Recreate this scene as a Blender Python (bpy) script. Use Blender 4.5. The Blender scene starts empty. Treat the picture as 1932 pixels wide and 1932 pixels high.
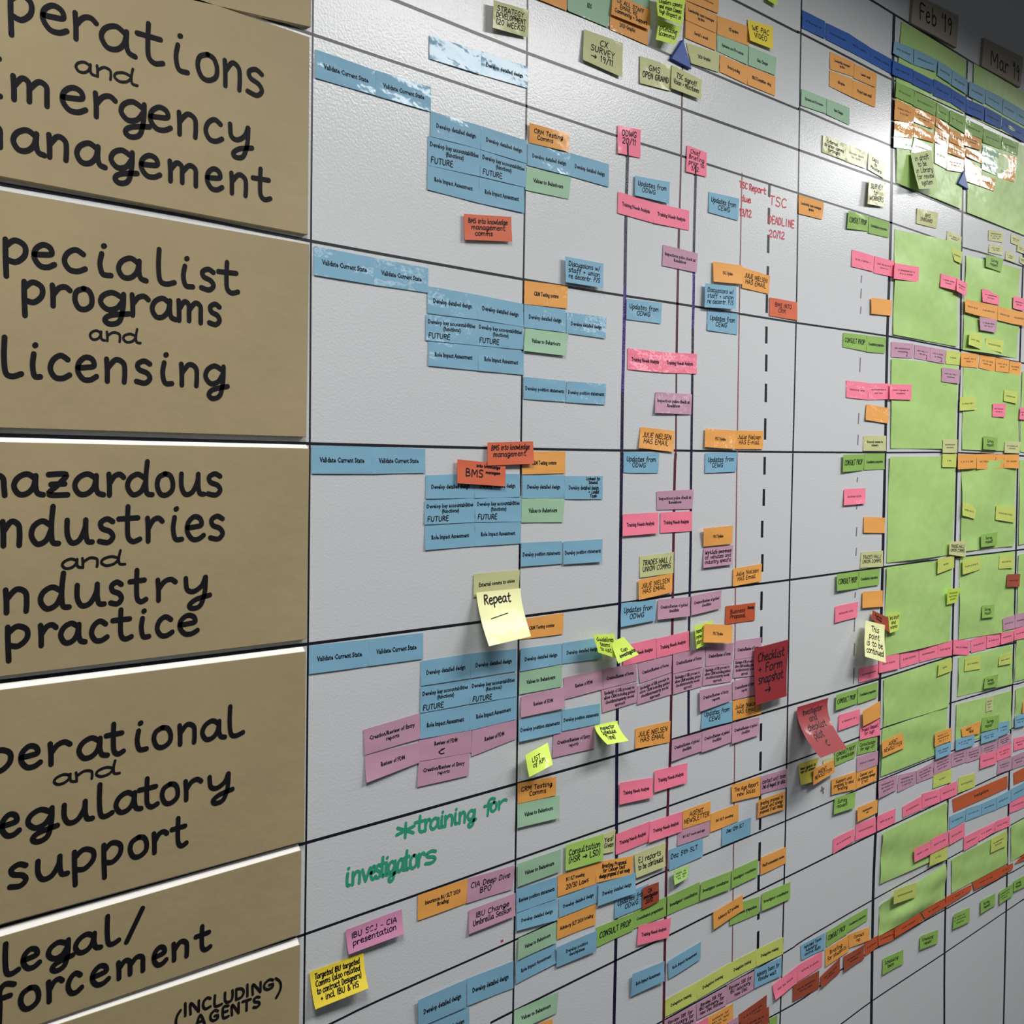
import bpy, math, random
from mathutils import Vector, Matrix

# ------------------------------------------------------------------ camera, world, lights, exposure
SC = bpy.context.scene
COL = SC.collection
CAM_POS = Vector((0.0, -1.0, 1.5))          # a person standing 1 m off the board, eye level on the third ruled line
cam_data = bpy.data.cameras.new('camera')
cam_data.sensor_width = 36.0
cam_data.lens = 2083.0 / 1932.0 * 36.0
cam_data.clip_start = 0.02
cam = bpy.data.objects.new('camera', cam_data)
COL.objects.link(cam)
CAM_ROT = [[0.712858, 0.020131, -0.701019], [-0.701278, 0.029776, -0.712266], [0.006535, 0.999354, 0.035343]]
cam.matrix_world = Matrix.Translation(CAM_POS) @ Matrix(CAM_ROT).to_4x4()
SC.camera = cam

world = bpy.data.worlds.new('office_ambient')
world.use_nodes = True
wb = world.node_tree.nodes['Background']
wb.inputs[0].default_value = (0.90, 0.96, 1.0, 1)
wb.inputs[1].default_value = 0.05
SC.world = world

def ceiling_panel(name, x, y, sx, sy, watts, spread=160, colour=(1.0, 0.99, 0.965)):
    l = bpy.data.lights.new(name, 'AREA')
    l.shape = 'RECTANGLE'; l.size = sx; l.size_y = sy
    l.energy = watts; l.color = colour
    l.spread = math.radians(spread)          # louvred troffer: little light at grazing angles, so the top of the board stays dim
    o = bpy.data.objects.new(name, l)
    o.location = (x, y, 2.60)                # faces straight down, as a recessed office panel
    COL.objects.link(o)
ceiling_panel('ceiling_light_left', 0.05, -0.9, 0.6, 0.6, 22)
ceiling_panel('ceiling_light_near', 1.93, -1.06, 1.2, 0.32, 32)
ceiling_panel('ceiling_light_far', 3.72, -0.78, 0.85, 0.42, 32, 163)
for i, (x, y) in enumerate([(3.7, -3.9), (5.8, -3.7), (8.6, -5.2), (12.5, -5.6)]):
    ceiling_panel('ceiling_light_back_row', x, y, 1.1, 0.5, 17, 180)

SC.view_settings.view_transform = 'Standard'
SC.view_settings.look = 'None'
SC.view_settings.gamma = 1.0
SC.view_settings.use_curve_mapping = False
SC.view_settings.exposure = 0.0

random.seed(11)

# ------------------------------------------------------------------ materials
def lin(v):
    v /= 255.0
    return v / 12.92 if v <= 0.04045 else ((v + 0.055) / 1.055) ** 2.4
def rgb(r, g, b):
    return (lin(r), lin(g), lin(b), 1)

def mat(name, colour, rough=0.6, coat=0.0, coat_rough=0.1, bump=None, coat_bump=None, mottling=0.0, spec=0.5, mscale=9.0):
    m = bpy.data.materials.new(name)
    m.use_nodes = True
    nt = m.node_tree; N = nt.nodes; L = nt.links
    b = N['Principled BSDF']
    b.inputs['Base Color'].default_value = colour
    b.inputs['Roughness'].default_value = rough
    b.inputs['Specular IOR Level'].default_value = spec
    b.inputs['Coat Weight'].default_value = coat
    b.inputs['Coat Roughness'].default_value = coat_rough
    tc = N.new('ShaderNodeTexCoord')
    def bumpnode(scale, dist, detail=2.0, stretch=(1, 1, 1), w=0.5):
        mp = N.new('ShaderNodeMapping'); mp.inputs['Scale'].default_value = stretch
        no = N.new('ShaderNodeTexNoise'); no.inputs['Scale'].default_value = scale; no.inputs['Detail'].default_value = detail
        no.inputs['Roughness'].default_value = w
        bp = N.new('ShaderNodeBump'); bp.inputs['Distance'].default_value = dist; bp.inputs['Strength'].default_value = 1.0
        L.new(tc.outputs['Object'], mp.inputs['Vector']); L.new(mp.outputs[0], no.inputs['Vector'])
        L.new(no.outputs['Fac'], bp.inputs['Height'])
        return bp
    if bump:
        L.new(bumpnode(*bump).outputs[0], b.inputs['Normal'])
    if coat_bump:
        L.new(bumpnode(*coat_bump).outputs[0], b.inputs['Coat Normal'])
    if mottling:
        no = N.new('ShaderNodeTexNoise'); no.inputs['Scale'].default_value = mscale; no.inputs['Detail'].default_value = 4
        rp = N.new('ShaderNodeMapRange'); rp.inputs[1].default_value = 0.3; rp.inputs[2].default_value = 0.7
        rp.inputs[3].default_value = 1 - mottling; rp.inputs[4].default_value = 1 + mottling
        hs = N.new('ShaderNodeHueSaturation'); hs.inputs['Color'].default_value = colour
        L.new(tc.outputs['Object'], no.inputs['Vector']); L.new(no.outputs['Fac'], rp.inputs[0])
        L.new(rp.outputs[0], hs.inputs['Value']); L.new(hs.outputs[0], b.inputs['Base Color'])
    return m

PAPER = {'B': (126, 175, 202), 'N': (0, 84, 172), 'O': (236, 165, 80), 'P': (250, 128, 156), 'M': (194, 148, 170), 'Y': (200, 203, 146),
         'Z': (238, 240, 178), 'Z2': (196, 210, 150), 'W': (240, 215, 62), 'W2': (180, 172, 62), 'L': (212, 240, 92), 'L2': (196, 216, 100), 'G': (158, 197, 164),
         'E': (140, 182, 88), 'E2': (166, 206, 100), 'E3': (170, 212, 120), 'S': (172, 208, 124), 'R': (212, 102, 68), 'R2': (190, 84, 44), 'R3': (192, 92, 50),
         'D': (158, 70, 44), 'D2': (160, 72, 48), 'C': (138, 34, 42), 'K': (200, 212, 106), 'V': (206, 138, 172)}
LABEL_MAT, NOTE_MAT = {}, {}
for k, v in PAPER.items():
    LABEL_MAT[k] = mat('taped_paper_' + k, rgb(*v), 0.62, 0.5, 0.08, None, (30, 0.0008, 3.0, (1, 1, 1), 0.6))
    NOTE_MAT[k] = mat('note_paper_' + k, rgb(*v), 0.6, 0.34 if k in 'YO' else 0.2, 0.12, None, (26, 0.0014, 2.0), 0.0, 0.4)
NOTE_MAT['S'] = mat('green_sheet_paper', rgb(*PAPER['S']), 0.5, 0.15, 0.2, (14, 0.004, 2.0), (20, 0.003, 2.0), 0.04)
INK = mat('black_ink', rgb(16, 16, 22), 0.6, spec=0.2)
NAVY_PRINT = mat('printed_ink', rgb(20, 24, 34), 0.6, spec=0.25)
MARK = {'k': mat('black_marker', rgb(20, 24, 32), 0.35), 'r': mat('dark_red_marker', rgb(88, 32, 48), 0.4), 'm': mat('red_marker', rgb(140, 84, 90), 0.45),
        'n': mat('purple_ink', rgb(26, 18, 56), 0.25, bump=(900, 0.0006)), 'v': mat('purple_ink_streaky', rgb(62, 26, 120), 0.2, bump=(700, 0.001)),
        'd': mat('faded_purple_marker', rgb(128, 108, 126), 0.5), 'g': mat('green_marker', rgb(46, 154, 122), 0.5), 'e': mat('red_board_marker', rgb(200, 62, 80), 0.5)}
BOARD = mat('whiteboard_enamel', rgb(208, 211, 214), 0.27, 0.0, 0.1, (330, 0.00027, 2.0, (1, 1, 1), 0.55), None, 0.0, 0.75)
KRAFT = mat('kraft_paper', rgb(162, 146, 111), 0.55, 0.0, 0.2, (60, 0.0005, 4.0), None, 0.05, 0.35)
STRIP_WHITE = mat('bounce_strip_white', rgb(245, 243, 238), 0.7)  # white of the strips added above the cards to imitate bounced light
GREY_CARD = mat('brown_card', rgb(165, 154, 136), 0.7, 0.0, 0.2, None, None, 0.04)
NAVY_CARD = mat('navy_card', rgb(18, 74, 160), 0.45)
WALL = mat('painted_plaster', rgb(120, 124, 130), 0.8)

# ------------------------------------------------------------------ mesh helpers
U = 0.0001                                   # tables below are in tenths of a millimetre
def link(name, verts, faces, material, parent=None, smooth=False):
    me = bpy.data.meshes.new(name)
    me.from_pydata(verts, [], faces)
    me.materials.append(material)
    if smooth:
        me.polygons.foreach_set('use_smooth', [True] * len(me.polygons))
    me.update()
    o = bpy.data.objects.new(name, me)
    COL.objects.link(o)
    if parent:
        o.parent = parent
    return o
def tag(o, label, cat, group=None, kind=None):
    o['label'] = label; o['category'] = cat
    if group: o['group'] = group
    if kind: o['kind'] = kind
    return o

class Mesh:
    def __init__(self): self.v, self.f = [], []
    def add(self, vs, fs):
        b = len(self.v); self.v += vs; self.f += [tuple(b + i for i in f) for f in fs]

def smooth_line(p, n=4):
    if len(p) < 3: return p
    out = []
    for i in range(len(p) - 1):
        a, b, c, d = p[max(i - 1, 0)], p[i], p[i + 1], p[min(i + 2, len(p) - 1)]
        for k in range(n):
            t = k / n
            out.append(tuple(0.5 * (2 * b[j] + (c[j] - a[j]) * t + (2 * a[j] - 5 * b[j] + 4 * c[j] - d[j]) * t * t + (3 * b[j] - a[j] - 3 * c[j] + d[j]) * t ** 3) for j in (0, 1)))
    return out + [p[-1]]
def ribbon(m, pts, w, place, capn=4):
    """a pen stroke: a flat band of width w along pts (2-D), round ended, put on a surface by place(x, y)"""
    pts = [p for i, p in enumerate(pts) if i == 0 or abs(p[0] - pts[i - 1][0]) + abs(p[1] - pts[i - 1][1]) > 1e-9]
    r = w / 2
    if len(pts) == 1:
        ring = [place(pts[0][0] + r * math.cos(a * math.pi / 4), pts[0][1] + r * math.sin(a * math.pi / 4)) for a in range(8)]
        m.add(ring, [tuple(range(8))]); return
    L, Rr = [], []
    for i, p in enumerate(pts):
        a, b = pts[max(i - 1, 0)], pts[min(i + 1, len(pts) - 1)]
        dx, dy = b[0] - a[0], b[1] - a[1]; l = math.hypot(dx, dy) or 1
        nx, ny = -dy / l * r, dx / l * r
        L.append((p[0] + nx, p[1] + ny)); Rr.append((p[0] - nx, p[1] - ny))
    def cap(p, q):
        a0 = math.atan2(p[1] - q[1], p[0] - q[0])
        return [(q[0] + r * math.cos(a0 + math.pi / 2 - math.pi * k / capn), q[1] + r * math.sin(a0 + math.pi / 2 - math.pi * k / capn)) for k in range(1, capn)]
    n = len(pts)
    vs = [place(*p) for p in L] + [place(*p) for p in Rr]
    fs = [(i, n + i, n + i + 1, i + 1) for i in range(n - 1)]
    m.add(vs, fs)
    if capn:
        e = cap(pts[-1], pts[-1] if n < 2 else pts[-1])
        for end, prev, lf, rt in ((pts[-1], pts[-2], L[-1], Rr[-1]), (pts[0], pts[1], Rr[0], L[0])):
            a0 = math.atan2(end[1] - prev[1], end[0] - prev[0])
            arc = [(end[0] + r * math.cos(a0 + math.pi / 2 - math.pi * k / capn), end[1] + r * math.sin(a0 + math.pi / 2 - math.pi * k / capn)) for k in range(1, capn)]
            ring = [place(*lf)] + [place(*p) for p in arc] + [place(*rt)]
            m.add(ring, [tuple(reversed(range(len(ring))))])

# pen alphabet: strokes in percent of the x-height, advance width first
GL = {
'a': '90|72,80 45,100 15,80 3,42 18,6 45,8 66,40 74,92;74,92 73,40 80,10 98,2', 'b': '80|8,160 8,80 8,4;8,60 40,98 74,70 68,20 36,0 8,16',
'c': '75|68,84 42,100 14,78 4,40 20,6 48,2 74,18', 'd': '95|70,80 42,98 12,76 4,36 24,2 54,16 72,60;80,158 74,90 74,30 80,6 98,2',
'e': '80|6,52 40,56 68,64 62,92 36,100 10,74 6,36 26,4 54,2 78,18', 'f': '65|66,146 44,160 30,130 30,60 28,-30;6,92 56,96',
'g': '90|70,82 42,100 14,80 6,44 26,14 54,24 72,60;76,98 74,30 62,-40 34,-58 18,-40 36,-14 92,4', 'h': '80|8,160 8,0;8,60 36,96 64,84 68,40 70,0',
'i': '34|14,98 10,50 16,6 34,4;18,134 20,136', 'j': '40|24,98 24,0 12,-46 -6,-50;26,134 27,136', 'k': '75|8,160 8,0;64,92 10,46;26,54 70,2',
'l': '50|10,160 8,80 12,14 28,0 50,12', 'm': '130|8,98 10,50 10,0;10,56 34,96 54,84 56,40 56,4;56,56 84,96 108,84 110,40 110,0', 'n': '85|8,98 10,50 10,0;10,56 40,98 68,84 72,40 70,0',
'o': '78|40,100 12,82 4,44 18,6 44,0 70,22 74,60 62,92 40,100', 'p': '84|8,100 8,30 10,-62;8,70 40,102 74,84 74,40 44,6 12,12', 'q': '84|70,84 40,100 10,74 8,30 34,2 66,30;74,98 72,20 74,-60',
'r': '70|8,98 10,50 10,0;10,52 30,88 52,98 68,84', 's': '68|62,88 38,100 12,84 18,60 50,46 62,22 42,0 6,6', 't': '72|34,150 32,80 34,20 50,0 72,10;4,98 66,102',
'u': '88|8,98 8,40 22,4 48,12 68,60 72,98;72,98 72,40 78,8 94,4', 'v': '76|4,98 34,2;34,2 70,98', 'w': '104|4,98 24,2 50,80;50,80 74,2 100,98', 'x': '74|6,98 68,0;66,98 4,0',
'y': '86|8,98 12,44 34,30 62,56 74,98;76,98 72,20 56,-44 28,-54 20,-36 44,-10 90,6', 'z': '72|6,96 66,98 40,52 6,4 70,2;14,50 60,54',
'A': '100|4,0 46,150 92,0;20,52 78,52', 'B': '90|10,150 10,0;10,150 60,140 66,100 12,80;12,80 72,66 74,16 10,0', 'C': '95|84,128 52,150 14,112 8,50 34,6 84,18', 'D': '100|12,150 12,0;12,150 66,134 88,76 64,14 12,0',
'E': '80|70,150 12,148 12,2 72,0;12,78 60,80', 'F': '78|74,148 12,148 12,0;12,82 58,84', 'G': '100|86,126 54,150 14,112 8,48 38,4 82,20 84,66;84,66 52,66', 'H': '96|12,150 12,0;84,150 84,0;12,76 84,78',
'I': '30|14,150 14,0', 'J': '74|60,150 60,36 36,0 8,20', 'K': '92|12,150 12,0;80,150 12,70;30,84 86,0', 'L': '76|12,150 12,4 72,2', 'M': '120|10,0 16,150 58,46;58,46 102,150 108,0', 'N': '100|12,0 14,150 84,2;84,2 86,150',
'O': '100|50,150 14,116 8,58 36,2 76,22 92,80 78,134 50,150', 'P': '86|12,150 12,0;12,150 66,142 74,96 14,70', 'Q': '104|50,150 14,116 8,58 36,2 76,22 92,80 78,134 50,150;60,36 98,-8', 'R': '92|12,150 12,0;12,150 66,142 74,100 14,76;34,78 84,0',
'S': '86|76,134 46,150 14,128 24,88 64,66 76,30 46,0 8,14', 'T': '92|4,148 90,150;48,150 46,0', 'U': '98|12,150 12,44 36,2 72,12 86,60 86,150', 'V': '96|4,150 46,0;46,0 92,150', 'W': '130|4,150 32,0 64,110;64,110 94,0 124,150', 'X': '92|8,150 84,0;84,150 6,0', 'Y': '92|6,150 46,76;86,150 46,76 44,0', 'Z': '90|10,148 80,150 8,2 84,0',
'0': '84|42,150 12,116 10,44 38,0 70,34 74,112 42,150', '1': '44|8,118 26,150 26,0', '2': '84|10,122 40,150 70,120 52,66 8,2 78,2', '3': '80|10,134 46,150 66,118 34,82 72,56 60,8 8,8', '4': '88|60,150 6,48 82,48;62,150 60,0', '5': '84|72,148 18,148 14,88 56,90 72,44 44,0 8,12', '6': '82|62,148 20,90 10,34 40,0 72,32 50,72 14,46', '7': '80|8,148 74,150 30,0', '8': '82|42,150 14,116 62,60 40,0 12,34 66,110 42,150', '9': '78|66,120 40,148 12,112 36,80 66,112 66,60 50,-6',
'/': '62|8,-14 56,160', '(': '40|36,166 18,130 9,84 12,36 34,-22', ')': '40|6,166 24,130 31,84 26,36 8,-22', '-': '60|8,56 52,58', '+': '74|8,60 66,60;38,92 38,28', "'": '26|14,150 12,112', '!': '30|14,150 14,46;14,6 15,4', '?': '70|10,120 36,150 62,116 32,70 32,44;32,6 33,4', '.': '26|12,4 13,4', ':': '30|14,80 15,80;14,10 15,10', '&': '96|84,10 24,110 44,148 62,120 10,44 36,0 84,60', ',': '28|14,8 8,-18',
'*': '110|55,120 55,-20;10,90 100,10;6,24 104,76', '>': '150|4,56 132,60;94,104 134,60 92,18', '<': '130|118,110 30,60 8,40 60,-10 118,0;30,60 70,104', ' ': '55|'}
GLYPH = {}
for ch, s in GL.items():
    adv, st = s.split('|')
    GLYPH[ch] = (int(adv) / 100, [[(int(a) / 100, int(b) / 100) for a, b in (q.split(',') for q in k.split())] for k in st.split(';') if k])

def pen_text(m, text, u0, u1, v0, v1, W, Hh, place):
    """hand lettering fitted into a box of a note; u, v are 0-1 across and down, W, Hh the note size in metres"""
    text = text.replace('->', '>').replace('<-', '<')
    rows = text.split('\n'); n = len(rows)
    lens = [sum(GLYPH.get(c, GLYPH['o'])[0] + 0.14 for c in r) or 1 for r in rows]
    bw, bh = (u1 - u0) * W, (v1 - v0) * Hh
    lh = bh / n
    for i, r in enumerate(rows):
        caps = r.upper() == r
        xh = lh * (0.5 if caps else 0.5)
        sx = min(bw / max(lens[i], max(lens) * 0.75), xh * 1.5)
        wd = lens[i] * sx
        x = (bw - wd) * (0.25 + 0.3 * random.random())
        sw = max(0.0012, min(0.0024, 0.28 * min(xh, sx)))
        yb = -(i + 0.80) * lh
        for ch in r:
            adv, strokes = GLYPH.get(ch, GLYPH['o'])
            dy = (random.random() - 0.5) * 0.12 * xh
            for s in strokes:
                pts = smooth_line([(x + p[0] * sx + p[1] * xh * 0.10, yb + dy + p[1] * xh) for p in s], 3)
                ribbon(m, pts, sw, lambda a, b: place(u0 + a / W, v0 - b / Hh), 2)
            x += (adv + 0.14) * sx

def scribble(m, n, u0, u1, v0, v1, W, Hh, place, hand):
    lh = (v1 - v0) / n
    for i in range(n):
        vc = v0 + (i + 0.5) * lh
        fr = 1.0 if i < n - 1 or n == 1 else 0.55 + 0.25 * random.random()
        ua = u0 + (u1 - u0) * (1 - fr) / 2; ub = u1 - (u1 - u0) * (1 - fr) / 2
        amp = lh * (0.30 if hand else 0.24) if n > 1 else lh * (0.42 if hand else 0.40)
        step = (0.0013 if not hand else 0.0020) / W
        u = ua; pts = []; k = 0
        while u < ub:
            a = amp * (0.55 + 0.5 * random.random())
            pts.append((u * W, -(vc + (a if k % 2 else -a)) * Hh)); u += step * (0.7 + 0.7 * random.random()); k += 1
            if random.random() < 0.08 and len(pts) > 2:
                ribbon(m, pts, 0.0011, lambda a, b: place(a / W, -b / Hh), 0); pts = []; u += step * 2.0
        if len(pts) > 1:
            ribbon(m, pts, 0.0011 if not hand else 0.0012, lambda a, b: place(a / W, -b / Hh), 0)

FONT_CACHE = {}
def font_mesh(line):
    if line not in FONT_CACHE:
        cu = bpy.data.curves.new('print', 'FONT')
        cu.body = line; cu.size = 1.0; cu.resolution_u = 1; cu.offset = 0.034; cu.fill_mode = 'FRONT'
        cu.space_character = 1.02
        o = bpy.data.objects.new('print', cu)
        me = o.to_mesh()
        v = [(p.co.x, p.co.y) for p in me.vertices]; f = [tuple(p.vertices) for p in me.polygons]
        o.to_mesh_clear()
        bpy.data.objects.remove(o); bpy.data.curves.remove(cu)
        xs = [p[0] for p in v] or [0, 1]
        FONT_CACHE[line] = (v, f, min(xs), max(xs))
    return FONT_CACHE[line]
def print_text(m, text, u0, u1, v0, v1, W, Hh, place):
    rows = text.split('\n'); n = len(rows)
    wmax = max(font_mesh(r)[3] - font_mesh(r)[2] for r in rows)
    sx = (u1 - u0) * W / wmax
    lh = (v1 - v0) * Hh / n
    sy = min(lh / (0.98 if n == 1 else 0.95), sx * 2.0)
    for i, r in enumerate(rows):
        v, f, a, b = font_mesh(r)
        x0 = (u0 + u1) / 2 * W - (b - a) * sx / 2
        yb = -(v0 * Hh + (i + 0.5) * lh) - 0.34 * sy
        m.add([place((x0 + (p[0] - a) * sx) / W, -(yb + p[1] * sy) / Hh) for p in v], f)

# ------------------------------------------------------------------ one sheet of paper stuck to the board
def paper(name, colour, q, p, seg, bulge, items, label, group):
    c = [(q[i] * U, q[i + 1] * U, q[i + 2] * U) for i in (0, 3, 6, 9)]      # TL TR BR BL: x, z, height off the board
    W = (math.dist(c[0][:2], c[1][:2]) + math.dist(c[3][:2], c[2][:2])) / 2
    Hh = (math.dist(c[0][:2], c[3][:2]) + math.dist(c[1][:2], c[2][:2])) / 2
    ph = [random.random() * 6.28 for _ in range(4)]
    wob = 0.00018 if not bulge else bulge * 0.00025
    b = bulge * 0.001
    big = max(k[2] for k in c) - min(k[2] for k in c)
    def at(u, v, off=0.0):
        t = [c[0][j] * (1 - u) + c[1][j] * u for j in range(3)]
        d = [c[3][j] * (1 - u) + c[2][j] * u for j in range(3)]
        vv = min(max(v, 0), 1) ** p
        k = v
        x = t[0] * (1 - k) + d[0] * k; z = t[1] * (1 - k) + d[1] * k
        h = t[2] * (1 - vv) + d[2] * vv
        if b:
            h += b * 0.9 * (math.sin(math.pi * u) ** 2 * (0.7 + 0.5 * math.sin(ph[0] + 5 * v)) * 0.6 + 0.4 * abs(math.sin(ph[1] + 3.2 * v + 2.5 * u)))
        h += wob * (math.sin(ph[2] + 5 * u + 3 * v) + math.sin(ph[3] + 9 * v - 4 * u))
        return (x, -max(h, 0.0004) - off, z)
    nu, nv = seg or ((10, 10) if bulge else (5, 4))
    th = 0.00022
    vs, fs = [], []
    for side in (th, 0.0):
        for j in range(nv + 1):
            for i in range(nu + 1):
                vs.append(at(i / nu, j / nv, side))
    n1 = (nu + 1) * (nv + 1)
    ix = lambda i, j, s: s * n1 + j * (nu + 1) + i
    for j in range(nv):
        for i in range(nu):
            fs.append((ix(i, j, 0), ix(i, j + 1, 0), ix(i + 1, j + 1, 0), ix(i + 1, j, 0)))
            fs.append((ix(i, j, 1), ix(i + 1, j, 1), ix(i + 1, j + 1, 1), ix(i, j + 1, 1)))
    nf = len(fs)
    ring = [(i, 0) for i in range(nu)] + [(nu, j) for j in range(nv)] + [(i, nv) for i in range(nu, 0, -1)] + [(0, j) for j in range(nv, 0, -1)]
    r0 = len(vs); nr = len(ring)
    vs += [vs[ix(i, j, 0)] for i, j in ring] + [vs[ix(i, j, 1)] for i, j in ring]
    fs += [(r0 + k, r0 + (k + 1) % nr, r0 + nr + (k + 1) % nr, r0 + nr + k) for k in range(nr)]
    o0 = Vector(at(0.5, 0.0))
    vs = [tuple(Vector(v) - o0 + Vector((0, 0, 0))) for v in vs]
    mm = (LABEL_MAT if name == 'printed_label' else NOTE_MAT)[colour]
    o = link(name, vs, fs, mm)
    o.data.polygons.foreach_set('use_smooth', [i < nf for i in range(len(fs))])
    o.location = o0
    tag(o, label, {'printed_label': 'label', 'sticky_note': 'sticky note', 'paper_sheet': 'paper sheet'}[name], group)
    pm, hm = Mesh(), Mesh()
    put = lambda u, v: tuple(Vector(at(u, v, th + 0.00018)) - o0)
    for kind, t, cu, cv, fw, fh in items:
        u0, u1, v0, v1 = cu - fw / 2, cu + fw / 2, cv - fh / 2, cv + fh / 2
        if kind == 'p': print_text(pm, t, u0, u1, v0, v1, W, Hh, put)
        elif kind == 'h': pen_text(hm, t, u0, u1, v0, v1, W, Hh, put)
        elif kind == 'v': ribbon(hm, [(cu * W, -v0 * Hh), (cu * W, -v1 * Hh)], 0.0034, lambda a, bb: put(a / W, -bb / Hh), 3)
        elif kind == 'l': ribbon(hm, [(u0 * W, -v1 * Hh), (u1 * W, -v0 * Hh)], 0.0012, lambda a, bb: put(a / W, -bb / Hh), 2)
        else: scribble(hm if kind == 'z' else pm, t, u0, u1, v0, v1, W, Hh, put, kind == 'z')
    if pm.v: link('printed_text', pm.v, pm.f, NAVY_PRINT, o)
    if hm.v: link('handwriting', hm.v, hm.f, INK, o)
    return o

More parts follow.
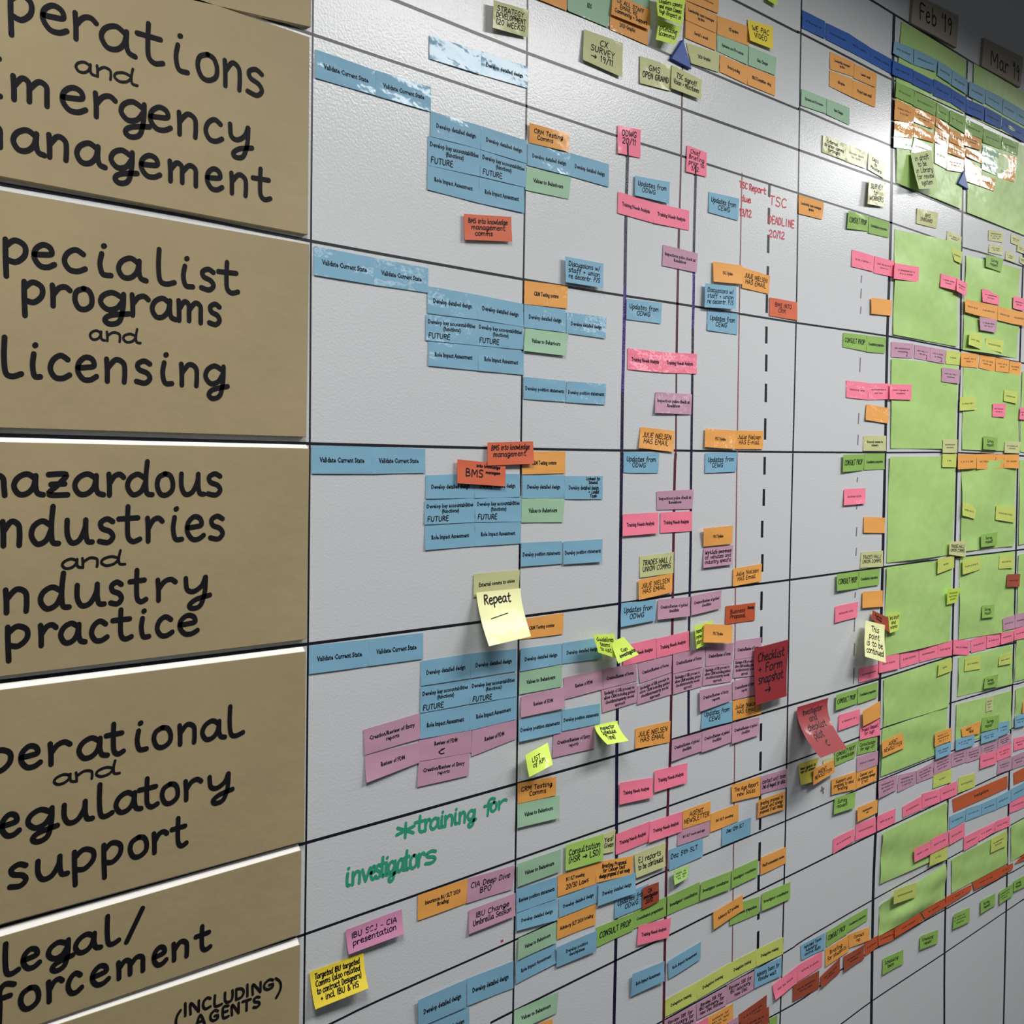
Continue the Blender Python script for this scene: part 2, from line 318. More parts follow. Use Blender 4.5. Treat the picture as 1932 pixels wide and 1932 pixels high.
# ------------------------------------------------------------------ what hangs where (tenths of a millimetre on the board)
NOTES = [
('paper_sheet','S',[20093,23584,10,22962,23621,10,22927,22510,10,19905,22418,10],1,0,2.0,[],'large green paper sheet taped up behind notes, month header row, Feb column','green paper sheets'),
('paper_sheet','S',[23328,23646,10,26470,23722,10,26537,22616,10,23318,22523,10],1,0,2.0,[],'large green paper sheet taped up behind notes, month header row, Mar column','green paper sheets'),
('paper_sheet','S',[19884,22412,10,22956,22441,10,22869,20537,10,20001,20550,10],1,0,2.0,[],'large green paper sheet taped up behind notes, second row down, Feb column','green paper sheets'),
('paper_sheet','S',[23113,22411,10,26542,22532,10,26503,20526,10,23142,20518,10],1,0,2.0,[],'large green paper sheet taped up behind notes, second row down, Mar column','green paper sheets'),
('paper_sheet','S',[19983,19676,10,22878,19817,10,22776,17689,10,19966,17682,10],1,0,5,[],'large green paper sheet taped up behind notes, operations row, Feb column','green paper sheets'),
('paper_sheet','S',[23147,19636,10,26018,19720,10,26002,17696,10,23078,17648,10],1,0,6,[],'large green paper sheet taped up behind notes, operations row, Mar column','green paper sheets'),
('paper_sheet','S',[19920,17227,10,22846,17298,10,22827,15563,10,19966,15516,10],1,0,3,[],'large green paper sheet taped up behind notes, specialist programs row, Feb column','green paper sheets'),
('paper_sheet','S',[23148,17287,10,26189,17322,10,26185,15569,10,23151,15558,10],1,0,3,[],'large green paper sheet taped up behind notes, specialist programs row, Mar column','green paper sheets'),
('paper_sheet','S',[19919,15354,10,22834,15408,10,22804,13353,10,19902,13327,10],1,0,3,[],'large green paper sheet taped up behind notes, hazardous industries row, Feb column','green paper sheets'),
('paper_sheet','S',[23163,15312,10,26131,15373,10,26012,13397,10,23165,13392,10],1,0,5,[],'large green paper sheet taped up behind notes, hazardous industries row, Mar column','green paper sheets'),
('paper_sheet','S',[19862,13248,10,22757,13266,10,22762,11525,10,19886,11534,10],1,0,3,[],'large green paper sheet taped up behind notes, regulatory support row, Feb column','green paper sheets'),
('paper_sheet','S',[23171,13268,10,26112,13271,10,26156,11423,10,23178,11516,10],1,0,3,[],'large green paper sheet taped up behind notes, regulatory support row, Mar column','green paper sheets'),
('paper_sheet','S',[19860,11098,10,22804,11184,10,22751,10148,10,19875,10163,10],1,0,2,[],'large green paper sheet taped up behind notes, legal row, Feb column','green paper sheets'),
('paper_sheet','S',[23209,11139,10,26112,11107,10,26133,10191,10,23198,10288,10],1,0,2,[],'large green paper sheet taped up behind notes, legal row, Mar column','green paper sheets'),
('paper_sheet','S',[19834,10139,10,22700,10144,10,22692,9224,10,19805,9221,10],1,0,3,[],'large green paper sheet taped up behind notes, agents row, Feb column','green paper sheets'),
('paper_sheet','S',[23153,10135,10,26111,10033,10,26130,9138,10,23116,9265,10],1,0,2,[],'large green paper sheet taped up behind notes, agents row, Mar column','green paper sheets'),
('paper_sheet','S',[19911,8116,10,22796,8099,10,22744,7000,10,19843,7118,10],1,0,4,[],'large green paper sheet taped up behind notes, second row under agents, Feb column','green paper sheets'),
('paper_sheet','S',[19879,6714,10,22780,6787,10,22762,6064,10,19839,6103,10],1,0,5,[],'large green paper sheet taped up behind notes, third row under agents, Feb column','green paper sheets'),
('paper_sheet','S',[23063,6821,10,26031,6784,10,26076,5987,10,23098,6078,10],1,0,2,[],'large green paper sheet taped up behind notes, third row under agents, Mar column','green paper sheets'),
('paper_sheet','S',[26261,6832,10,27491,6818,10,27540,6004,10,26311,5955,10],1,0,2,[],'large green paper sheet taped up behind notes, third row under agents, last column','green paper sheets'),
('paper_sheet','S',[26308,17427,10,28364,17466,10,28496,15429,10,26291,15571,10],1,0,2.0,[],'large green paper sheet taped up behind notes, specialist programs row, last column','green paper sheets'),
('paper_sheet','S',[26302,15375,10,28495,15455,10,28625,13445,10,26323,13409,10],1,0,2.0,[],'large green paper sheet taped up behind notes, hazardous industries row, last column','green paper sheets'),
('paper_sheet','S',[26335,13186,10,28639,13235,10,28747,11571,10,26342,11442,10],1,0,2.0,[],'large green paper sheet taped up behind notes, regulatory support row, last column','green paper sheets'),
('paper_sheet','S',[26324,11221,10,28764,11305,10,28838,10171,10,26287,10220,10],1,0,2.0,[],'large green paper sheet taped up behind notes, legal row, last column','green paper sheets'),
('paper_sheet','S',[26360,10037,10,28847,10037,10,28903,9164,10,26346,9191,10],1,0,2.0,[],'large green paper sheet taped up behind notes, agents row, last column','green paper sheets'),
('printed_label','B',[6850,19495,8,7656,19482,8,7655,19202,11,6845,19194,15],1.6,0,0,[('p','Validate Current State',0.5,0.5,0.748,0.25)],'blue label reading Validate Current State, left one of two, operations row, first column','blue labels'),
('printed_label','B',[7656,19482,8,8458,19496,8,8455,19209,13,7651,19200,15],1.6,0,0,[('p','Validate Current State',0.5,0.5,0.748,0.25)],'blue label reading Validate Current State, right one of two, operations row, first column','blue labels'),
('printed_label','B',[8436,20086,8,9250,20121,8,9244,19835,17,8433,19814,14],1.6,0,0,[],'blue label without visible writing, fourth row down, first column','blue labels'),
('printed_label','B',[9250,20121,8,10061,20146,8,10058,19873,14,9250,19839,11],1.6,0,0,[('p','Develop detailed design',0.5,0.5,0.782,0.25)],'blue label reading Develop detailed design, fourth row down, first column','blue labels'),
('printed_label','B',[8460,19218,8,9257,19225,8,9255,18941,12,8456,18924,13],1.6,0,0,[('p','Develop detailed design',0.5,0.5,0.782,0.25)],'blue label reading Develop detailed design, left one of two, operations row, first column','blue labels'),
('printed_label','B',[9257,19225,8,10052,19216,8,10048,18927,15,9252,18939,16],1.6,0,0,[('p','Develop detailed design',0.5,0.5,0.782,0.25)],'blue label reading Develop detailed design, right one of two, operations row, first column','blue labels'),
('printed_label','B',[8418,18924,8,9253,18941,8,9251,18612,13,8417,18582,10],1.6,0,0,[('p','Develop key accountabilities\n(functions)',0.5,0.36,0.92,0.44),('h','FUTURE',0.26,0.8,0.42,0.26)],'blue label reading Develop key accountabilities (functions), left one of two, operations row, first column','blue labels'),
('printed_label','B',[9253,18941,8,10046,18928,8,10045,18624,12,9247,18611,16],1.6,0,0,[('p','Develop key accountabilities\n(functions)',0.5,0.36,0.92,0.44),('h','FUTURE',0.26,0.8,0.42,0.26)],'blue label reading Develop key accountabilities (functions), right one of two, operations row, first column','blue labels'),
('printed_label','B',[8412,18581,8,9231,18601,8,9230,18288,11,8409,18301,13],1.6,0,0,[('p','Role Impact Assessment',0.5,0.5,0.748,0.25)],'blue label reading Role Impact Assessment, left one of two, operations row, first column','blue labels'),
('printed_label','B',[9231,18601,8,10014,18619,8,10008,18298,17,9231,18288,10],1.6,0,0,[('p','Role Impact Assessment',0.5,0.5,0.748,0.25)],'blue label reading Role Impact Assessment, right one of two, operations row, first column','blue labels'),
('sticky_note','Y',[9380,20747,94,10050,20836,34,10032,20490,44,9372,20415,84],1.6,0,0,[('h','STRATEGY\nDEVELOPMENT\n(20 WEEKS)',0.5,0.5,0.84,0.72)],'pale yellow sticky note reading STRATEGY DEVELOPMENT (20 WEEKS), third row down, first column','pale yellow sticky notes'),
('sticky_note','R',[8967,18110,34,9767,18207,24,9772,17898,44,8971,17799,44],1.6,0,0,[('h','BMS into knowledge\nmanagement\ncomms',0.5,0.5,0.84,0.72)],'rust red sticky note reading BMS into knowledge management, operations row, first column','rust red sticky notes'),
('printed_label','B',[6835,17415,8,7636,17403,8,7632,17099,14,6829,17105,17],1.6,0,0,[('p','Validate Current State',0.5,0.5,0.748,0.25)],'blue label reading Validate Current State, left one of two, specialist programs row, first column','blue labels'),
('printed_label','B',[7636,17403,8,8431,17393,8,8429,17104,12,7632,17099,14],1.6,0,0,[('p','Validate Current State',0.5,0.5,0.748,0.25)],'blue label reading Validate Current State, right one of two, specialist programs row, first column','blue labels'),
('printed_label','B',[8419,17183,8,9210,17175,8,9205,16873,16,8418,16866,11],1.6,0,0,[('p','Develop detailed design',0.5,0.5,0.782,0.25)],'blue label reading Develop detailed design, left one of two, specialist programs row, first column','blue labels'),
('printed_label','B',[9210,17175,8,10013,17151,8,10010,16861,14,9206,16873,15],1.6,0,0,[('p','Develop detailed design',0.5,0.5,0.782,0.25)],'blue label reading Develop detailed design, right one of two, specialist programs row, first column','blue labels'),
('printed_label','B',[8396,16849,8,9213,16867,8,9209,16558,15,8393,16546,13],1.6,0,0,[('p','Develop key accountabilities\n(functions)',0.5,0.36,0.92,0.44),('h','FUTURE',0.26,0.8,0.42,0.26)],'blue label reading Develop key accountabilities (functions), left one of two, specialist programs row, first column','blue labels'),
('printed_label','B',[9213,16867,8,10015,16862,8,10015,16572,11,9210,16558,13],1.6,0,0,[('p','Develop key accountabilities\n(functions)',0.5,0.36,0.92,0.44),('h','FUTURE',0.26,0.8,0.42,0.26)],'blue label reading Develop key accountabilities (functions), right one of two, specialist programs row, first column','blue labels'),
('printed_label','B',[8435,16536,8,9236,16561,8,9234,16251,13,8432,16254,13],1.6,0,0,[('p','Role Impact Assessment',0.5,0.5,0.748,0.25)],'blue label reading Role Impact Assessment, left one of two, specialist programs row, first column','blue labels'),
('printed_label','B',[9236,16561,8,10025,16550,8,10024,16251,13,9231,16251,16],1.6,0,0,[('p','Role Impact Assessment',0.5,0.5,0.748,0.25)],'blue label reading Role Impact Assessment, right one of two, specialist programs row, first column','blue labels'),
('printed_label','B',[6803,15280,8,7606,15284,8,7602,14978,15,6801,14978,12],1.6,0,0,[('p','Validate Current State',0.5,0.5,0.748,0.25)],'blue label reading Validate Current State, left one of two, hazardous industries row, first column','blue labels'),
('printed_label','B',[7606,15284,8,8394,15278,8,8391,14995,14,7604,14978,12],1.6,0,0,[('p','Validate Current State',0.5,0.5,0.748,0.25)],'blue label reading Validate Current State, right one of two, hazardous industries row, first column','blue labels'),
('printed_label','B',[8405,14966,8,9185,14989,8,9183,14688,13,8403,14690,12],1.6,0,0,[('p','Develop detailed design',0.5,0.5,0.782,0.25)],'blue label reading Develop detailed design, left one of two, hazardous industries row, first column','blue labels'),
('printed_label','B',[9185,14989,8,9973,14987,8,9970,14695,15,9183,14688,13],1.6,0,0,[('p','Develop detailed design',0.5,0.5,0.782,0.25)],'blue label reading Develop detailed design, right one of two, hazardous industries row, first column','blue labels'),
('printed_label','B',[8388,14668,8,9198,14688,8,9195,14392,13,8383,14385,15],1.6,0,0,[('p','Develop key accountabilities\n(functions)',0.5,0.36,0.92,0.44),('h','FUTURE',0.26,0.8,0.42,0.26)],'blue label reading Develop key accountabilities (functions), left one of two, hazardous industries row, first column','blue labels'),
('printed_label','B',[9198,14688,8,9999,14703,8,9997,14379,13,9192,14392,16],1.6,0,0,[('p','Develop key accountabilities\n(functions)',0.5,0.36,0.92,0.44),('h','FUTURE',0.26,0.8,0.42,0.26)],'blue label reading Develop key accountabilities (functions), right one of two, hazardous industries row, first column','blue labels'),
('printed_label','B',[8395,14370,8,9196,14384,8,9195,14095,11,8390,14083,15],1.6,0,0,[('p','Role Impact Assessment',0.5,0.5,0.748,0.25)],'blue label reading Role Impact Assessment, left one of two, hazardous industries row, first column','blue labels'),
('printed_label','B',[9196,14384,8,9990,14379,8,9988,14097,13,9193,14096,13],1.6,0,0,[('p','Role Impact Assessment',0.5,0.5,0.748,0.25)],'blue label reading Role Impact Assessment, right one of two, hazardous industries row, first column','blue labels'),
('printed_label','O',[10006,15276,8,10820,15291,8,10817,15001,14,10004,14982,14],1.6,0,0,[('p','CRM Testing comms',0.5,0.5,0.5780000000000001,0.25)],'orange label reading CRM Testing comms, hazardous industries row, second column','orange labels'),
('sticky_note','R',[9372,15374,38,10179,15409,38,10178,15120,58,9356,15089,58],1.6,0,0,[('h','BMS into knowledge\nmanagement',0.5,0.4,0.84,0.58)],'rust red sticky note reading BMS into knowledge management, hazardous industries row, first column','rust red sticky notes'),
('sticky_note','R',[8873,15161,39,9683,15110,39,9666,14831,59,8857,14872,59],1.6,0,0,[('h','BMS',0.35,0.55,0.4,0.42),('h','into knowledge',0.65,0.2,0.55,0.15),('h','managem',0.75,0.45,0.4,0.15)],'rust red sticky note reading BMS, hazardous industries row, first column','rust red sticky notes'),
('printed_label','Y',[9178,13754,14,9973,13762,14,9959,13501,19,9170,13470,19],1.6,0,0,[('p','External comms to union',0.5,0.5,0.782,0.25)],'pale yellow label reading External comms to union, hazardous industries row, first column','pale yellow labels'),
('printed_label','O',[9982,13119,8,10814,13133,8,10796,12854,13,9983,12859,10],1.6,0,0,[('p','CRM Testing comms',0.5,0.5,0.5780000000000001,0.25)],'orange label reading CRM Testing comms, regulatory support row, second column','orange labels'),
('sticky_note','Z',[9195,13526,43,9957,13527,43,9835,12956,363,9107,12909,363],1.3,(8,12),0,[('h','Repeat',0.45,0.18,0.62,0.24),('l','',0.42,0.5,0.4,0.06)],'pale yellow curling sticky note reading Repeat, hazardous industries row, first column','pale yellow sticky notes'),
('printed_label','B',[6769,13119,8,7577,13108,8,7576,12803,11,6764,12812,15],1.6,0,0,[('p','Validate Current State',0.5,0.5,0.748,0.25)],'blue label reading Validate Current State, left one of two, regulatory support row, first column','blue labels'),
('printed_label','B',[7577,13108,8,8371,13104,8,8367,12797,14,7573,12804,15],1.6,0,0,[('p','Validate Current State',0.5,0.5,0.748,0.25)],'blue label reading Validate Current State, right one of two, regulatory support row, first column','blue labels'),
('printed_label','M',[7501,12089,8,8324,12156,8,8328,11855,17,7514,11799,15],1.6,0,0,[('p','Creation/Review of Entry\nreports',0.5,0.5,0.8160000000000001,0.44)],'mauve label reading Creation/Review of Entry, left one of two, regulatory support row, first column','mauve labels'),
('printed_label','M',[7519,11790,9,8315,11812,9,8313,11572,24,7519,11487,44],1.6,0,0,[('p','Review of FDM',0.5,0.5,0.44200000000000006,0.25)],'mauve label reading Review of FDM, first of three along, regulatory support row, first column','mauve labels'),
('printed_label','M',[8316,11841,8,9156,11817,8,9156,11540,10,8314,11584,12],1.6,0,0,[('p','Review of FDM',0.5,0.3,0.44200000000000006,0.25),('h','<-',0.42,0.68,0.22,0.4)],'mauve label reading Review of FDM, second of three along, regulatory support row, first column','mauve labels'),
('printed_label','M',[9167,11823,8,9936,11828,8,9926,11583,14,9155,11494,12],1.6,0,0,[('p','Review of FDM',0.5,0.5,0.44200000000000006,0.25)],'mauve label reading Review of FDM, third of three along, regulatory support row, first column','mauve labels'),
('printed_label','M',[8308,11585,8,9127,11537,8,9101,11267,17,8283,11282,17],1.6,0,0,[('p','Creation/Review of Entry\nreports',0.5,0.5,0.8160000000000001,0.44)],'mauve label reading Creation/Review of Entry, right one of two, regulatory support row, first column','mauve labels'),
('printed_label','B',[8340,12770,8,9129,12774,8,9124,12470,16,8337,12478,13],1.6,0,0,[('p','Develop detailed design',0.5,0.5,0.782,0.25)],'blue label reading Develop detailed design, left one of two, regulatory support row, first column','blue labels'),
('printed_label','B',[9129,12774,8,9932,12746,8,9927,12461,16,9129,12469,11],1.6,0,0,[('p','Develop detailed design',0.5,0.5,0.782,0.25)],'blue label reading Develop detailed design, right one of two, regulatory support row, first column','blue labels'),
('printed_label','B',[8332,12463,8,9125,12450,8,9123,12152,12,8329,12156,13],1.6,0,0,[('p','Develop key accountabilities\n(functions)',0.5,0.38,0.92,0.44),('h','FUTURE',0.26,0.85,0.42,0.26)],'blue label reading Develop key accountabilities (functions), left one of two, regulatory support row, first column','blue labels'),
('printed_label','B',[9125,12450,8,9935,12435,8,9931,12133,15,9122,12153,13],1.6,0,0,[('p','Develop key accountabilities\n(functions)',0.5,0.38,0.92,0.44),('h','FUTURE',0.26,0.85,0.42,0.26)],'blue label reading Develop key accountabilities (functions), right one of two, regulatory support row, first column','blue labels'),
('printed_label','B',[8334,12147,8,9129,12131,8,9129,11822,11,8331,11846,12],1.6,0,0,[('p','Role Impact Assessment',0.5,0.5,0.748,0.25)],'blue label reading Role Impact Assessment, left one of two, regulatory support row, first column','blue labels'),
('printed_label','B',[9129,12131,8,9938,12131,8,9937,11837,12,9128,11822,12],1.6,0,0,[('p','Role Impact Assessment',0.5,0.5,0.748,0.25)],'blue label reading Role Impact Assessment, right one of two, regulatory support row, first column','blue labels'),
('printed_label','O',[8306,9977,8,9097,9975,8,9096,9674,11,8303,9675,13],1.6,0,0,[('p','Insurance BU SLT 2020\nBriefing',0.5,0.5,0.7140000000000001,0.44)],'orange label reading Insurance BU SLT 2020, agents row, first column','orange labels'),
('sticky_note','M',[9097,9975,8,9932,9939,8,9878,9640,13,9082,9671,15],1.6,0,0,[('h','CIA Deep Dive\nBPO',0.5,0.5,0.84,0.58)],'mauve sticky note reading CIA Deep Dive BPO, agents row, first column','mauve sticky notes'),
('sticky_note','M',[9129,9572,10,9938,9574,10,9917,9288,34,9109,9282,34],1.6,0,0,[('h','IBU Change\nUmbrella Session',0.5,0.5,0.84,0.58)],'mauve sticky note reading IBU Change Umbrella Session, agents row, first column','mauve sticky notes'),
('sticky_note','V',[7253,9867,14,8058,9884,14,8052,9607,64,7260,9600,64],2,0,0,[('h','IBU SCJ - CIA\npresentation',0.5,0.5,0.84,0.58)],'lilac sticky note reading IBU SCJ CIA presentation, agents row, first column','lilac sticky notes'),
('sticky_note','W',[6773,9542,14,7503,9532,14,7490,9166,124,6794,9145,94],1.8,(6,8),0,[('h','Targeted IBU targeted\nComms (also related\nto contract Designers)\n+ incl IBU & HS',0.5,0.5,0.84,0.8)],'yellow curling sticky note reading Targeted IBU targeted Comms, agents row, first column','yellow sticky notes'),
('printed_label','B',[8351,8364,8,9139,8368,8,9145,8040,16,8348,8052,14],1.6,0,0,[('p','Develop detailed design',0.5,0.5,0.782,0.25)],'blue label reading Develop detailed design, third of three downwards, row under agents, first column','blue labels'),
('printed_label','B',[8290,8724,34,9071,8723,24,9073,8372,24,8309,8378,24],1.6,0,0,[('p','Develop detailed design',0.5,0.5,0.782,0.25)],'blue label reading Develop detailed design, second of three downwards, row under agents, first column','blue labels'),
('printed_label','B',[9106,8714,8,9914,8690,8,9912,8335,13,9101,8375,15],1.6,0,0,[('p','Develop detailed design',0.5,0.5,0.782,0.25)],'blue label reading Develop detailed design, first of three downwards, row under agents, first column','blue labels'),
('printed_label','O',[10067,21238,8,10782,21293,8,10766,21049,16,10062,21030,15],1.6,0,0,[('p','Leadership email',0.5,0.5,0.544,0.25)],'orange label reading Leadership email, second row down, second column','orange labels'),
('printed_label','G',[10791,21395,8,11698,21469,8,11591,21067,16,10797,21054,17],1.6,0,0,[('p','BDS',0.5,0.5,0.10200000000000001,0.25)],'sage green label reading BDS, second row down, second column','sage green labels'),
('printed_label','G',[11707,21649,8,12509,21743,8,12496,21585,10,11700,21496,16],1.6,0,0,[('p','Systems',0.5,0.5,0.23800000000000002,0.25)],'sage green label reading Systems, second row down, second column','sage green labels'),
('printed_label','O',[11653,21367,8,12489,21431,8,12466,21063,12,11640,21059,13],1.6,0,0,[('p','2020 Graphic',0.45,0.62,0.40800000000000003,0.25)],'orange label reading 2020 Graphic, second row down, second column','orange labels'),
('sticky_note','O',[11671,21557,30,12496,21564,30,12464,21266,50,11629,21244,50],1.6,0,0,[('h','CE ALL STAFF\nEMAIL RE\nCommunity + Support',0.5,0.5,0.84,0.72)],'orange sticky note reading CE ALL STAFF EMAIL, second row down, second column','orange sticky notes'),
('sticky_note','Y',[11103,20905,24,11921,20944,14,11880,20462,44,11064,20486,44],1.6,0,0,[('h','CX\nSURVEY\n-> 19/11',0.5,0.5,0.84,0.72)],'pale yellow sticky note reading CX SURVEY 19/11, third row down, second column','pale yellow sticky notes'),
('sticky_note','O',[10068,19437,34,10840,19479,14,10822,19230,24,10091,19199,14],1.6,0,0,[('h','CRM Testing\nComms',0.5,0.5,0.84,0.58)],'orange sticky note reading CRM Testing Comms, operations row, second column','orange sticky notes'),
('printed_label','B',[10067,19188,8,10876,19230,8,10871,18926,16,10063,18910,15],1.6,0,0,[('p','Develop detailed design',0.5,0.5,0.782,0.25)],'blue label reading Develop detailed design, left one of two, operations row, second column','blue labels'),
('printed_label','B',[10876,19230,8,11650,19240,8,11651,18927,11,10872,18927,15],1.6,0,0,[('p','Develop detailed design',0.5,0.5,0.782,0.25)],'blue label reading Develop detailed design, right one of two, operations row, second column','blue labels'),
('printed_label','G',[10055,18889,8,10886,18916,8,10844,18620,10,10029,18593,12],1.6,0,0,[('p','Values to Behaviours',0.5,0.5,0.68,0.25)],'sage green label reading Values to Behaviours, operations row, second column','sage green labels'),
('sticky_note','P',[11826,19806,14,12324,19848,14,12330,19459,14,11820,19421,24],1.6,0,0,[('h','ODWG\n20/11',0.5,0.38,0.66,0.55),('v','',0.43,0.81,0.1,0.4)],'pink sticky note reading ODWG 20/11, operations row, second column','pink sticky notes'),
('sticky_note','L',[12627,21449,84,13121,21480,104,12918,21160,144,12532,21141,104],1,(6,6),0,[('h','please\n(comms)',0.5,0.5,0.84,0.58)],'lime curling sticky note reading please (comms), second row down, second column','lime sticky notes'),
('sticky_note','L',[12514,21748,124,13163,21868,144,12981,21430,224,12415,21405,224],1.2,(6,8),0,[('h','Leaders comms\nand vision Comms\nhigh Respect in',0.5,0.5,0.84,0.72)],'lime curling sticky note reading Leaders comms and vision, second row down, second column','lime sticky notes'),
('printed_label','O',[13335,22198,8,14176,22237,8,14160,22002,16,13334,21958,13],1.6,0,0,[('s',1,0.5,0.5,0.68,0.17)],'orange label with blurred print, second row down, third column','orange labels'),
('printed_label','O',[13340,21950,8,14139,21980,8,14115,21694,14,13336,21673,15],1.6,0,0,[('p','Leadership team messages\nupdate',0.5,0.5,0.8160000000000001,0.44)],'orange label reading Leadership team messages update, second row down, third column','orange labels'),
('printed_label','O',[13346,21672,8,14124,21686,8,14108,21433,16,13341,21412,15],1.6,0,0,[('p',"Sarah's email",0.5,0.5,0.44200000000000006,0.25)],'orange label reading email, second row down, third column','orange labels'),
('printed_label','O',[14150,21971,8,14994,22044,8,15009,21747,10,14138,21689,13],1.6,0,0,[('p','CE update',0.5,0.5,0.30600000000000005,0.25)],'orange label reading CE update, second row down, third column','orange labels'),
('printed_label','G',[14146,21686,8,14978,21739,8,14966,21441,13,14148,21439,10],1.6,0,0,[('p','Systems and Processes',0.5,0.5,0.7140000000000001,0.25)],'sage green label reading Systems and Processes, second row down, third column','sage green labels'),
('printed_label','G',[15001,21746,8,15809,21780,8,15759,21482,14,14988,21446,14],1.6,0,0,[('p','Gate Changes',0.5,0.55,0.40800000000000003,0.25)],'sage green label reading Gate Changes, second row down, third column','sage green labels'),
('sticky_note','W',[14947,22144,14,15690,22233,14,15624,21850,54,14964,21812,54],1.6,0,0,[('h','WE PAC\nVIDEO',0.5,0.5,0.7,0.6)],'yellow sticky note reading WE PAC VIDEO, second row down, third column','yellow sticky notes'),
('printed_label','Y',[13373,21351,8,14216,21421,8,14190,21127,16,13488,21080,17],1.6,0,0,[('p','2020 Graphic',0.5,0.5,0.40800000000000003,0.25)],'pale yellow label reading 2020 Graphic, second row down, third column','pale yellow labels'),
('printed_label','O',[14227,21411,8,14975,21425,8,14966,21134,11,14217,21147,12],1.6,0,0,[('p','Brand pending',0.5,0.5,0.44200000000000006,0.25)],'orange label reading Brand pending, second row down, third column','orange labels'),
('printed_label','O',[14974,21432,8,15781,21463,8,15767,21154,15,14977,21137,11],1.6,0,0,[('p','BRC/Committee - wlog',0.5,0.5,0.68,0.25)],'orange label reading BRC/Committee wlog, second row down, third column','orange labels'),
('sticky_note','Y',[12291,20871,12,13028,20925,12,12990,20553,24,12292,20491,24],1.6,0,0,[('h','GMS\nOPEN GRAND',0.5,0.5,0.84,0.58)],'pale yellow sticky note reading GMS OPEN GRAND, third row down, second column','pale yellow sticky notes'),
('sticky_note','Y',[13012,20930,24,13749,20903,24,13693,20590,54,12960,20580,54],1.6,0,0,[('h','TSC signoff\nVision + Milestones',0.5,0.5,0.84,0.58)],'pale yellow sticky note reading TSC signoff Vision Milestones, third row down, third column','pale yellow sticky notes'),
('sticky_note','L',[15419,22737,24,15793,22772,24,15710,22563,64,15421,22570,64],1.6,0,0,[],'lime sticky note without visible writing, month header row, third column','lime sticky notes'),
('printed_label','P',[11850,18902,8,12642,18892,8,12643,18598,12,11848,18607,14],1.6,0,0,[('p','Training Needs Analysis',0.5,0.5,0.782,0.25)],'pink label reading Training Needs Analysis, left one of two, operations row, second column','pink labels'),
('printed_label','P',[12642,18892,8,13491,18920,8,13493,18628,11,12638,18597,15],1.6,0,0,[('p','Training Needs Analysis',0.5,0.5,0.782,0.25)],'pink label reading Training Needs Analysis, right one of two, operations row, second column','pink labels'),
('sticky_note','B',[12200,19186,24,12992,19243,24,12972,18929,34,12193,18908,34],1.6,0,0,[('h','Updates from\nODWG',0.5,0.5,0.84,0.58)],'blue sticky note reading Updates from ODWG, operations row, second column','blue sticky notes'),
('sticky_note','B',[10739,17851,54,11519,17862,44,11480,17525,74,10740,17512,64],1.6,0,0,[('h','Discussions w/\nstaff + union\nre decentr. P/S',0.5,0.5,0.84,0.72)],'blue sticky note reading Discussions w/ staff union, operations row, second column','blue sticky notes'),
('printed_label','O',[10030,17450,8,10842,17477,8,10829,17182,16,10023,17152,10],1.6,0,0,[('p','CRM Testing comms',0.5,0.5,0.5780000000000001,0.25)],'orange label reading CRM Testing comms, specialist programs row, second column','orange labels'),
('printed_label','B',[10025,17148,8,10805,17164,8,10803,16865,14,10021,16855,16],1.6,0,0,[('p','Develop detailed design',0.5,0.5,0.782,0.25)],'blue label reading Develop detailed design, left one of two, specialist programs row, second column','blue labels'),
('printed_label','B',[10822,17133,8,11631,17152,8,11608,16856,17,10821,16856,12],1.6,0,0,[('p','Develop detailed design',0.5,0.5,0.782,0.25)],'blue label reading Develop detailed design, right one of two, specialist programs row, second column','blue labels'),
('printed_label','G',[10050,16847,9,10864,16855,9,10785,16553,34,10005,16554,34],1.6,0,0,[('p','Values to Behaviours',0.5,0.5,0.68,0.25)],'sage green label reading Values to Behaviours, specialist programs row, second column','sage green labels'),
('sticky_note','B',[12060,17454,8,12863,17481,8,12836,17180,11,12055,17166,16],1.6,0,0,[('h','Updates from\nODWG',0.5,0.5,0.84,0.58)],'blue sticky note reading Updates from ODWG, specialist programs row, second column','blue sticky notes'),
('printed_label','P',[12098,16768,8,12892,16775,8,12886,16476,16,12099,16468,11],1.6,0,0,[('p','Training Needs Analysis',0.5,0.5,0.782,0.25)],'pink label reading Training Needs Analysis, specialist programs row, second column','pink labels'),
('printed_label','P',[12892,16775,8,13729,16815,8,13728,16514,13,12888,16476,15],1.6,0,0,[('p','Training Needs Analysis',0.5,0.5,0.782,0.25)],'pink label reading Training Needs Analysis, specialist programs row, third column','pink labels'),
('printed_label','B',[10027,16229,8,10817,16226,8,10812,15948,16,10026,15946,11],1.6,0,0,[('p','Develop position statements',0.5,0.5,0.918,0.25)],'blue label reading Develop position statements, left one of two, specialist programs row, second column','blue labels'),
('printed_label','B',[10841,16222,8,11636,16238,8,11615,15948,15,10820,15943,16],1.6,0,0,[('p','Develop position statements',0.5,0.5,0.918,0.25)],'blue label reading Develop position statements, right one of two, specialist programs row, second column','blue labels'),
('sticky_note','O',[12399,15669,10,13198,15638,10,13158,15324,24,12337,15368,34],1.6,0,0,[('h','JULIE NIELSEN\nHAS EMAIL',0.5,0.5,0.84,0.58)],'orange sticky note reading HAS EMAIL, specialist programs row, second column','orange sticky notes'),
('sticky_note','B',[12031,15310,8,12835,15307,8,12814,15013,14,12032,15015,11],1.6,0,0,[('h','Updates from\nODWG',0.5,0.5,0.84,0.58)],'blue sticky note reading Updates from ODWG, hazardous industries row, second column','blue sticky notes'),
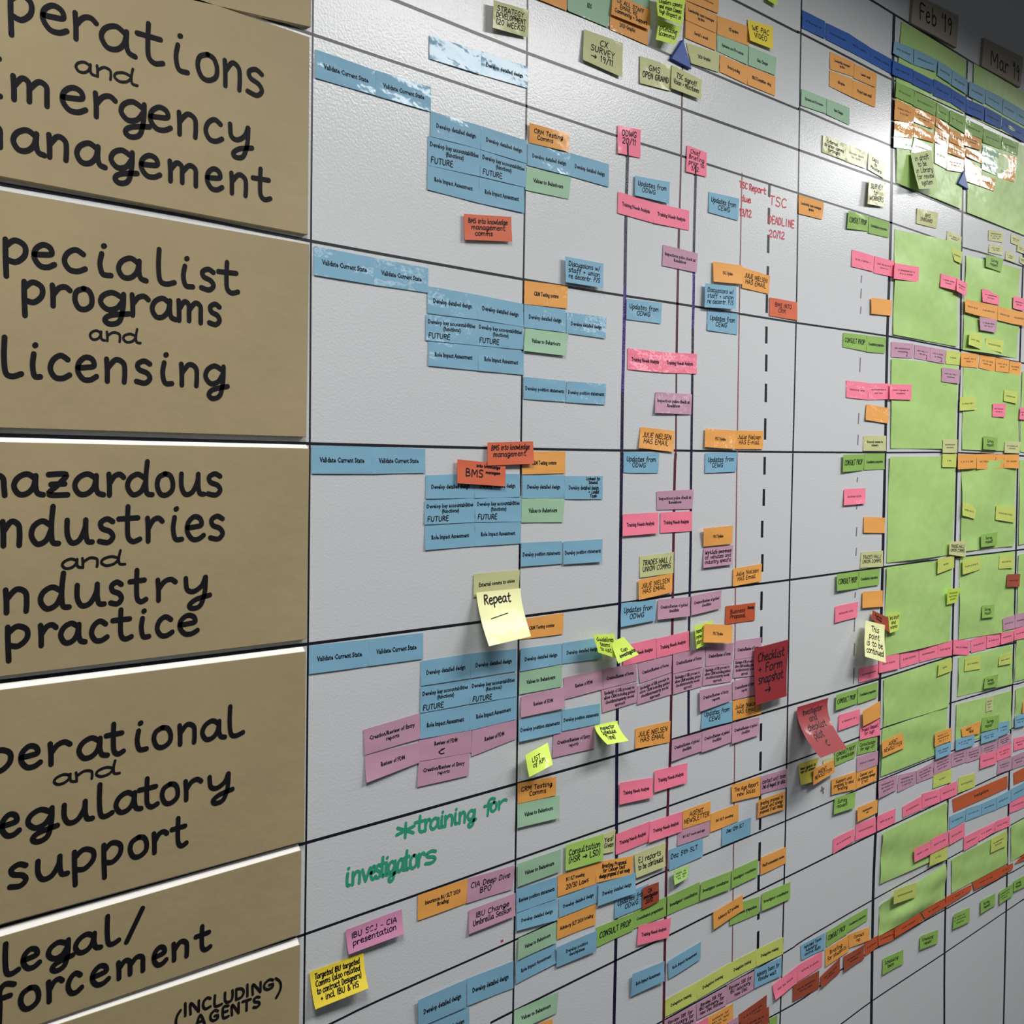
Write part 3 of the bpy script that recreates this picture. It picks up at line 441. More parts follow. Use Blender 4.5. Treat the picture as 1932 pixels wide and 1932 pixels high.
('printed_label','B',[10017,14971,8,10816,14974,8,10801,14673,10,10016,14676,12],1.6,0,0,[('p','Develop detailed design',0.5,0.5,0.782,0.25)],'blue label reading Develop detailed design, left one of two, hazardous industries row, second column','blue labels'),
('printed_label','B',[10816,14963,8,11585,14965,8,11581,14647,16,10809,14656,10],1.6,0,0,[('p','Develop detailed design',0.5,0.5,0.782,0.25),('h','linked to\nSound',0.75,0.2,0.42,0.32),('h','+ Lead\nTask',0.78,0.78,0.4,0.34)],'blue label reading Develop detailed design, right one of two, hazardous industries row, second column','blue labels'),
('printed_label','G',[10005,14671,8,10819,14673,8,10781,14350,10,9996,14365,13],1.6,0,0,[('p','Values to Behaviours',0.5,0.5,0.68,0.25)],'sage green label reading Values to Behaviours, hazardous industries row, second column','sage green labels'),
('printed_label','B',[9997,14107,14,10768,14098,10,10767,13796,14,9982,13802,24],1.6,0,0,[('p','Develop position statements',0.5,0.5,0.918,0.25)],'blue label reading Develop position statements, left one of two, hazardous industries row, second column','blue labels'),
('printed_label','B',[10788,14092,14,11591,14095,14,11563,13784,34,10781,13785,24],1.6,0,0,[('p','Develop position statements',0.5,0.5,0.918,0.25)],'blue label reading Develop position statements, right one of two, hazardous industries row, second column','blue labels'),
('printed_label','M',[12738,16188,10,13615,16200,10,13595,15896,14,12691,15881,44],1.6,0,0,[('p','Inspections pulse check at\nRoadshow',0.5,0.5,0.8840000000000001,0.44)],'mauve label reading Inspections pulse check at, specialist programs row, second column','mauve labels'),
('printed_label','M',[12786,14744,8,13689,14769,8,13660,14476,10,12797,14474,11],1.6,0,0,[('p','Inspections pulse check at\nRoadshow',0.5,0.5,0.8840000000000001,0.44)],'mauve label reading Inspections pulse check at, hazardous industries row, third column','mauve labels'),
('printed_label','P',[12020,14427,14,12829,14440,10,12804,14135,34,12000,14121,34],1.6,0,0,[('p','Training Needs Analysis',0.5,0.5,0.782,0.25)],'pink label reading Training Needs Analysis, hazardous industries row, second column','pink labels'),
('printed_label','P',[12879,14436,8,13654,14439,8,13657,14139,10,12877,14135,14],1.6,0,0,[('p','Training Needs Analysis',0.5,0.5,0.782,0.25)],'pink label reading Training Needs Analysis, hazardous industries row, third column','pink labels'),
('printed_label','M',[12876,18326,8,13723,18323,8,13684,18028,15,12855,18021,13],1.6,0,0,[('p','Inspections pulse check at\nRoadshow',0.5,0.5,0.8840000000000001,0.44)],'mauve label reading Inspections pulse check at, operations row, third column','mauve labels'),
('sticky_note','Y',[12414,13815,8,13217,13842,8,13210,13529,11,12414,13507,12],1.6,0,0,[('h','TRADES HALL /\nUNION COMMS',0.5,0.5,0.84,0.6)],'pale yellow sticky note reading TRADES HALL / UNION, hazardous industries row, second column','pale yellow sticky notes'),
('sticky_note','O',[12372,13475,24,13184,13531,14,13153,13247,34,12372,13191,34],1.6,0,0,[('h','JULIE NIELSEN\nHAS EMAIL',0.5,0.5,0.84,0.58)],'orange sticky note reading HAS EMAIL, hazardous industries row, second column','orange sticky notes'),
('sticky_note','B',[12008,13173,10,12794,13160,10,12759,12863,34,11975,12840,34],1.6,0,0,[('h','Updates from\nODWG',0.5,0.5,0.84,0.58)],'blue sticky note reading Updates from ODWG, regulatory support row, second column','blue sticky notes'),
('printed_label','B',[10001,12740,8,10778,12728,8,10775,12453,14,9988,12449,17],1.6,0,0,[('p','Develop detailed design',0.5,0.5,0.782,0.25)],'blue label reading Develop detailed design, left one of two, regulatory support row, second column','blue labels'),
('printed_label','B',[10794,12732,8,11600,12729,8,11594,12437,17,10786,12451,12],1.6,0,0,[('p','Develop detailed design',0.5,0.5,0.782,0.25)],'blue label reading Develop detailed design, right one of two, regulatory support row, second column','blue labels'),
('printed_label','G',[9989,12432,8,10790,12445,8,10783,12147,10,9976,12153,16],1.6,0,0,[('p','Values to Behaviours',0.5,0.5,0.68,0.25)],'sage green label reading Values to Behaviours, regulatory support row, second column','sage green labels'),
('printed_label','M',[10020,12124,10,10848,12132,10,10825,11856,34,9999,11853,34],1.6,0,0,[('p','Review of FDM',0.5,0.5,0.44200000000000006,0.25)],'mauve label reading Review of FDM, left one of two, regulatory support row, second column','mauve labels'),
('printed_label','M',[10824,12263,8,11624,12277,8,11627,12002,16,10847,11966,13],1.6,0,0,[('p','Review of FDM',0.5,0.5,0.44200000000000006,0.25)],'mauve label reading Review of FDM, right one of two, regulatory support row, second column','mauve labels'),
('printed_label','M',[11602,11998,8,12379,11996,8,12374,11711,15,11623,11673,16],1.6,0,0,[('p','Redesign of SIR process to\nallow CRM including guided\nchecklists/maturity model\napproach',0.5,0.5,0.8840000000000001,0.84)],'mauve label reading Redesign of SIR process, left one of two, regulatory support row, second column','mauve labels'),
('printed_label','M',[12408,11944,8,13192,12033,8,13190,11715,14,12383,11674,16],1.6,0,0,[('p','Redesign of SIR process to\nallow CRM including guided\nchecklists/maturity model\napproach',0.5,0.5,0.8840000000000001,0.84)],'mauve label reading Redesign of SIR process, right one of two, regulatory support row, second column','mauve labels'),
('printed_label','M',[11633,12276,8,12365,12283,8,12376,12020,10,11632,12000,12],1.6,0,0,[('p','Creation/Review of Forms',0.5,0.5,0.8160000000000001,0.25)],'mauve label reading Creation/Review of Forms, left one of two, regulatory support row, second column','mauve labels'),
('printed_label','M',[12402,12267,8,13203,12297,8,13184,12046,12,12441,11976,11],1.6,0,0,[('p','Creation/Review of Forms',0.5,0.5,0.8160000000000001,0.25)],'mauve label reading Creation/Review of Forms, right one of two, regulatory support row, second column','mauve labels'),
('printed_label','P',[12065,12559,8,12816,12595,8,12811,12299,16,12058,12272,10],1.6,0,0,[('p','Training Needs Analysis',0.5,0.5,0.782,0.25)],'pink label reading Training Needs Analysis, regulatory support row, second column','pink labels'),
('printed_label','P',[12825,12584,8,13618,12623,8,13626,12328,15,12827,12298,10],1.6,0,0,[('p','Training Needs Analysis',0.5,0.5,0.782,0.25)],'pink label reading Training Needs Analysis, regulatory support row, third column','pink labels'),
('printed_label','M',[13231,12009,8,13969,12013,8,13958,11735,13,13231,11706,13],1.6,0,0,[('p','Redesign of SIR process to\nallow CRM including guided\nchecklists/maturity model\napproach',0.5,0.5,0.8840000000000001,0.84)],'mauve label reading Redesign of SIR process, first of three along, regulatory support row, third column','mauve labels'),
('printed_label','M',[14001,12022,8,14765,12010,8,14756,11708,11,13977,11739,14],1.6,0,0,[('p','Redesign of SIR process to\nallow CRM including guided\nchecklists/maturity model\napproach',0.5,0.5,0.8840000000000001,0.84)],'mauve label reading Redesign of SIR process, second of three along, regulatory support row, third column','mauve labels'),
('printed_label','M',[14821,12056,8,15458,12017,8,15432,11717,14,14799,11756,12],1.6,0,0,[('p','Redesign of SIR process to\nallow CRM including guided\nchecklists/maturity model\napproach',0.5,0.5,0.8840000000000001,0.84)],'mauve label reading Redesign of SIR process, third of three along, regulatory support row, third column','mauve labels'),
('printed_label','M',[13225,12312,8,14048,12323,8,13990,12037,15,13227,12016,11],1.6,0,0,[('p','Creation/Review of Forms',0.5,0.5,0.8160000000000001,0.25)],'mauve label reading Creation/Review of Forms, first of three along, regulatory support row, third column','mauve labels'),
('printed_label','M',[14058,12335,8,14815,12321,8,14772,11996,11,14048,12030,12],1.6,0,0,[('p','Creation/Review of Forms',0.5,0.5,0.8160000000000001,0.25)],'mauve label reading Creation/Review of Forms, second of three along, regulatory support row, third column','mauve labels'),
('printed_label','M',[14849,12344,8,15607,12327,8,15596,12016,13,14839,12048,11],1.6,0,0,[('p','Creation/Review of Forms',0.5,0.5,0.8160000000000001,0.25)],'mauve label reading Creation/Review of Forms, third of three along, regulatory support row, third column','mauve labels'),
('sticky_note','B',[13982,11385,8,14792,11373,8,14787,11058,16,13946,11072,16],1.6,0,0,[('h','Updates from\nCEWG',0.5,0.48,0.84,0.58)],'blue sticky note reading Updates from CEWG, regulatory support row, third column','blue sticky notes'),
('sticky_note','O',[14803,11385,8,15633,11356,8,15624,11064,11,14804,11068,13],1.6,0,0,[('h','Julie Nielsen\nHAS Email',0.5,0.5,0.84,0.58)],'orange sticky note reading HAS Email, regulatory support row, third column','orange sticky notes'),
('printed_label','M',[13873,11685,35,14736,11674,25,14728,11406,35,13877,11356,45],1.6,0,0,[('p','Creation/Review of Entry\nreports',0.5,0.5,0.8160000000000001,0.44)],'mauve label reading Creation/Review of Entry, left one of two, regulatory support row, third column','mauve labels'),
('printed_label','M',[14784,11698,8,15477,11724,8,15456,11399,12,14795,11400,13],1.6,0,0,[('p','Creation/Review of Entry\nreports',0.5,0.5,0.8160000000000001,0.44)],'mauve label reading Creation/Review of Entry, right one of two, regulatory support row, third column','mauve labels'),
('printed_label','B',[9978,11826,10,10787,11813,10,10775,11529,24,9964,11544,34],1.6,0,0,[('p','Develop position statements',0.5,0.5,0.918,0.25)],'blue label reading Develop position statements, left one of two, regulatory support row, second column','blue labels'),
('printed_label','B',[10805,11827,8,11570,11807,8,11578,11524,12,10795,11546,14],1.6,0,0,[('p','Develop position statements',0.5,0.5,0.918,0.25)],'blue label reading Develop position statements, right one of two, regulatory support row, second column','blue labels'),
('printed_label','M',[10632,11527,8,11461,11507,8,11439,11202,16,10615,11213,13],1.6,0,0,[('p','Creation/Review of Entry\nreports',0.5,0.5,0.8160000000000001,0.44)],'mauve label reading Creation/Review of Entry reports, regulatory support row, second column','mauve labels'),
('sticky_note','L',[11152,12833,241,11739,12779,121,11782,12426,141,11233,12587,261],1,(6,6),0,[('h','Guidelines\nteams\nto visit',0.5,0.5,0.84,0.72)],'lime curling sticky note reading Guidelines teams to visit, regulatory support row, second column','lime sticky notes'),
('sticky_note','L',[11646,12670,141,11912,12718,141,12104,12465,261,11658,12387,261],1.2,(6,6),0,[('h','Can\ninvestigate',0.6,0.65,0.84,0.4)],'lime curling sticky note reading Can investigate, regulatory support row, second column','lime sticky notes'),
('sticky_note','L',[11451,11523,24,11936,11511,24,11869,11287,284,11374,11321,324],1.7,(6,10),0,[('h','Inspector\nSchedule\nTime?',0.5,0.5,0.84,0.72)],'lime curling sticky note reading Inspector Schedule Time?, regulatory support row, second column','lime sticky notes'),
('sticky_note','O',[12362,11329,8,13183,11317,8,13161,10999,15,12349,11040,14],1.6,0,0,[('h','JULIE NIELSEN\nHAS EMAIL',0.5,0.5,0.84,0.58)],'orange sticky note reading HAS EMAIL, regulatory support row, second column','orange sticky notes'),
('sticky_note','L',[9968,11389,144,10494,11445,34,10356,11219,264,9977,11117,204],1,(6,8),0,[('h','LIST\nof KPI',0.5,0.5,0.84,0.5)],'lime curling sticky note reading LIST of KPI, regulatory support row, second column','lime sticky notes'),
('sticky_note','O',[9965,10999,8,10694,10952,8,10682,10701,15,9973,10730,10],1.6,0,0,[('h','CRM Testing\nComms',0.5,0.5,0.84,0.58)],'orange sticky note reading CRM Testing Comms, legal row, second column','orange sticky notes'),
('printed_label','G',[9966,10726,10,10768,10688,10,10730,10389,34,9945,10425,34],1.6,0,0,[('p','Values to Behaviours',0.5,0.5,0.68,0.25)],'sage green label reading Values to Behaviours, legal row, second column','sage green labels'),
('printed_label','P',[11995,10614,24,12768,10542,14,12734,10262,44,11988,10305,34],1.6,0,0,[('p','Training Needs Analysis',0.5,0.5,0.782,0.25)],'pink label reading Training Needs Analysis, legal row, second column','pink labels'),
('printed_label','P',[12804,10632,14,13615,10606,10,13578,10315,34,12784,10322,34],1.6,0,0,[('p','Training Needs Analysis',0.5,0.5,0.782,0.25)],'pink label reading Training Needs Analysis, legal row, third column','pink labels'),
('printed_label','G',[9949,9957,34,10767,9957,34,10773,9650,24,9962,9649,24],1.6,0,0,[('p','Values to Behaviours',0.5,0.5,0.68,0.25)],'sage green label reading Values to Behaviours, agents row, second column','sage green labels'),
('sticky_note','Y',[11657,9949,8,11934,9951,8,11903,9647,15,11660,9676,17],1.6,0,0,[('h','Yes!\nGiven',0.5,0.5,0.8,0.58)],'pale yellow sticky note reading Yes! Given, agents row, second column','pale yellow sticky notes'),
('sticky_note','E2',[10874,9980,26,11659,9958,22,11639,9593,36,10867,9635,36],1.6,0,0,[('h','Consultation\n(HSR -> LSD)',0.5,0.5,0.84,0.58)],'leaf green sticky note reading Consultation (HSR LSD), agents row, second column','leaf green sticky notes'),
('printed_label','P',[11944,9884,8,12719,9903,8,12687,9607,14,11943,9590,12],1.6,0,0,[('p','Training Needs Analysis',0.5,0.5,0.782,0.25)],'pink label reading Training Needs Analysis, left one of two, agents row, second column','pink labels'),
('printed_label','M',[13400,9595,8,14216,9581,8,14212,9362,15,13384,9380,15],1.6,0,0,[('p','BU SLT work and sign',0.5,0.5,0.68,0.25)],'mauve label reading BU SLT work and, agents row, third column','mauve labels'),
('sticky_note','O',[13518,9885,8,14231,9890,8,14229,9592,15,13519,9607,11],1.6,0,0,[('h','AGENT\nNEWSLETTER',0.5,0.5,0.92,0.62)],'orange sticky note reading AGENT NEWSLETTER, agents row, third column','orange sticky notes'),
('printed_label','P',[12720,9891,14,13499,9884,14,13482,9581,24,12661,9604,34],1.6,0,0,[('p','Training Needs Analysis',0.5,0.5,0.782,0.25)],'pink label reading Training Needs Analysis, right one of two, agents row, second column','pink labels'),
('sticky_note','Y',[12356,9503,14,13097,9498,10,13059,9156,44,12384,9151,34],1.6,0,0,[('h','EJ reports\nto be continued',0.5,0.5,0.84,0.58)],'pale yellow sticky note reading EJ reports to be, agents row, second column','pale yellow sticky notes'),
('sticky_note','O',[11523,9585,8,12345,9480,8,12311,9220,17,11517,9299,17],1.6,0,0,[('h','Briefing Proposal\nfor Cancer Unit\nalways proposal if not ready',0.5,0.5,0.84,0.72)],'orange sticky note reading Briefing Proposal for Cancer, agents row, second column','orange sticky notes'),
('printed_label','O',[10743,9598,8,11523,9574,8,11521,9283,13,10739,9309,14],1.6,0,0,[('p','BU SLT meeting',0.45,0.32,0.47600000000000003,0.25),('h','20/30 Laws',0.5,0.68,0.6,0.28)],'orange label reading BU SLT meeting, agents row, second column','orange labels'),
('sticky_note','B',[11939,8970,8,12706,8979,8,12708,8666,10,11924,8675,17],1.6,0,0,[('h','Updates from\nODWG',0.5,0.5,0.84,0.58)],'blue sticky note reading Updates from ODWG, row under agents, second column','blue sticky notes'),
('printed_label','B',[9956,9611,8,10726,9587,8,10714,9291,16,9960,9310,14],1.6,0,0,[('p','Review position statements',0.5,0.5,0.8840000000000001,0.25)],'blue label reading Review position statements, agents row, second column','blue labels'),
('printed_label','B',[9964,9307,10,10736,9277,10,10703,9011,44,9952,9077,24],1.6,0,0,[('p','Develop detailed design',0.5,0.5,0.782,0.25)],'blue label reading Develop detailed design, first of three along, agents row, second column','blue labels'),
('printed_label','B',[10762,9275,8,11570,9285,8,11548,9008,15,10770,9016,11],1.6,0,0,[('p','Develop detailed design',0.5,0.5,0.782,0.25)],'blue label reading Develop detailed design, second of three along, agents row, second column','blue labels'),
('printed_label','B',[11561,9274,24,12389,9228,22,12342,8948,56,11534,8971,36],1.6,0,0,[('p','Develop detailed design',0.5,0.5,0.782,0.25)],'blue label reading Develop detailed design, third of three along, agents row, second column','blue labels'),
('printed_label','O',[10741,9000,8,11531,8999,8,11513,8708,12,10733,8729,12],1.6,0,0,[('p','Advisory SLT 2020 briefing',0.5,0.5,0.8840000000000001,0.25)],'orange label reading Advisory SLT 2020 briefing, row under agents, second column','orange labels'),
('printed_label','E',[12359,8646,8,13125,8671,8,13122,8379,14,12360,8405,11],1.6,0,0,[('p','Consultation preparation',0.5,0.5,0.8160000000000001,0.25)],'leaf green label reading Consultation preparation, row under agents, second column','leaf green labels'),
('sticky_note','E',[11544,8657,8,12368,8637,8,12353,8390,16,11542,8379,13],1.6,0,0,[('h','CONSULT PROP',0.5,0.5,0.85,0.4)],'leaf green sticky note reading CONSULT PROP, row under agents, second column','leaf green sticky notes'),
('sticky_note','D',[12541,8960,25,12919,8953,25,12927,8662,30,12533,8646,28],1.6,0,0,[('h','CIA\ninvestigation\n20/12',0.5,0.5,0.84,0.72)],'dark rust sticky note reading CIA investigation 20/12, row under agents, second column','dark rust sticky notes'),
('printed_label','P',[12469,8417,14,13229,8327,24,13173,8045,34,12432,8139,24],1.6,0,0,[('p','Training Needs Analysis',0.5,0.5,0.782,0.25)],'pink label reading Training Needs Analysis, row under agents, second column','pink labels'),
('printed_label','G',[9991,8968,24,10708,8981,24,10704,8702,24,9971,8682,24],1.6,0,0,[('p','Values to Behaviours',0.5,0.5,0.68,0.25)],'sage green label reading Values to Behaviours, row under agents, second column','sage green labels'),
('printed_label','B',[9957,8659,8,10721,8681,8,10717,8414,15,9952,8371,16],1.6,0,0,[('p','Role Impact Assessment',0.5,0.5,0.748,0.25)],'blue label reading Role Impact Assessment, row under agents, second column','blue labels'),
('printed_label','B',[10702,8638,34,11524,8630,34,11510,8343,34,10716,8356,24],1.6,0,0,[('p','Develop position\ndescriptions',0.5,0.5,0.544,0.44)],'blue label reading Develop position descriptions, row under agents, second column','blue labels'),
('printed_label','B',[12301,7768,44,13082,7706,24,13061,7419,44,12294,7430,24],1.6,0,0,[('p','Role Impact Assessment',0.5,0.5,0.748,0.25)],'blue label reading Role Impact Assessment, second row under agents, second column','blue labels'),
('printed_label','G',[9931,8028,10,10763,8010,14,10734,7721,14,9900,7770,44],1.6,0,0,[('p','Values to Behaviours',0.5,0.5,0.68,0.25)],'sage green label reading Values to Behaviours, second row under agents, second column','sage green labels'),
('printed_label','O',[10064,7719,8,10660,7671,8,10656,7410,14,10063,7458,12],1.6,0,0,[('s',1,0.5,0.5,0.68,0.17)],'orange label with blurred print, second row under agents, second column','orange labels'),
('sticky_note','P',[13412,19865,14,13909,19859,14,13906,19495,14,13386,19473,24],1.6,0,0,[('h','Chief\nBriefing\nprior to\n3/12',0.5,0.5,0.84,0.85),('v','',0.46,0.86,0.1,0.3)],'pink sticky note reading Chief Briefing prior to, operations row, third column','pink sticky notes'),
('sticky_note','B',[13982,19288,8,14795,19327,8,14758,18980,15,13974,18977,11],1.6,0,0,[('h','Updates from\nCEWG',0.5,0.5,0.84,0.58)],'blue sticky note reading Updates from CEWG, operations row, third column','blue sticky notes'),
('sticky_note','O',[14912,18274,8,15707,18240,8,15666,17941,16,14888,17947,14],1.6,0,0,[('h','JULIE NIELSEN\nHAS EMAIL',0.5,0.5,0.84,0.58)],'orange sticky note reading HAS EMAIL, operations row, third column','orange sticky notes'),
('printed_label','O',[14089,18249,24,14902,18297,14,14853,17997,44,14089,17940,44],1.6,0,0,[('p','PSC Update',0.5,0.5,0.34,0.25)],'orange label reading PSC Update, operations row, third column','orange labels'),
('sticky_note','B',[13853,17885,54,14696,17933,44,14648,17579,74,13836,17523,64],1.6,0,0,[('h','Discussions w/\nstaff + union\nre decentr. P/S',0.5,0.5,0.84,0.72)],'blue sticky note reading Discussions w/ staff union, operations row, third column','blue sticky notes'),
('sticky_note','B',[13989,17496,8,14804,17531,8,14783,17200,12,13977,17194,14],1.6,0,0,[('h','Updates from\nCEWG',0.5,0.5,0.84,0.58)],'blue sticky note reading Updates from CEWG, specialist programs row, third column','blue sticky notes'),
('sticky_note','R',[15692,17892,8,16550,17908,8,16548,17604,14,15694,17591,12],1.6,0,0,[('h','BMS INTO\nCRM',0.5,0.5,0.7,0.58)],'rust red sticky note reading BMS INTO CRM, operations row, third column','rust red sticky notes'),
('printed_label','O',[13942,15697,24,14794,15693,14,14737,15399,34,13924,15414,34],1.6,0,0,[('p','PSC Update',0.5,0.5,0.34,0.25)],'orange label reading PSC Update, specialist programs row, third column','orange labels'),
('sticky_note','O',[14791,15693,8,15579,15711,8,15550,15415,16,14768,15400,13],1.6,0,0,[('h','Julie Nielsen\nHAS E-mail',0.5,0.5,0.84,0.58)],'orange sticky note reading HAS E-mail, specialist programs row, third column','orange sticky notes'),
('sticky_note','B',[13973,15321,8,14834,15349,8,14795,15042,16,13968,15019,16],1.6,0,0,[('h','Updates from\nCEWG',0.5,0.5,0.84,0.58)],'blue sticky note reading Updates from CEWG, hazardous industries row, third column','blue sticky notes'),
('printed_label','O',[13890,14172,54,14713,14191,24,14693,13906,34,13938,13892,24],1.6,0,0,[('p','PSC Update',0.5,0.5,0.34,0.25)],'orange label reading PSC Update, hazardous industries row, third column','orange labels'),
('sticky_note','M',[13963,13865,14,14746,13877,14,14698,13581,44,13931,13564,34],1.6,0,0,[('h','WorkSafe awareness\nof vehicles and\nindustry specific',0.5,0.5,0.9,0.72)],'mauve sticky note reading WorkSafe awareness of vehicles, hazardous industries row, third column','mauve sticky notes'),
('sticky_note','O',[14755,13504,14,15578,13539,14,15530,13259,34,14747,13224,24],1.6,0,0,[('h','Julie Nielsen\nHAS Email',0.5,0.5,0.84,0.58)],'orange sticky note reading HAS Email, hazardous industries row, third column','orange sticky notes'),
('printed_label','M',[12846,13158,14,13631,13142,14,13585,12855,44,12803,12868,44],1.6,0,0,[('p','Creation/Review of guided\nchecklists',0.5,0.5,0.8500000000000001,0.44)],'mauve label reading Creation/Review of guided, left one of two, regulatory support row, third column','mauve labels'),
('printed_label','M',[13662,13152,14,14447,13185,14,14403,12906,34,13640,12861,34],1.6,0,0,[('p','Creation/Review of guided\nchecklists',0.5,0.5,0.8500000000000001,0.44)],'mauve label reading Creation/Review of guided, right one of two, regulatory support row, third column','mauve labels'),
('sticky_note','L',[13648,12697,84,14194,12738,44,13979,12384,64,13680,12351,104],1,0,0,[('h','need\nnew\nplan',0.25,0.5,0.4,0.72)],'lime sticky note reading need new plan, regulatory support row, third column','lime sticky notes'),
('printed_label','O',[13895,12712,88,14656,12623,88,14595,12352,118,13838,12437,118],1.6,0,0,[('p','PSC Update',0.5,0.5,0.34,0.25)],'orange label reading PSC Update, regulatory support row, third column','orange labels'),
('sticky_note','R2',[14574,12922,8,15411,12915,8,15390,12628,11,14560,12637,15],1.6,0,0,[('h','Business\nProposal',0.42,0.5,0.6,0.58),('h','Ready',0.85,0.25,0.22,0.2)],'burnt orange sticky note reading Business Proposal, regulatory support row, third column','burnt orange sticky notes'),
('printed_label','M',[13222,11020,14,13971,11023,14,13952,10727,24,13182,10708,34],1.6,0,0,[('p','Creation/Review of guided\nchecklists',0.5,0.5,0.8500000000000001,0.44)],'mauve label reading Creation/Review of guided checklists, first of three along, legal row, third column','mauve labels'),
('printed_label','M',[13981,11028,14,14779,11032,14,14749,10735,24,13949,10710,34],1.6,0,0,[('p','Creation/Review of guided\nchecklists',0.5,0.5,0.8500000000000001,0.44)],'mauve label reading Creation/Review of guided checklists, second of three along, legal row, third column','mauve labels'),
('printed_label','M',[14791,11037,14,15571,11011,14,15536,10727,34,14758,10708,34],1.6,0,0,[('p','Creation/Review of guided\nchecklists',0.5,0.5,0.8500000000000001,0.44)],'mauve label reading Creation/Review of guided checklists, third of three along, legal row, third column','mauve labels'),
('sticky_note','C',[15346,12176,47,16395,12216,37,16226,11284,117,15236,11279,157],1.5,(8,10),0,[('h','Checklist\n+ Form\nsnapshot\n->',0.5,0.5,0.78,0.78)],'crimson curling sticky note reading Checklist Form snapshot, regulatory support row, third column','crimson sticky notes'),
('printed_label','O',[14247,9685,8,15005,9690,8,15006,9402,12,14221,9399,15],1.6,0,0,[('p','BU SLT meeting',0.5,0.5,0.6,0.2)],'orange label reading BU SLT meeting, agents row, third column','orange labels'),
('sticky_note','O',[14788,10038,24,15634,10021,14,15615,9698,24,14795,9757,24],1.6,0,0,[('h','The Age Report\nnew Sales',0.5,0.5,0.84,0.58)],'orange sticky note reading The Age Report new, agents row, third column','orange sticky notes'),
('sticky_note','M',[15656,10009,8,16466,9990,8,16440,9677,14,15643,9717,13],1.6,0,0,[('h','contact unit team\n2nd of August for ideas',0.5,0.5,0.9,0.58)],'mauve sticky note reading contact unit team 2nd, agents row, third column','mauve sticky notes'),
('sticky_note','O',[15540,9640,34,16402,9614,14,16352,9325,34,15538,9336,24],1.6,0,0,[('h','Briefing proposal to\nCancer unit always\nproposal if not ready',0.5,0.5,0.84,0.72)],'orange sticky note reading Briefing proposal to Cancer, agents row, third column','orange sticky notes'),
('sticky_note','B',[13191,9368,8,14047,9346,8,14031,9067,16,13184,9045,10],1.6,0,0,[('h','Dec 5th SLT',0.45,0.38,0.84,0.3)],'blue sticky note reading Dec 5th SLT, agents row, third column','blue sticky notes'),
('sticky_note','B',[14554,9388,8,15380,9387,8,15354,9101,14,14543,9101,12],1.6,0,0,[('h','Dec 12th SLT',0.45,0.28,0.6,0.25)],'blue sticky note reading Dec 12th SLT, agents row, third column','blue sticky notes'),
('sticky_note','E3',[13224,9049,64,13680,9013,24,13601,8850,54,13219,8846,94],1.6,0,0,[('z',3,0.5,0.5,0.68,0.62)],'light green sticky note with blurred handwriting, row under agents, third column','light green sticky notes'),
('printed_label','E',[13164,8662,8,13975,8678,8,13968,8370,10,13140,8383,15],1.6,0,0,[('p','Investigator consultation',0.5,0.5,0.8500000000000001,0.25)],'leaf green label reading Investigator consultation, first of three along, row under agents, third column','leaf green labels'),
('printed_label','E',[13985,8667,24,14813,8637,14,14767,8360,34,13956,8393,34],1.6,0,0,[('p','Investigator consultation',0.5,0.5,0.8500000000000001,0.25)],'leaf green label reading Investigator consultation, second of three along, row under agents, third column','leaf green labels'),
('printed_label','E',[14836,8645,14,15596,8647,14,15563,8369,24,14817,8351,24],1.6,0,0,[('p','Investigator consultation',0.5,0.5,0.8500000000000001,0.25)],'leaf green label reading Investigator consultation, third of three along, row under agents, third column','leaf green labels'),
('printed_label','O',[15654,8649,24,16456,8645,14,16451,8361,14,15665,8354,14],1.6,0,0,[('p','Plan/Documentation review',0.5,0.5,0.8500000000000001,0.25)],'orange label reading Plan/Documentation review, row under agents, third column','orange labels'),
('printed_label','E',[14801,8068,8,15659,7999,8,15645,7713,14,14796,7756,16],1.6,0,0,[('p','Consultation preparation',0.5,0.5,0.8160000000000001,0.25)],'leaf green label reading Consultation preparation, second row under agents, third column','leaf green labels'),
('printed_label','O',[14316,8102,30,15127,8175,30,15149,7912,35,14326,7831,35],1.6,0,0,[('p','Advisory SLT briefing',0.5,0.5,0.7140000000000001,0.25)],'orange label reading Advisory SLT briefing, second row under agents, third column','orange labels'),
('printed_label','E',[15723,8025,14,16606,7998,14,16581,7716,34,15699,7746,34],1.6,0,0,[('p','Investigator consultation',0.5,0.5,0.8500000000000001,0.25)],'leaf green label reading Investigator consultation, second row under agents, third column','leaf green labels'),
('printed_label','B',[13172,7679,24,14019,7725,14,14000,7454,24,13200,7389,14],1.6,0,0,[('p','Role Impact Assessment',0.5,0.5,0.748,0.25)],'blue label reading Role Impact Assessment, second row under agents, third column','blue labels'),
('printed_label','K',[13133,7095,8,13933,7106,8,13930,6830,14,13132,6832,12],1.6,0,0,[('p','Delegation training',0.5,0.5,0.646,0.25)],'yellow green label reading Delegation training, first of four along, second row under agents, third column','yellow green labels'),
('printed_label','K',[13933,7106,8,14788,7132,8,14782,6854,17,13935,6827,11],1.6,0,0,[('p','Delegation training',0.5,0.5,0.646,0.25)],'yellow green label reading Delegation training, second of four along, second row under agents, third column','yellow green labels'),
('printed_label','K',[14788,7132,8,15584,7120,8,15587,6835,10,14784,6853,15],1.6,0,0,[('p','Delegation training',0.5,0.5,0.646,0.25)],'yellow green label reading Delegation training, third of four along, second row under agents, third column','yellow green labels'),
('printed_label','K',[15584,7120,8,16413,7090,8,16414,6798,13,15584,6837,13],1.6,0,0,[('p','Delegation training',0.5,0.5,0.646,0.25)],'yellow green label reading Delegation training, fourth of four along, second row under agents, third column','yellow green labels'),
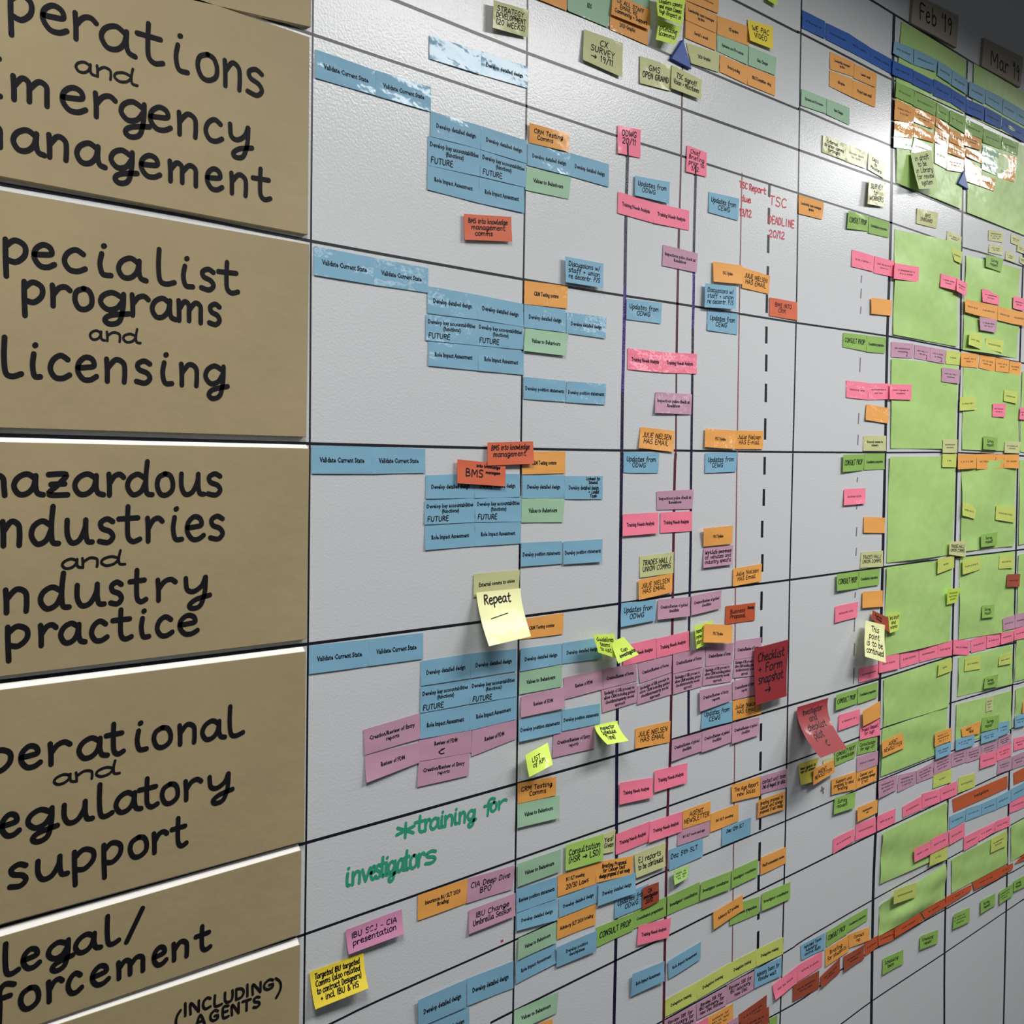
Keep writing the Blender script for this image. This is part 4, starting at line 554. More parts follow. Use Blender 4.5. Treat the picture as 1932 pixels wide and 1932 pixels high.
('sticky_note','M',[13118,6785,8,13918,6766,8,13914,6456,16,13118,6510,12],1.6,0,0,[('h','Review SIR for\nIBU advisory for\nnew Dec Review',0.5,0.5,0.84,0.72)],'mauve sticky note reading Review SIR for, first of three along, third under agents, third column','mauve sticky notes'),
('sticky_note','M',[13929,6776,8,14751,6767,8,14734,6480,16,13936,6515,15],1.6,0,0,[('h','Review SIR for\nIBU advisory for\nnew Dec Review',0.5,0.5,0.84,0.72)],'mauve sticky note reading Review SIR for, second of three along, third under agents, third column','mauve sticky notes'),
('sticky_note','M',[14739,6798,8,15531,6776,8,15520,6476,12,14754,6485,10],1.6,0,0,[('h','Review SIR for\nIBU advisory\nnew Dec',0.5,0.5,0.84,0.72)],'mauve sticky note reading Review SIR for, third of three along, third under agents, third column','mauve sticky notes'),
('sticky_note','B',[15534,6804,14,16366,6756,14,16345,6445,24,15526,6492,24],1.6,0,0,[('h','Advisory Teams for\nReview wait',0.5,0.5,0.84,0.58)],'blue sticky note reading Advisory Teams for Review, third row under agents, third column','blue sticky notes'),
('printed_label','P',[13544,6457,8,14240,6453,8,14241,6170,12,13538,6180,17],1.6,0,0,[('s',1,0.5,0.5,0.68,0.17)],'pink label with blurred print, third row under agents, third column','pink labels'),
('sticky_note','O',[14241,6446,8,14932,6437,8,14932,6154,13,14242,6170,11],1.6,0,0,[('z',3,0.5,0.5,0.68,0.62)],'orange sticky note with blurred handwriting, third row under agents, third column','orange sticky notes'),
('printed_label','M',[14774,6184,17,15077,6173,17,15076,5957,21,14767,5960,26],1.6,0,0,[('s',2,0.5,0.5,0.68,0.42)],'mauve label with blurred print, third row under agents, third column','mauve labels'),
('printed_label','D',[15102,6189,8,15929,6248,8,15932,5945,11,15097,5933,15],1.6,0,0,[('s',2,0.5,0.5,0.68,0.42)],'dark rust label with blurred print, upper one of two, third row under agents, third column','dark rust labels'),
('printed_label','D',[15129,6075,23,15973,6035,23,15989,5748,26,15123,5794,32],1.6,0,0,[('s',2,0.5,0.5,0.68,0.42)],'dark rust label with blurred print, lower one of two, third row under agents, third column','dark rust labels'),
('printed_label','E',[16030,5798,8,16273,5784,8,16257,5549,14,16020,5561,10],1.6,0,0,[],'leaf green label without visible writing, fourth row under agents, third column','leaf green labels'),
('printed_label','N',[16558,22763,8,17306,22792,8,17301,22491,17,16560,22466,13],1.6,0,0,[('s',1,0.5,0.5,0.68,0.17)],'navy label with blurred print, first of four along, month header row, fourth column','navy labels'),
('printed_label','N',[17339,22776,8,18144,22813,8,18141,22509,15,17338,22493,14],1.6,0,0,[('s',1,0.5,0.5,0.68,0.17)],'navy label with blurred print, second of four along, month header row, fourth column','navy labels'),
('printed_label','N',[18144,22813,8,18902,22777,8,18907,22513,11,18149,22512,11],1.6,0,0,[('s',1,0.5,0.5,0.68,0.17)],'navy label with blurred print, third of four along, month header row, fourth column','navy labels'),
('printed_label','N',[18902,22777,8,19756,22788,8,19761,22510,11,18906,22513,11],1.6,0,0,[('s',1,0.5,0.5,0.68,0.17)],'navy label with blurred print, fourth of four along, month header row, fourth column','navy labels'),
('printed_label','O',[17489,22329,8,18333,22361,8,18313,22106,10,17494,22029,10],1.6,0,0,[('p','Leadership messages\nupdate',0.5,0.5,0.646,0.44)],'orange label reading Leadership messages update, second row down, fourth column','orange labels'),
('printed_label','O',[18346,22346,8,19166,22372,8,19146,22114,17,18313,22081,11],1.6,0,0,[('p','Leader email',0.5,0.5,0.40800000000000003,0.25)],'orange label reading Leader email, second row down, fourth column','orange labels'),
('printed_label','O',[17487,22004,8,18281,22062,8,18283,21732,14,17479,21735,11],1.6,0,0,[('p','GM update',0.5,0.5,0.30600000000000005,0.25)],'orange label reading GM update, second row down, fourth column','orange labels'),
('printed_label','O',[18294,22041,8,19163,22108,8,19117,21751,12,18279,21731,15],1.6,0,0,[('p','Project team email',0.5,0.5,0.6120000000000001,0.25)],'orange label reading Project team email, second row down, fourth column','orange labels'),
('printed_label','G',[16575,21473,8,17399,21498,8,17380,21238,17,16564,21188,13],1.6,0,0,[('p','Systems and Processes',0.5,0.5,0.7140000000000001,0.25)],'sage green label reading Systems and Processes, second row down, fourth column','sage green labels'),
('printed_label','G',[17410,21501,8,18201,21532,8,18195,21226,10,17392,21229,17],1.6,0,0,[('p','Gate Changes',0.5,0.5,0.40800000000000003,0.25)],'sage green label reading Gate Changes, second row down, fourth column','sage green labels'),
('sticky_note','Y',[17281,20863,14,18090,20862,14,18039,20573,14,17268,20559,14],1.6,0,0,[('h','External\nto union comms\nfortnight',0.5,0.5,0.84,0.72)],'pale yellow sticky note reading External to union comms, third row down, fourth column','pale yellow sticky notes'),
('sticky_note','Y',[18101,20866,8,18894,20883,8,18798,20577,10,18042,20562,13],1.6,0,0,[('z',2,0.5,0.5,0.68,0.42)],'pale yellow sticky note with blurred handwriting, third row down, fourth column','pale yellow sticky notes'),
('sticky_note','Y',[18907,20886,8,19600,20843,8,19506,20530,14,18877,20579,16],1.6,0,0,[('h','CADS\nto\nMinisters',0.5,0.5,0.84,0.72)],'pale yellow sticky note reading CADS to Ministers, third row down, fourth column','pale yellow sticky notes'),
('sticky_note','Y',[18845,20377,64,19536,20462,34,19507,20001,44,18778,19927,74],1.6,0,0,[('h','SURVEY\nto\nWORKERS',0.5,0.5,0.84,0.72)],'pale yellow sticky note reading SURVEY to WORKERS, fourth row down, fourth column','pale yellow sticky notes'),
('printed_label','O',[16540,19704,8,17363,19716,8,17313,19415,16,16539,19386,14],1.6,0,0,[('p','Leadership team messages\nupdate',0.5,0.5,0.8160000000000001,0.44)],'orange label reading Leadership team messages update, operations row, fourth column','orange labels'),
('sticky_note','E',[18167,19705,34,18942,19752,12,18922,19466,14,18129,19388,34],1.6,0,0,[('h','CONSULT PROP',0.5,0.5,0.86,0.4)],'leaf green sticky note reading CONSULT PROP, operations row, fourth column','leaf green sticky notes'),
('printed_label','E',[18962,19744,8,19752,19765,8,19726,19470,13,18946,19438,16],1.6,0,0,[('p','Consultation preparation',0.5,0.5,0.8160000000000001,0.25)],'leaf green label reading Consultation preparation, operations row, fourth column','leaf green labels'),
('printed_label','P',[18362,19055,8,19198,19056,8,19154,18763,16,18345,18749,16],1.6,0,0,[('s',1,0.5,0.5,0.68,0.17)],'pink label with blurred print, left one of two, operations row, fourth column','pink labels'),
('printed_label','P',[19212,19058,8,19973,19068,8,19971,18767,15,19178,18742,11],1.6,0,0,[('s',2,0.5,0.5,0.68,0.42)],'pink label with blurred print, right one of two, operations row, fourth column','pink labels'),
('printed_label','O',[19059,18274,34,19907,18322,14,19871,18024,24,19070,17978,34],1.6,0,0,[],'orange label without visible writing, operations row, fourth column','orange labels'),
('sticky_note','E',[18104,17541,8,18964,17577,8,18941,17277,12,18091,17287,13],1.6,0,0,[('h','CONSULT PROP',0.5,0.5,0.86,0.4)],'leaf green sticky note reading CONSULT PROP, specialist programs row, fourth column','leaf green sticky notes'),
('printed_label','E',[18977,17572,8,19713,17600,8,19659,17296,14,18947,17271,16],1.6,0,0,[('p','Consultation preparation',0.5,0.5,0.8160000000000001,0.25)],'leaf green label reading Consultation preparation, specialist programs row, fourth column','leaf green labels'),
('printed_label','P',[18244,16701,8,19061,16708,8,19053,16395,12,18243,16397,15],1.6,0,0,[('s',1,0.5,0.5,0.68,0.17)],'pink label with blurred print, left one of two, specialist programs row, fourth column','pink labels'),
('printed_label','P',[19062,16702,8,19870,16745,8,19859,16449,13,19046,16394,15],1.6,0,0,[('s',2,0.5,0.5,0.68,0.42)],'pink label with blurred print, right one of two, specialist programs row, fourth column','pink labels'),
('printed_label','O',[18986,16315,14,19877,16279,14,19841,15983,24,18932,16020,34],1.6,0,0,[],'orange label without visible writing, specialist programs row, fourth column','orange labels'),
('printed_label','Y',[18914,15727,8,19785,15752,8,19789,15464,11,18901,15447,13],1.6,0,0,[('p','External comms to\nindustry',0.5,0.5,0.7,0.44)],'pale yellow label reading External comms to industry, specialist programs row, fourth column','pale yellow labels'),
('sticky_note','E',[18113,15364,44,18941,15390,14,18913,15091,14,18111,15055,44],1.6,0,0,[('h','CONSULT PROP',0.5,0.5,0.86,0.4)],'leaf green sticky note reading CONSULT PROP, hazardous industries row, fourth column','leaf green sticky notes'),
('printed_label','E',[18965,15397,8,19742,15417,8,19749,15116,11,18944,15097,11],1.6,0,0,[('p','Consultation preparation',0.5,0.5,0.8160000000000001,0.25)],'leaf green label reading Consultation preparation, hazardous industries row, fourth column','leaf green labels'),
('printed_label','P',[18226,14748,14,19016,14763,14,18976,14476,34,18187,14456,34],1.6,0,0,[('s',1,0.5,0.5,0.68,0.17)],'pink label with blurred print, hazardous industries row, fourth column','pink labels'),
('printed_label','O',[18970,14232,14,19792,14193,14,19769,13904,24,18949,13938,24],1.6,0,0,[],'orange label without visible writing, hazardous industries row, fourth column','orange labels'),
('sticky_note','Y',[18901,13581,8,19745,13569,8,19740,13266,17,18864,13288,12],1.6,0,0,[('h','TRADES HALL/\nUNION COMMS',0.5,0.5,0.84,0.55)],'pale yellow sticky note reading TRADES HALL/ UNION COMMS, hazardous industries row, fourth column','pale yellow sticky notes'),
('sticky_note','E',[17964,13229,44,18811,13234,14,18791,12916,24,17957,12927,54],1.6,0,0,[('h','CONSULT PROP',0.5,0.5,0.86,0.4)],'leaf green sticky note reading CONSULT PROP, regulatory support row, fourth column','leaf green sticky notes'),
('printed_label','E',[18824,13233,14,19636,13232,14,19574,12928,24,18790,12929,24],1.6,0,0,[('p','Consultation preparation',0.5,0.5,0.8160000000000001,0.25)],'leaf green label reading Consultation preparation, regulatory support row, fourth column','leaf green labels'),
('printed_label','O',[18950,12841,24,19749,12810,14,19735,12502,34,18923,12543,44],1.6,0,0,[],'orange label without visible writing, regulatory support row, fourth column','orange labels'),
('printed_label','P',[17977,12646,14,18818,12668,14,18758,12386,24,17956,12350,24],1.6,0,0,[('s',1,0.5,0.5,0.68,0.17)],'pink label with blurred print, left one of two, regulatory support row, fourth column','pink labels'),
('printed_label','P',[18888,11414,8,19671,11419,8,19665,11156,16,18886,11150,14],1.6,0,0,[('s',1,0.5,0.5,0.68,0.17)],'pink label with blurred print, right one of two, regulatory support row, fourth column','pink labels'),
('printed_label','P',[19660,11540,14,20477,11543,14,20463,11234,34,19632,11242,34],1.6,0,0,[('s',1,0.5,0.5,0.68,0.17)],'pink label with blurred print, first of four along, regulatory support row, Feb column','pink labels'),
('sticky_note','L2',[19904,12356,56,20415,12346,56,20261,12007,96,19929,11984,86],1.6,0,0,[('h','3rd draft\nand\nnames',0.5,0.5,0.84,0.72)],'lime sticky note reading 3rd draft and names, regulatory support row, Feb column','lime sticky notes'),
('sticky_note','D',[19285,12473,56,19921,12275,56,19909,11987,96,19225,12312,76],1.6,0,0,[('h','Business\nReview',0.45,0.45,0.84,0.5)],'dark rust sticky note reading Business Review, regulatory support row, fourth column','dark rust sticky notes'),
('sticky_note','Z',[18910,12324,116,19694,12160,96,19418,11496,276,18526,11718,316],1.2,(6,10),0,[('h','This\npoint\nis to be\ncontinued',0.5,0.5,0.84,0.8)],'pale yellow curling sticky note reading This point is to, regulatory support row, fourth column','pale yellow sticky notes'),
('sticky_note','E',[18013,11048,44,18825,11042,14,18816,10774,24,17998,10769,44],1.6,0,0,[('h','CONSULT PROP',0.5,0.5,0.86,0.4)],'leaf green sticky note reading CONSULT PROP, legal row, fourth column','leaf green sticky notes'),
('printed_label','E',[18850,11065,14,19609,11070,14,19601,10781,24,18842,10764,24],1.6,0,0,[('p','Consultation preparation',0.5,0.5,0.8160000000000001,0.25)],'leaf green label reading Consultation preparation, legal row, fourth column','leaf green labels'),
('printed_label','P',[18166,10655,14,18956,10653,14,18934,10386,24,18145,10370,24],1.6,0,0,[('s',1,0.5,0.5,0.68,0.17)],'pink label with blurred print, legal row, fourth column','pink labels'),
('sticky_note','P',[18968,10314,14,19733,10354,14,19739,10035,24,18945,10073,24],1.6,0,0,[('h','Project Request\nfor sign',0.5,0.5,0.84,0.58)],'pink sticky note reading Project Request for sign, legal row, fourth column','pink sticky notes'),
('printed_label','O',[18954,10618,64,19694,10704,34,19706,10383,34,18991,10328,64],1.6,0,0,[],'orange label without visible writing, legal row, fourth column','orange labels'),
('sticky_note','E',[18038,10032,8,18897,10065,8,18773,9763,10,18058,9747,16],1.6,0,0,[('h','CONSULT PROP\nfor consultation',0.5,0.5,0.85,0.58)],'leaf green sticky note reading CONSULT PROP for consultation, agents row, fourth column','leaf green sticky notes'),
('sticky_note','E',[18923,10061,8,19647,10020,8,19639,9756,10,18866,9800,16],1.6,0,0,[('h','Consultation\nfor sign off',0.5,0.5,0.84,0.58)],'leaf green sticky note reading Consultation for sign off, agents row, fourth column','leaf green sticky notes'),
('printed_label','M',[18869,9759,8,19699,9732,8,19678,9469,10,18866,9475,15],1.6,0,0,[('s',1,0.5,0.5,0.68,0.17)],'mauve label with blurred print, agents row, fourth column','mauve labels'),
('sticky_note','Y',[17653,9925,8,18028,9946,8,18026,9827,11,17649,9815,12],1.6,0,0,[],'pale yellow sticky note without visible writing, agents row, fourth column','pale yellow sticky notes'),
('sticky_note','W2',[16817,10004,14,17498,10003,14,17201,9642,84,16789,9656,84],1.6,0,0,[('h','Need update to\nsign off scheme',0.5,0.35,0.84,0.3)],'olive yellow sticky note reading Need update to sign, agents row, fourth column','olive yellow sticky notes'),
('sticky_note','O',[17194,9863,84,17942,9890,64,17944,9660,74,17157,9588,104],1.6,0,0,[('h','AGENT\nNEWSLETTER',0.5,0.5,0.92,0.62)],'orange sticky note reading AGENT NEWSLETTER, agents row, fourth column','orange sticky notes'),
('sticky_note','O',[17946,9522,14,18822,9499,24,18820,9175,24,17937,9243,24],1.6,0,0,[('h','Support unit\nproposal to send\nbriefing',0.5,0.5,0.82,0.72)],'orange sticky note reading Support unit proposal to, agents row, fourth column','orange sticky notes'),
('sticky_note','O',[18866,9474,8,19655,9446,8,19634,9186,17,18854,9166,13],1.6,0,0,[('h','Cancer unit\nfor proposal always\nif not',0.5,0.5,0.85,0.72)],'orange sticky note reading Cancer unit for proposal, agents row, fourth column','orange sticky notes'),
('sticky_note','E',[18050,9163,24,18841,9117,14,18756,8843,44,17999,8882,44],1.6,0,0,[('h','Survey\nrequest',0.38,0.45,0.55,0.58)],'leaf green sticky note reading Survey request, row under agents, fourth column','leaf green sticky notes'),
('printed_label','O',[18880,8815,34,19709,8796,14,19671,8552,24,18870,8546,44],1.6,0,0,[('p','Implementation\nunit',0.5,0.5,0.47600000000000003,0.44)],'orange label reading Implementation unit, row under agents, fourth column','orange labels'),
('sticky_note','C',[16685,11022,55,17732,11035,45,17192,10351,715,16314,10335,715],1.7,(8,16),0,[('h','Investigator\nand\nchecklist\npilot\n<-',0.5,0.5,0.66,0.8)],'crimson sticky note hanging off the board, its foot curled far out, in the Jan column','crimson sticky notes'),
('printed_label','P',[18054,8413,8,18825,8428,8,18820,8205,15,18051,8136,15],1.6,0,0,[('s',1,0.5,0.5,0.68,0.17)],'pink label with blurred print, left one of two, row under agents, fourth column','pink labels'),
('printed_label','P',[18875,8484,8,19651,8473,8,19670,8175,11,18857,8190,16],1.6,0,0,[('s',1,0.5,0.5,0.68,0.17)],'pink label with blurred print, right one of two, row under agents, fourth column','pink labels'),
('printed_label','P',[19706,8468,8,20454,8464,8,20434,8183,16,19711,8179,11],1.6,0,0,[('s',1,0.5,0.5,0.68,0.17)],'pink label with blurred print, first of three along, row under agents, Feb column','pink labels'),
('sticky_note','B',[16991,6775,8,17812,6759,8,17811,6464,14,17010,6500,12],1.6,0,0,[('h','Advised Team\nAdvisory/\ncontrol date',0.5,0.5,0.84,0.72)],'blue sticky note reading Advised Team Advisory/ control, third row under agents, fourth column','blue sticky notes'),
('sticky_note','E',[17867,6753,8,18592,6772,8,18619,6506,15,17872,6473,10],1.6,0,0,[('h','CONSULT PROP',0.5,0.5,0.86,0.4)],'leaf green sticky note reading CONSULT PROP, third row under agents, fourth column','leaf green sticky notes'),
('printed_label','E',[18592,6778,8,19401,6782,8,19379,6537,14,18618,6527,16],1.6,0,0,[('p','Consultation preparation',0.5,0.5,0.8160000000000001,0.25)],'leaf green label reading Consultation preparation, third row under agents, fourth column','leaf green labels'),
('printed_label','D',[16753,6126,8,17631,6126,8,17629,5804,15,16756,5848,11],1.6,0,0,[('s',2,0.5,0.5,0.68,0.42)],'dark rust label with blurred print, first of three along, third row under agents, fourth column','dark rust labels'),
('printed_label','D',[17679,5998,14,18365,6131,14,18356,5863,24,17669,5798,34],1.6,0,0,[('s',2,0.5,0.5,0.68,0.42)],'dark rust label with blurred print, second of three along, third row under agents, fourth column','dark rust labels'),
('printed_label','D',[18500,6109,14,19271,6104,14,19262,5838,24,18492,5843,34],1.6,0,0,[('s',2,0.5,0.5,0.68,0.42)],'dark rust label with blurred print, third of three along, third row under agents, fourth column','dark rust labels'),
('printed_label','R2',[19303,6123,8,19820,6123,8,19855,5899,16,19325,5865,12],1.6,0,0,[('s',1,0.5,0.5,0.68,0.17)],'burnt orange label with blurred print, third row under agents, fourth column','burnt orange labels'),
('printed_label','R2',[19808,6128,14,20543,6070,14,20554,5850,24,19819,5915,34],1.6,0,0,[('s',1,0.5,0.5,0.68,0.17)],'burnt orange label with blurred print, third row under agents, Feb column','burnt orange labels'),
('sticky_note','O',[17840,6444,8,18673,6459,8,18670,6156,16,17841,6119,13],1.6,0,0,[('h','Briefing\nfor students',0.5,0.5,0.84,0.58)],'orange sticky note reading Briefing for students, third row under agents, fourth column','orange sticky notes'),
('sticky_note','O',[18662,6474,14,19465,6391,14,19455,6143,24,18690,6209,14],1.6,0,0,[('h','Contact\nrep',0.5,0.5,0.5,0.58)],'orange sticky note reading Contact rep, third row under agents, fourth column','orange sticky notes'),
('printed_label','P',[16094,6359,14,16905,6445,14,16870,6153,24,16142,6098,44],1.6,0,0,[('s',1,0.5,0.5,0.68,0.17)],'pink label with blurred print, left one of two, third row under agents, fourth column','pink labels'),
('printed_label','P',[16915,6445,8,17730,6439,8,17734,6171,11,16894,6157,15],1.6,0,0,[('s',1,0.5,0.5,0.68,0.17)],'pink label with blurred print, right one of two, third row under agents, fourth column','pink labels'),
('sticky_note','E',[20041,5594,14,20900,5521,14,20891,5239,24,20011,5286,24],1.6,0,0,[('h','Scheduling\nteam',0.42,0.5,0.66,0.58)],'leaf green sticky note reading Scheduling team, fourth row under agents, Feb column','leaf green sticky notes'),
('printed_label','B',[19770,23133,33,20558,23206,33,20526,22894,41,19711,22886,40],1.6,0,0,[('s',1,0.5,0.5,0.68,0.17)],'blue label with blurred print, first of four along, month header row, Feb column','blue labels'),
('printed_label','B',[20587,23207,33,21592,23255,33,21522,23004,42,20563,22898,37],1.6,0,0,[('s',1,0.5,0.5,0.68,0.17)],'blue label with blurred print, second of four along, month header row, Feb column','blue labels'),
('printed_label','B',[21623,23256,33,22257,23250,33,22232,22938,37,21598,22958,36],1.6,0,0,[('s',1,0.5,0.5,0.68,0.17)],'blue label with blurred print, third of four along, month header row, Feb column','blue labels'),
('printed_label','B',[22274,23241,33,22987,23226,33,22972,22909,39,22246,22927,38],1.6,0,0,[('s',1,0.5,0.5,0.68,0.17)],'blue label with blurred print, fourth of four along, month header row, Feb column','blue labels'),
('printed_label','B',[23089,23223,33,23891,23249,33,23861,22920,37,23076,22906,38],1.6,0,0,[('s',1,0.5,0.5,0.68,0.17)],'blue label with blurred print, first of four along, month header row, Mar column','blue labels'),
('printed_label','B',[23908,23253,33,24826,23284,33,24797,22947,37,23901,22959,35],1.6,0,0,[('s',1,0.5,0.5,0.68,0.17)],'blue label with blurred print, second of four along, month header row, Mar column','blue labels'),
('printed_label','B',[24845,23281,33,25618,23290,33,25585,22944,38,24817,22936,37],1.6,0,0,[('s',1,0.5,0.5,0.68,0.17)],'blue label with blurred print, third of four along, month header row, Mar column','blue labels'),
('printed_label','B',[25618,23290,33,26263,23285,33,26268,22957,38,25596,22946,42],1.6,0,0,[('s',1,0.5,0.5,0.68,0.17)],'blue label with blurred print, fourth of four along, month header row, Mar column','blue labels'),
('printed_label','N',[19729,22765,33,20575,22804,33,20536,22537,36,19700,22494,39],1.6,0,0,[('s',1,0.5,0.5,0.68,0.17)],'navy label with blurred print, first of four along, month header row, Feb column','navy labels'),
('printed_label','N',[20590,22794,33,21441,22824,33,21379,22537,40,20535,22524,37],1.6,0,0,[('s',1,0.5,0.5,0.68,0.17)],'navy label with blurred print, second of four along, month header row, Feb column','navy labels'),
('printed_label','N',[21455,22854,33,22244,22859,33,22214,22559,38,21420,22519,42],1.6,0,0,[('s',1,0.5,0.5,0.68,0.17)],'navy label with blurred print, third of four along, month header row, Feb column','navy labels'),
('printed_label','N',[22260,22856,33,22955,22842,33,22944,22534,37,22226,22562,40],1.6,0,0,[('s',1,0.5,0.5,0.68,0.17)],'navy label with blurred print, fourth of four along, month header row, Feb column','navy labels'),
('printed_label','N',[22973,22825,33,23874,22881,33,23836,22571,41,22960,22531,38],1.6,0,0,[('s',1,0.5,0.5,0.68,0.17)],'navy label with blurred print, first of three along, month header row, Mar column','navy labels'),
('printed_label','N',[23910,22882,33,24792,22886,33,24748,22590,42,23875,22573,39],1.6,0,0,[('s',1,0.5,0.5,0.68,0.17)],'navy label with blurred print, second of three along, month header row, Mar column','navy labels'),
('printed_label','N',[24830,22880,33,26050,22894,33,26053,22583,39,24790,22600,40],1.6,0,0,[('s',1,0.5,0.5,0.68,0.17)],'navy label with blurred print, third of three along, month header row, Mar column','navy labels'),
('printed_label','E',[19882,22407,33,20621,22408,33,20593,22137,38,19838,22112,40],1.6,0,0,[('s',1,0.5,0.5,0.68,0.17)],'leaf green label with blurred print, first of four along, second row down, Feb column','leaf green labels'),
('printed_label','E',[20636,22411,33,21567,22421,33,21540,22143,37,20586,22121,41],1.6,0,0,[('s',1,0.5,0.5,0.68,0.17)],'leaf green label with blurred print, second of four along, second row down, Feb column','leaf green labels'),
('printed_label','E',[21583,22425,33,22168,22411,33,22135,22153,39,21572,22136,37],1.6,0,0,[('s',1,0.5,0.5,0.68,0.17)],'leaf green label with blurred print, third of four along, second row down, Feb column','leaf green labels'),
('printed_label','E',[22200,22419,33,22941,22449,33,22913,22101,38,22163,22131,41],1.6,0,0,[('s',1,0.5,0.5,0.68,0.17)],'leaf green label with blurred print, fourth of four along, second row down, Feb column','leaf green labels'),
('printed_label','O',[19839,22082,33,20635,22095,33,20588,21779,41,19817,21684,38],1.6,0,0,[('s',2,0.5,0.5,0.68,0.42)],'orange label with blurred print, first tier, second row down, Feb column','orange labels'),
('printed_label','O',[20620,22104,33,21580,22139,33,21444,21863,37,20607,21824,38],1.6,0,0,[('s',2,0.5,0.5,0.68,0.42)],'orange label with blurred print, second tier, second row down, Feb column','orange labels'),
('printed_label','E',[22943,22412,33,23844,22441,33,23783,22164,42,22916,22136,36],1.6,0,0,[('s',1,0.5,0.5,0.68,0.17)],'leaf green label with blurred print, first of three along, second row down, Mar column','leaf green labels'),
('printed_label','E',[23863,22416,33,24816,22447,33,24736,22158,41,23806,22111,41],1.6,0,0,[('s',1,0.5,0.5,0.68,0.17)],'leaf green label with blurred print, second of three along, second row down, Mar column','leaf green labels'),
('printed_label','E',[24853,22455,33,25763,22512,33,25710,22223,37,24782,22169,37],1.6,0,0,[('s',1,0.5,0.5,0.68,0.17)],'leaf green label with blurred print, third of three along, second row down, Mar column','leaf green labels'),
('printed_label','O',[19842,21670,33,20618,21785,33,20589,21507,39,19811,21372,41],1.6,0,0,[],'orange label without visible writing, left one of two, second row down, Feb column','orange labels'),
('printed_label','O',[20633,21782,33,21535,21780,33,21523,21612,42,20596,21535,42],1.6,0,0,[],'orange label without visible writing, right one of two, second row down, Feb column','orange labels'),
('printed_label','G',[19813,21368,33,20587,21495,33,20530,21271,37,19814,21168,36],1.6,0,0,[],'sage green label without visible writing, second row down, Feb column','sage green labels'),
('printed_label','O',[21580,22143,33,22216,22080,33,22179,21919,38,21544,21957,39],1.6,0,0,[('s',1,0.5,0.5,0.68,0.17)],'orange label with blurred print, third tier, second row down, Feb column','orange labels'),
('printed_label','O',[21543,21931,33,22191,21922,33,22126,21630,40,21535,21643,36],1.6,0,0,[('s',2,0.5,0.5,0.68,0.42)],'orange label with blurred print, fourth tier left, second row down, Feb column','orange labels'),
('printed_label','O',[22233,22056,33,22876,22071,33,22857,21796,40,22179,21779,41],1.6,0,0,[('s',1,0.5,0.5,0.68,0.17)],'orange label with blurred print, fourth tier right, second row down, Feb column','orange labels'),
('printed_label','O',[22922,22145,33,23769,22177,33,23726,21919,41,22850,21851,42],1.6,0,0,[('s',2,0.5,0.5,0.68,0.42)],'orange label with blurred print, first of four downwards, second row down, Mar column','orange labels'),
('printed_label','O',[22182,21768,33,22974,21794,33,22948,21573,41,22125,21546,42],1.6,0,0,[('s',1,0.5,0.5,0.68,0.17)],'orange label with blurred print, fifth tier, second row down, Feb column','orange labels'),
('printed_label','O',[23005,21843,33,23820,21868,33,23790,21657,35,22978,21650,41],1.6,0,0,[('s',1,0.5,0.5,0.68,0.17)],'orange label with blurred print, second of four downwards, second row down, Mar column','orange labels'),
('printed_label','G',[21557,21621,33,22140,21648,33,22071,21211,37,21550,21224,37],1.6,0,0,[('s',1,0.5,0.5,0.68,0.17)],'sage green label with blurred print, second row down, Feb column','sage green labels'),
('printed_label','O',[22115,21490,33,22900,21565,33,22902,21295,38,22093,21193,42],1.6,0,0,[('s',2,0.5,0.5,0.68,0.42)],'orange label with blurred print, sixth tier, second row down, Feb column','orange labels'),
('printed_label','G',[23828,22059,33,24685,22090,33,24641,21930,39,23794,21832,37],1.6,0,0,[],'sage green label without visible writing, second row down, Mar column','sage green labels'),
('printed_label','G',[23805,21821,33,24656,21934,33,24610,21550,38,23782,21537,41],1.6,0,0,[('s',1,0.5,0.5,0.68,0.17)],'sage green label with blurred print, second row down, Mar column','sage green labels'),
('printed_label','O',[22914,21625,33,23802,21543,33,23678,21168,41,22999,21143,36],1.6,0,0,[],'orange label without visible writing, second row down, Mar column','orange labels'),
('printed_label','O',[24668,22056,33,25683,22172,33,25549,21592,37,24630,21524,38],1.6,0,0,[('s',1,0.5,0.7,0.68,0.17)],'orange label with blurred print, third of four downwards, second row down, Mar column','orange labels'),
('printed_label','O',[23737,21428,33,24533,21462,33,24464,21195,37,23700,21172,39],1.6,0,0,[('s',1,0.5,0.5,0.68,0.17)],'orange label with blurred print, fourth of four downwards, second row down, Mar column','orange labels'),
('printed_label','Y',[20658,21537,33,21393,21505,33,21392,21342,37,20528,21218,39],1.6,0,0,[('s',1,0.5,0.5,0.68,0.17)],'pale yellow label with blurred print, second row down, Feb column','pale yellow labels'),
('sticky_note','Z2',[20445,21168,73,21316,21429,63,21366,20663,203,20492,20482,223],1.2,(6,10),0,[('h','in draft\nto be\nin Library\nfor review\nsystem',0.5,0.5,0.84,0.84)],'pale green curling sticky note reading in draft to be, third row down, Feb column','pale green sticky notes'),
('sticky_note','Y',[20872,20225,14,21809,20283,10,21752,19963,14,20855,19921,14],1.6,0,0,[('h','BMS\nONBOARD',0.5,0.5,0.84,0.58)],'pale yellow sticky note reading BMS ONBOARD, fourth row down, Feb column','pale yellow sticky notes'),
('sticky_note','Y',[22241,19999,8,22935,19980,8,22891,19800,17,22217,19785,16],1.6,0,0,[('z',2,0.5,0.5,0.68,0.42)],'pale yellow sticky note with blurred handwriting, fourth row down, Feb column','pale yellow sticky notes'),
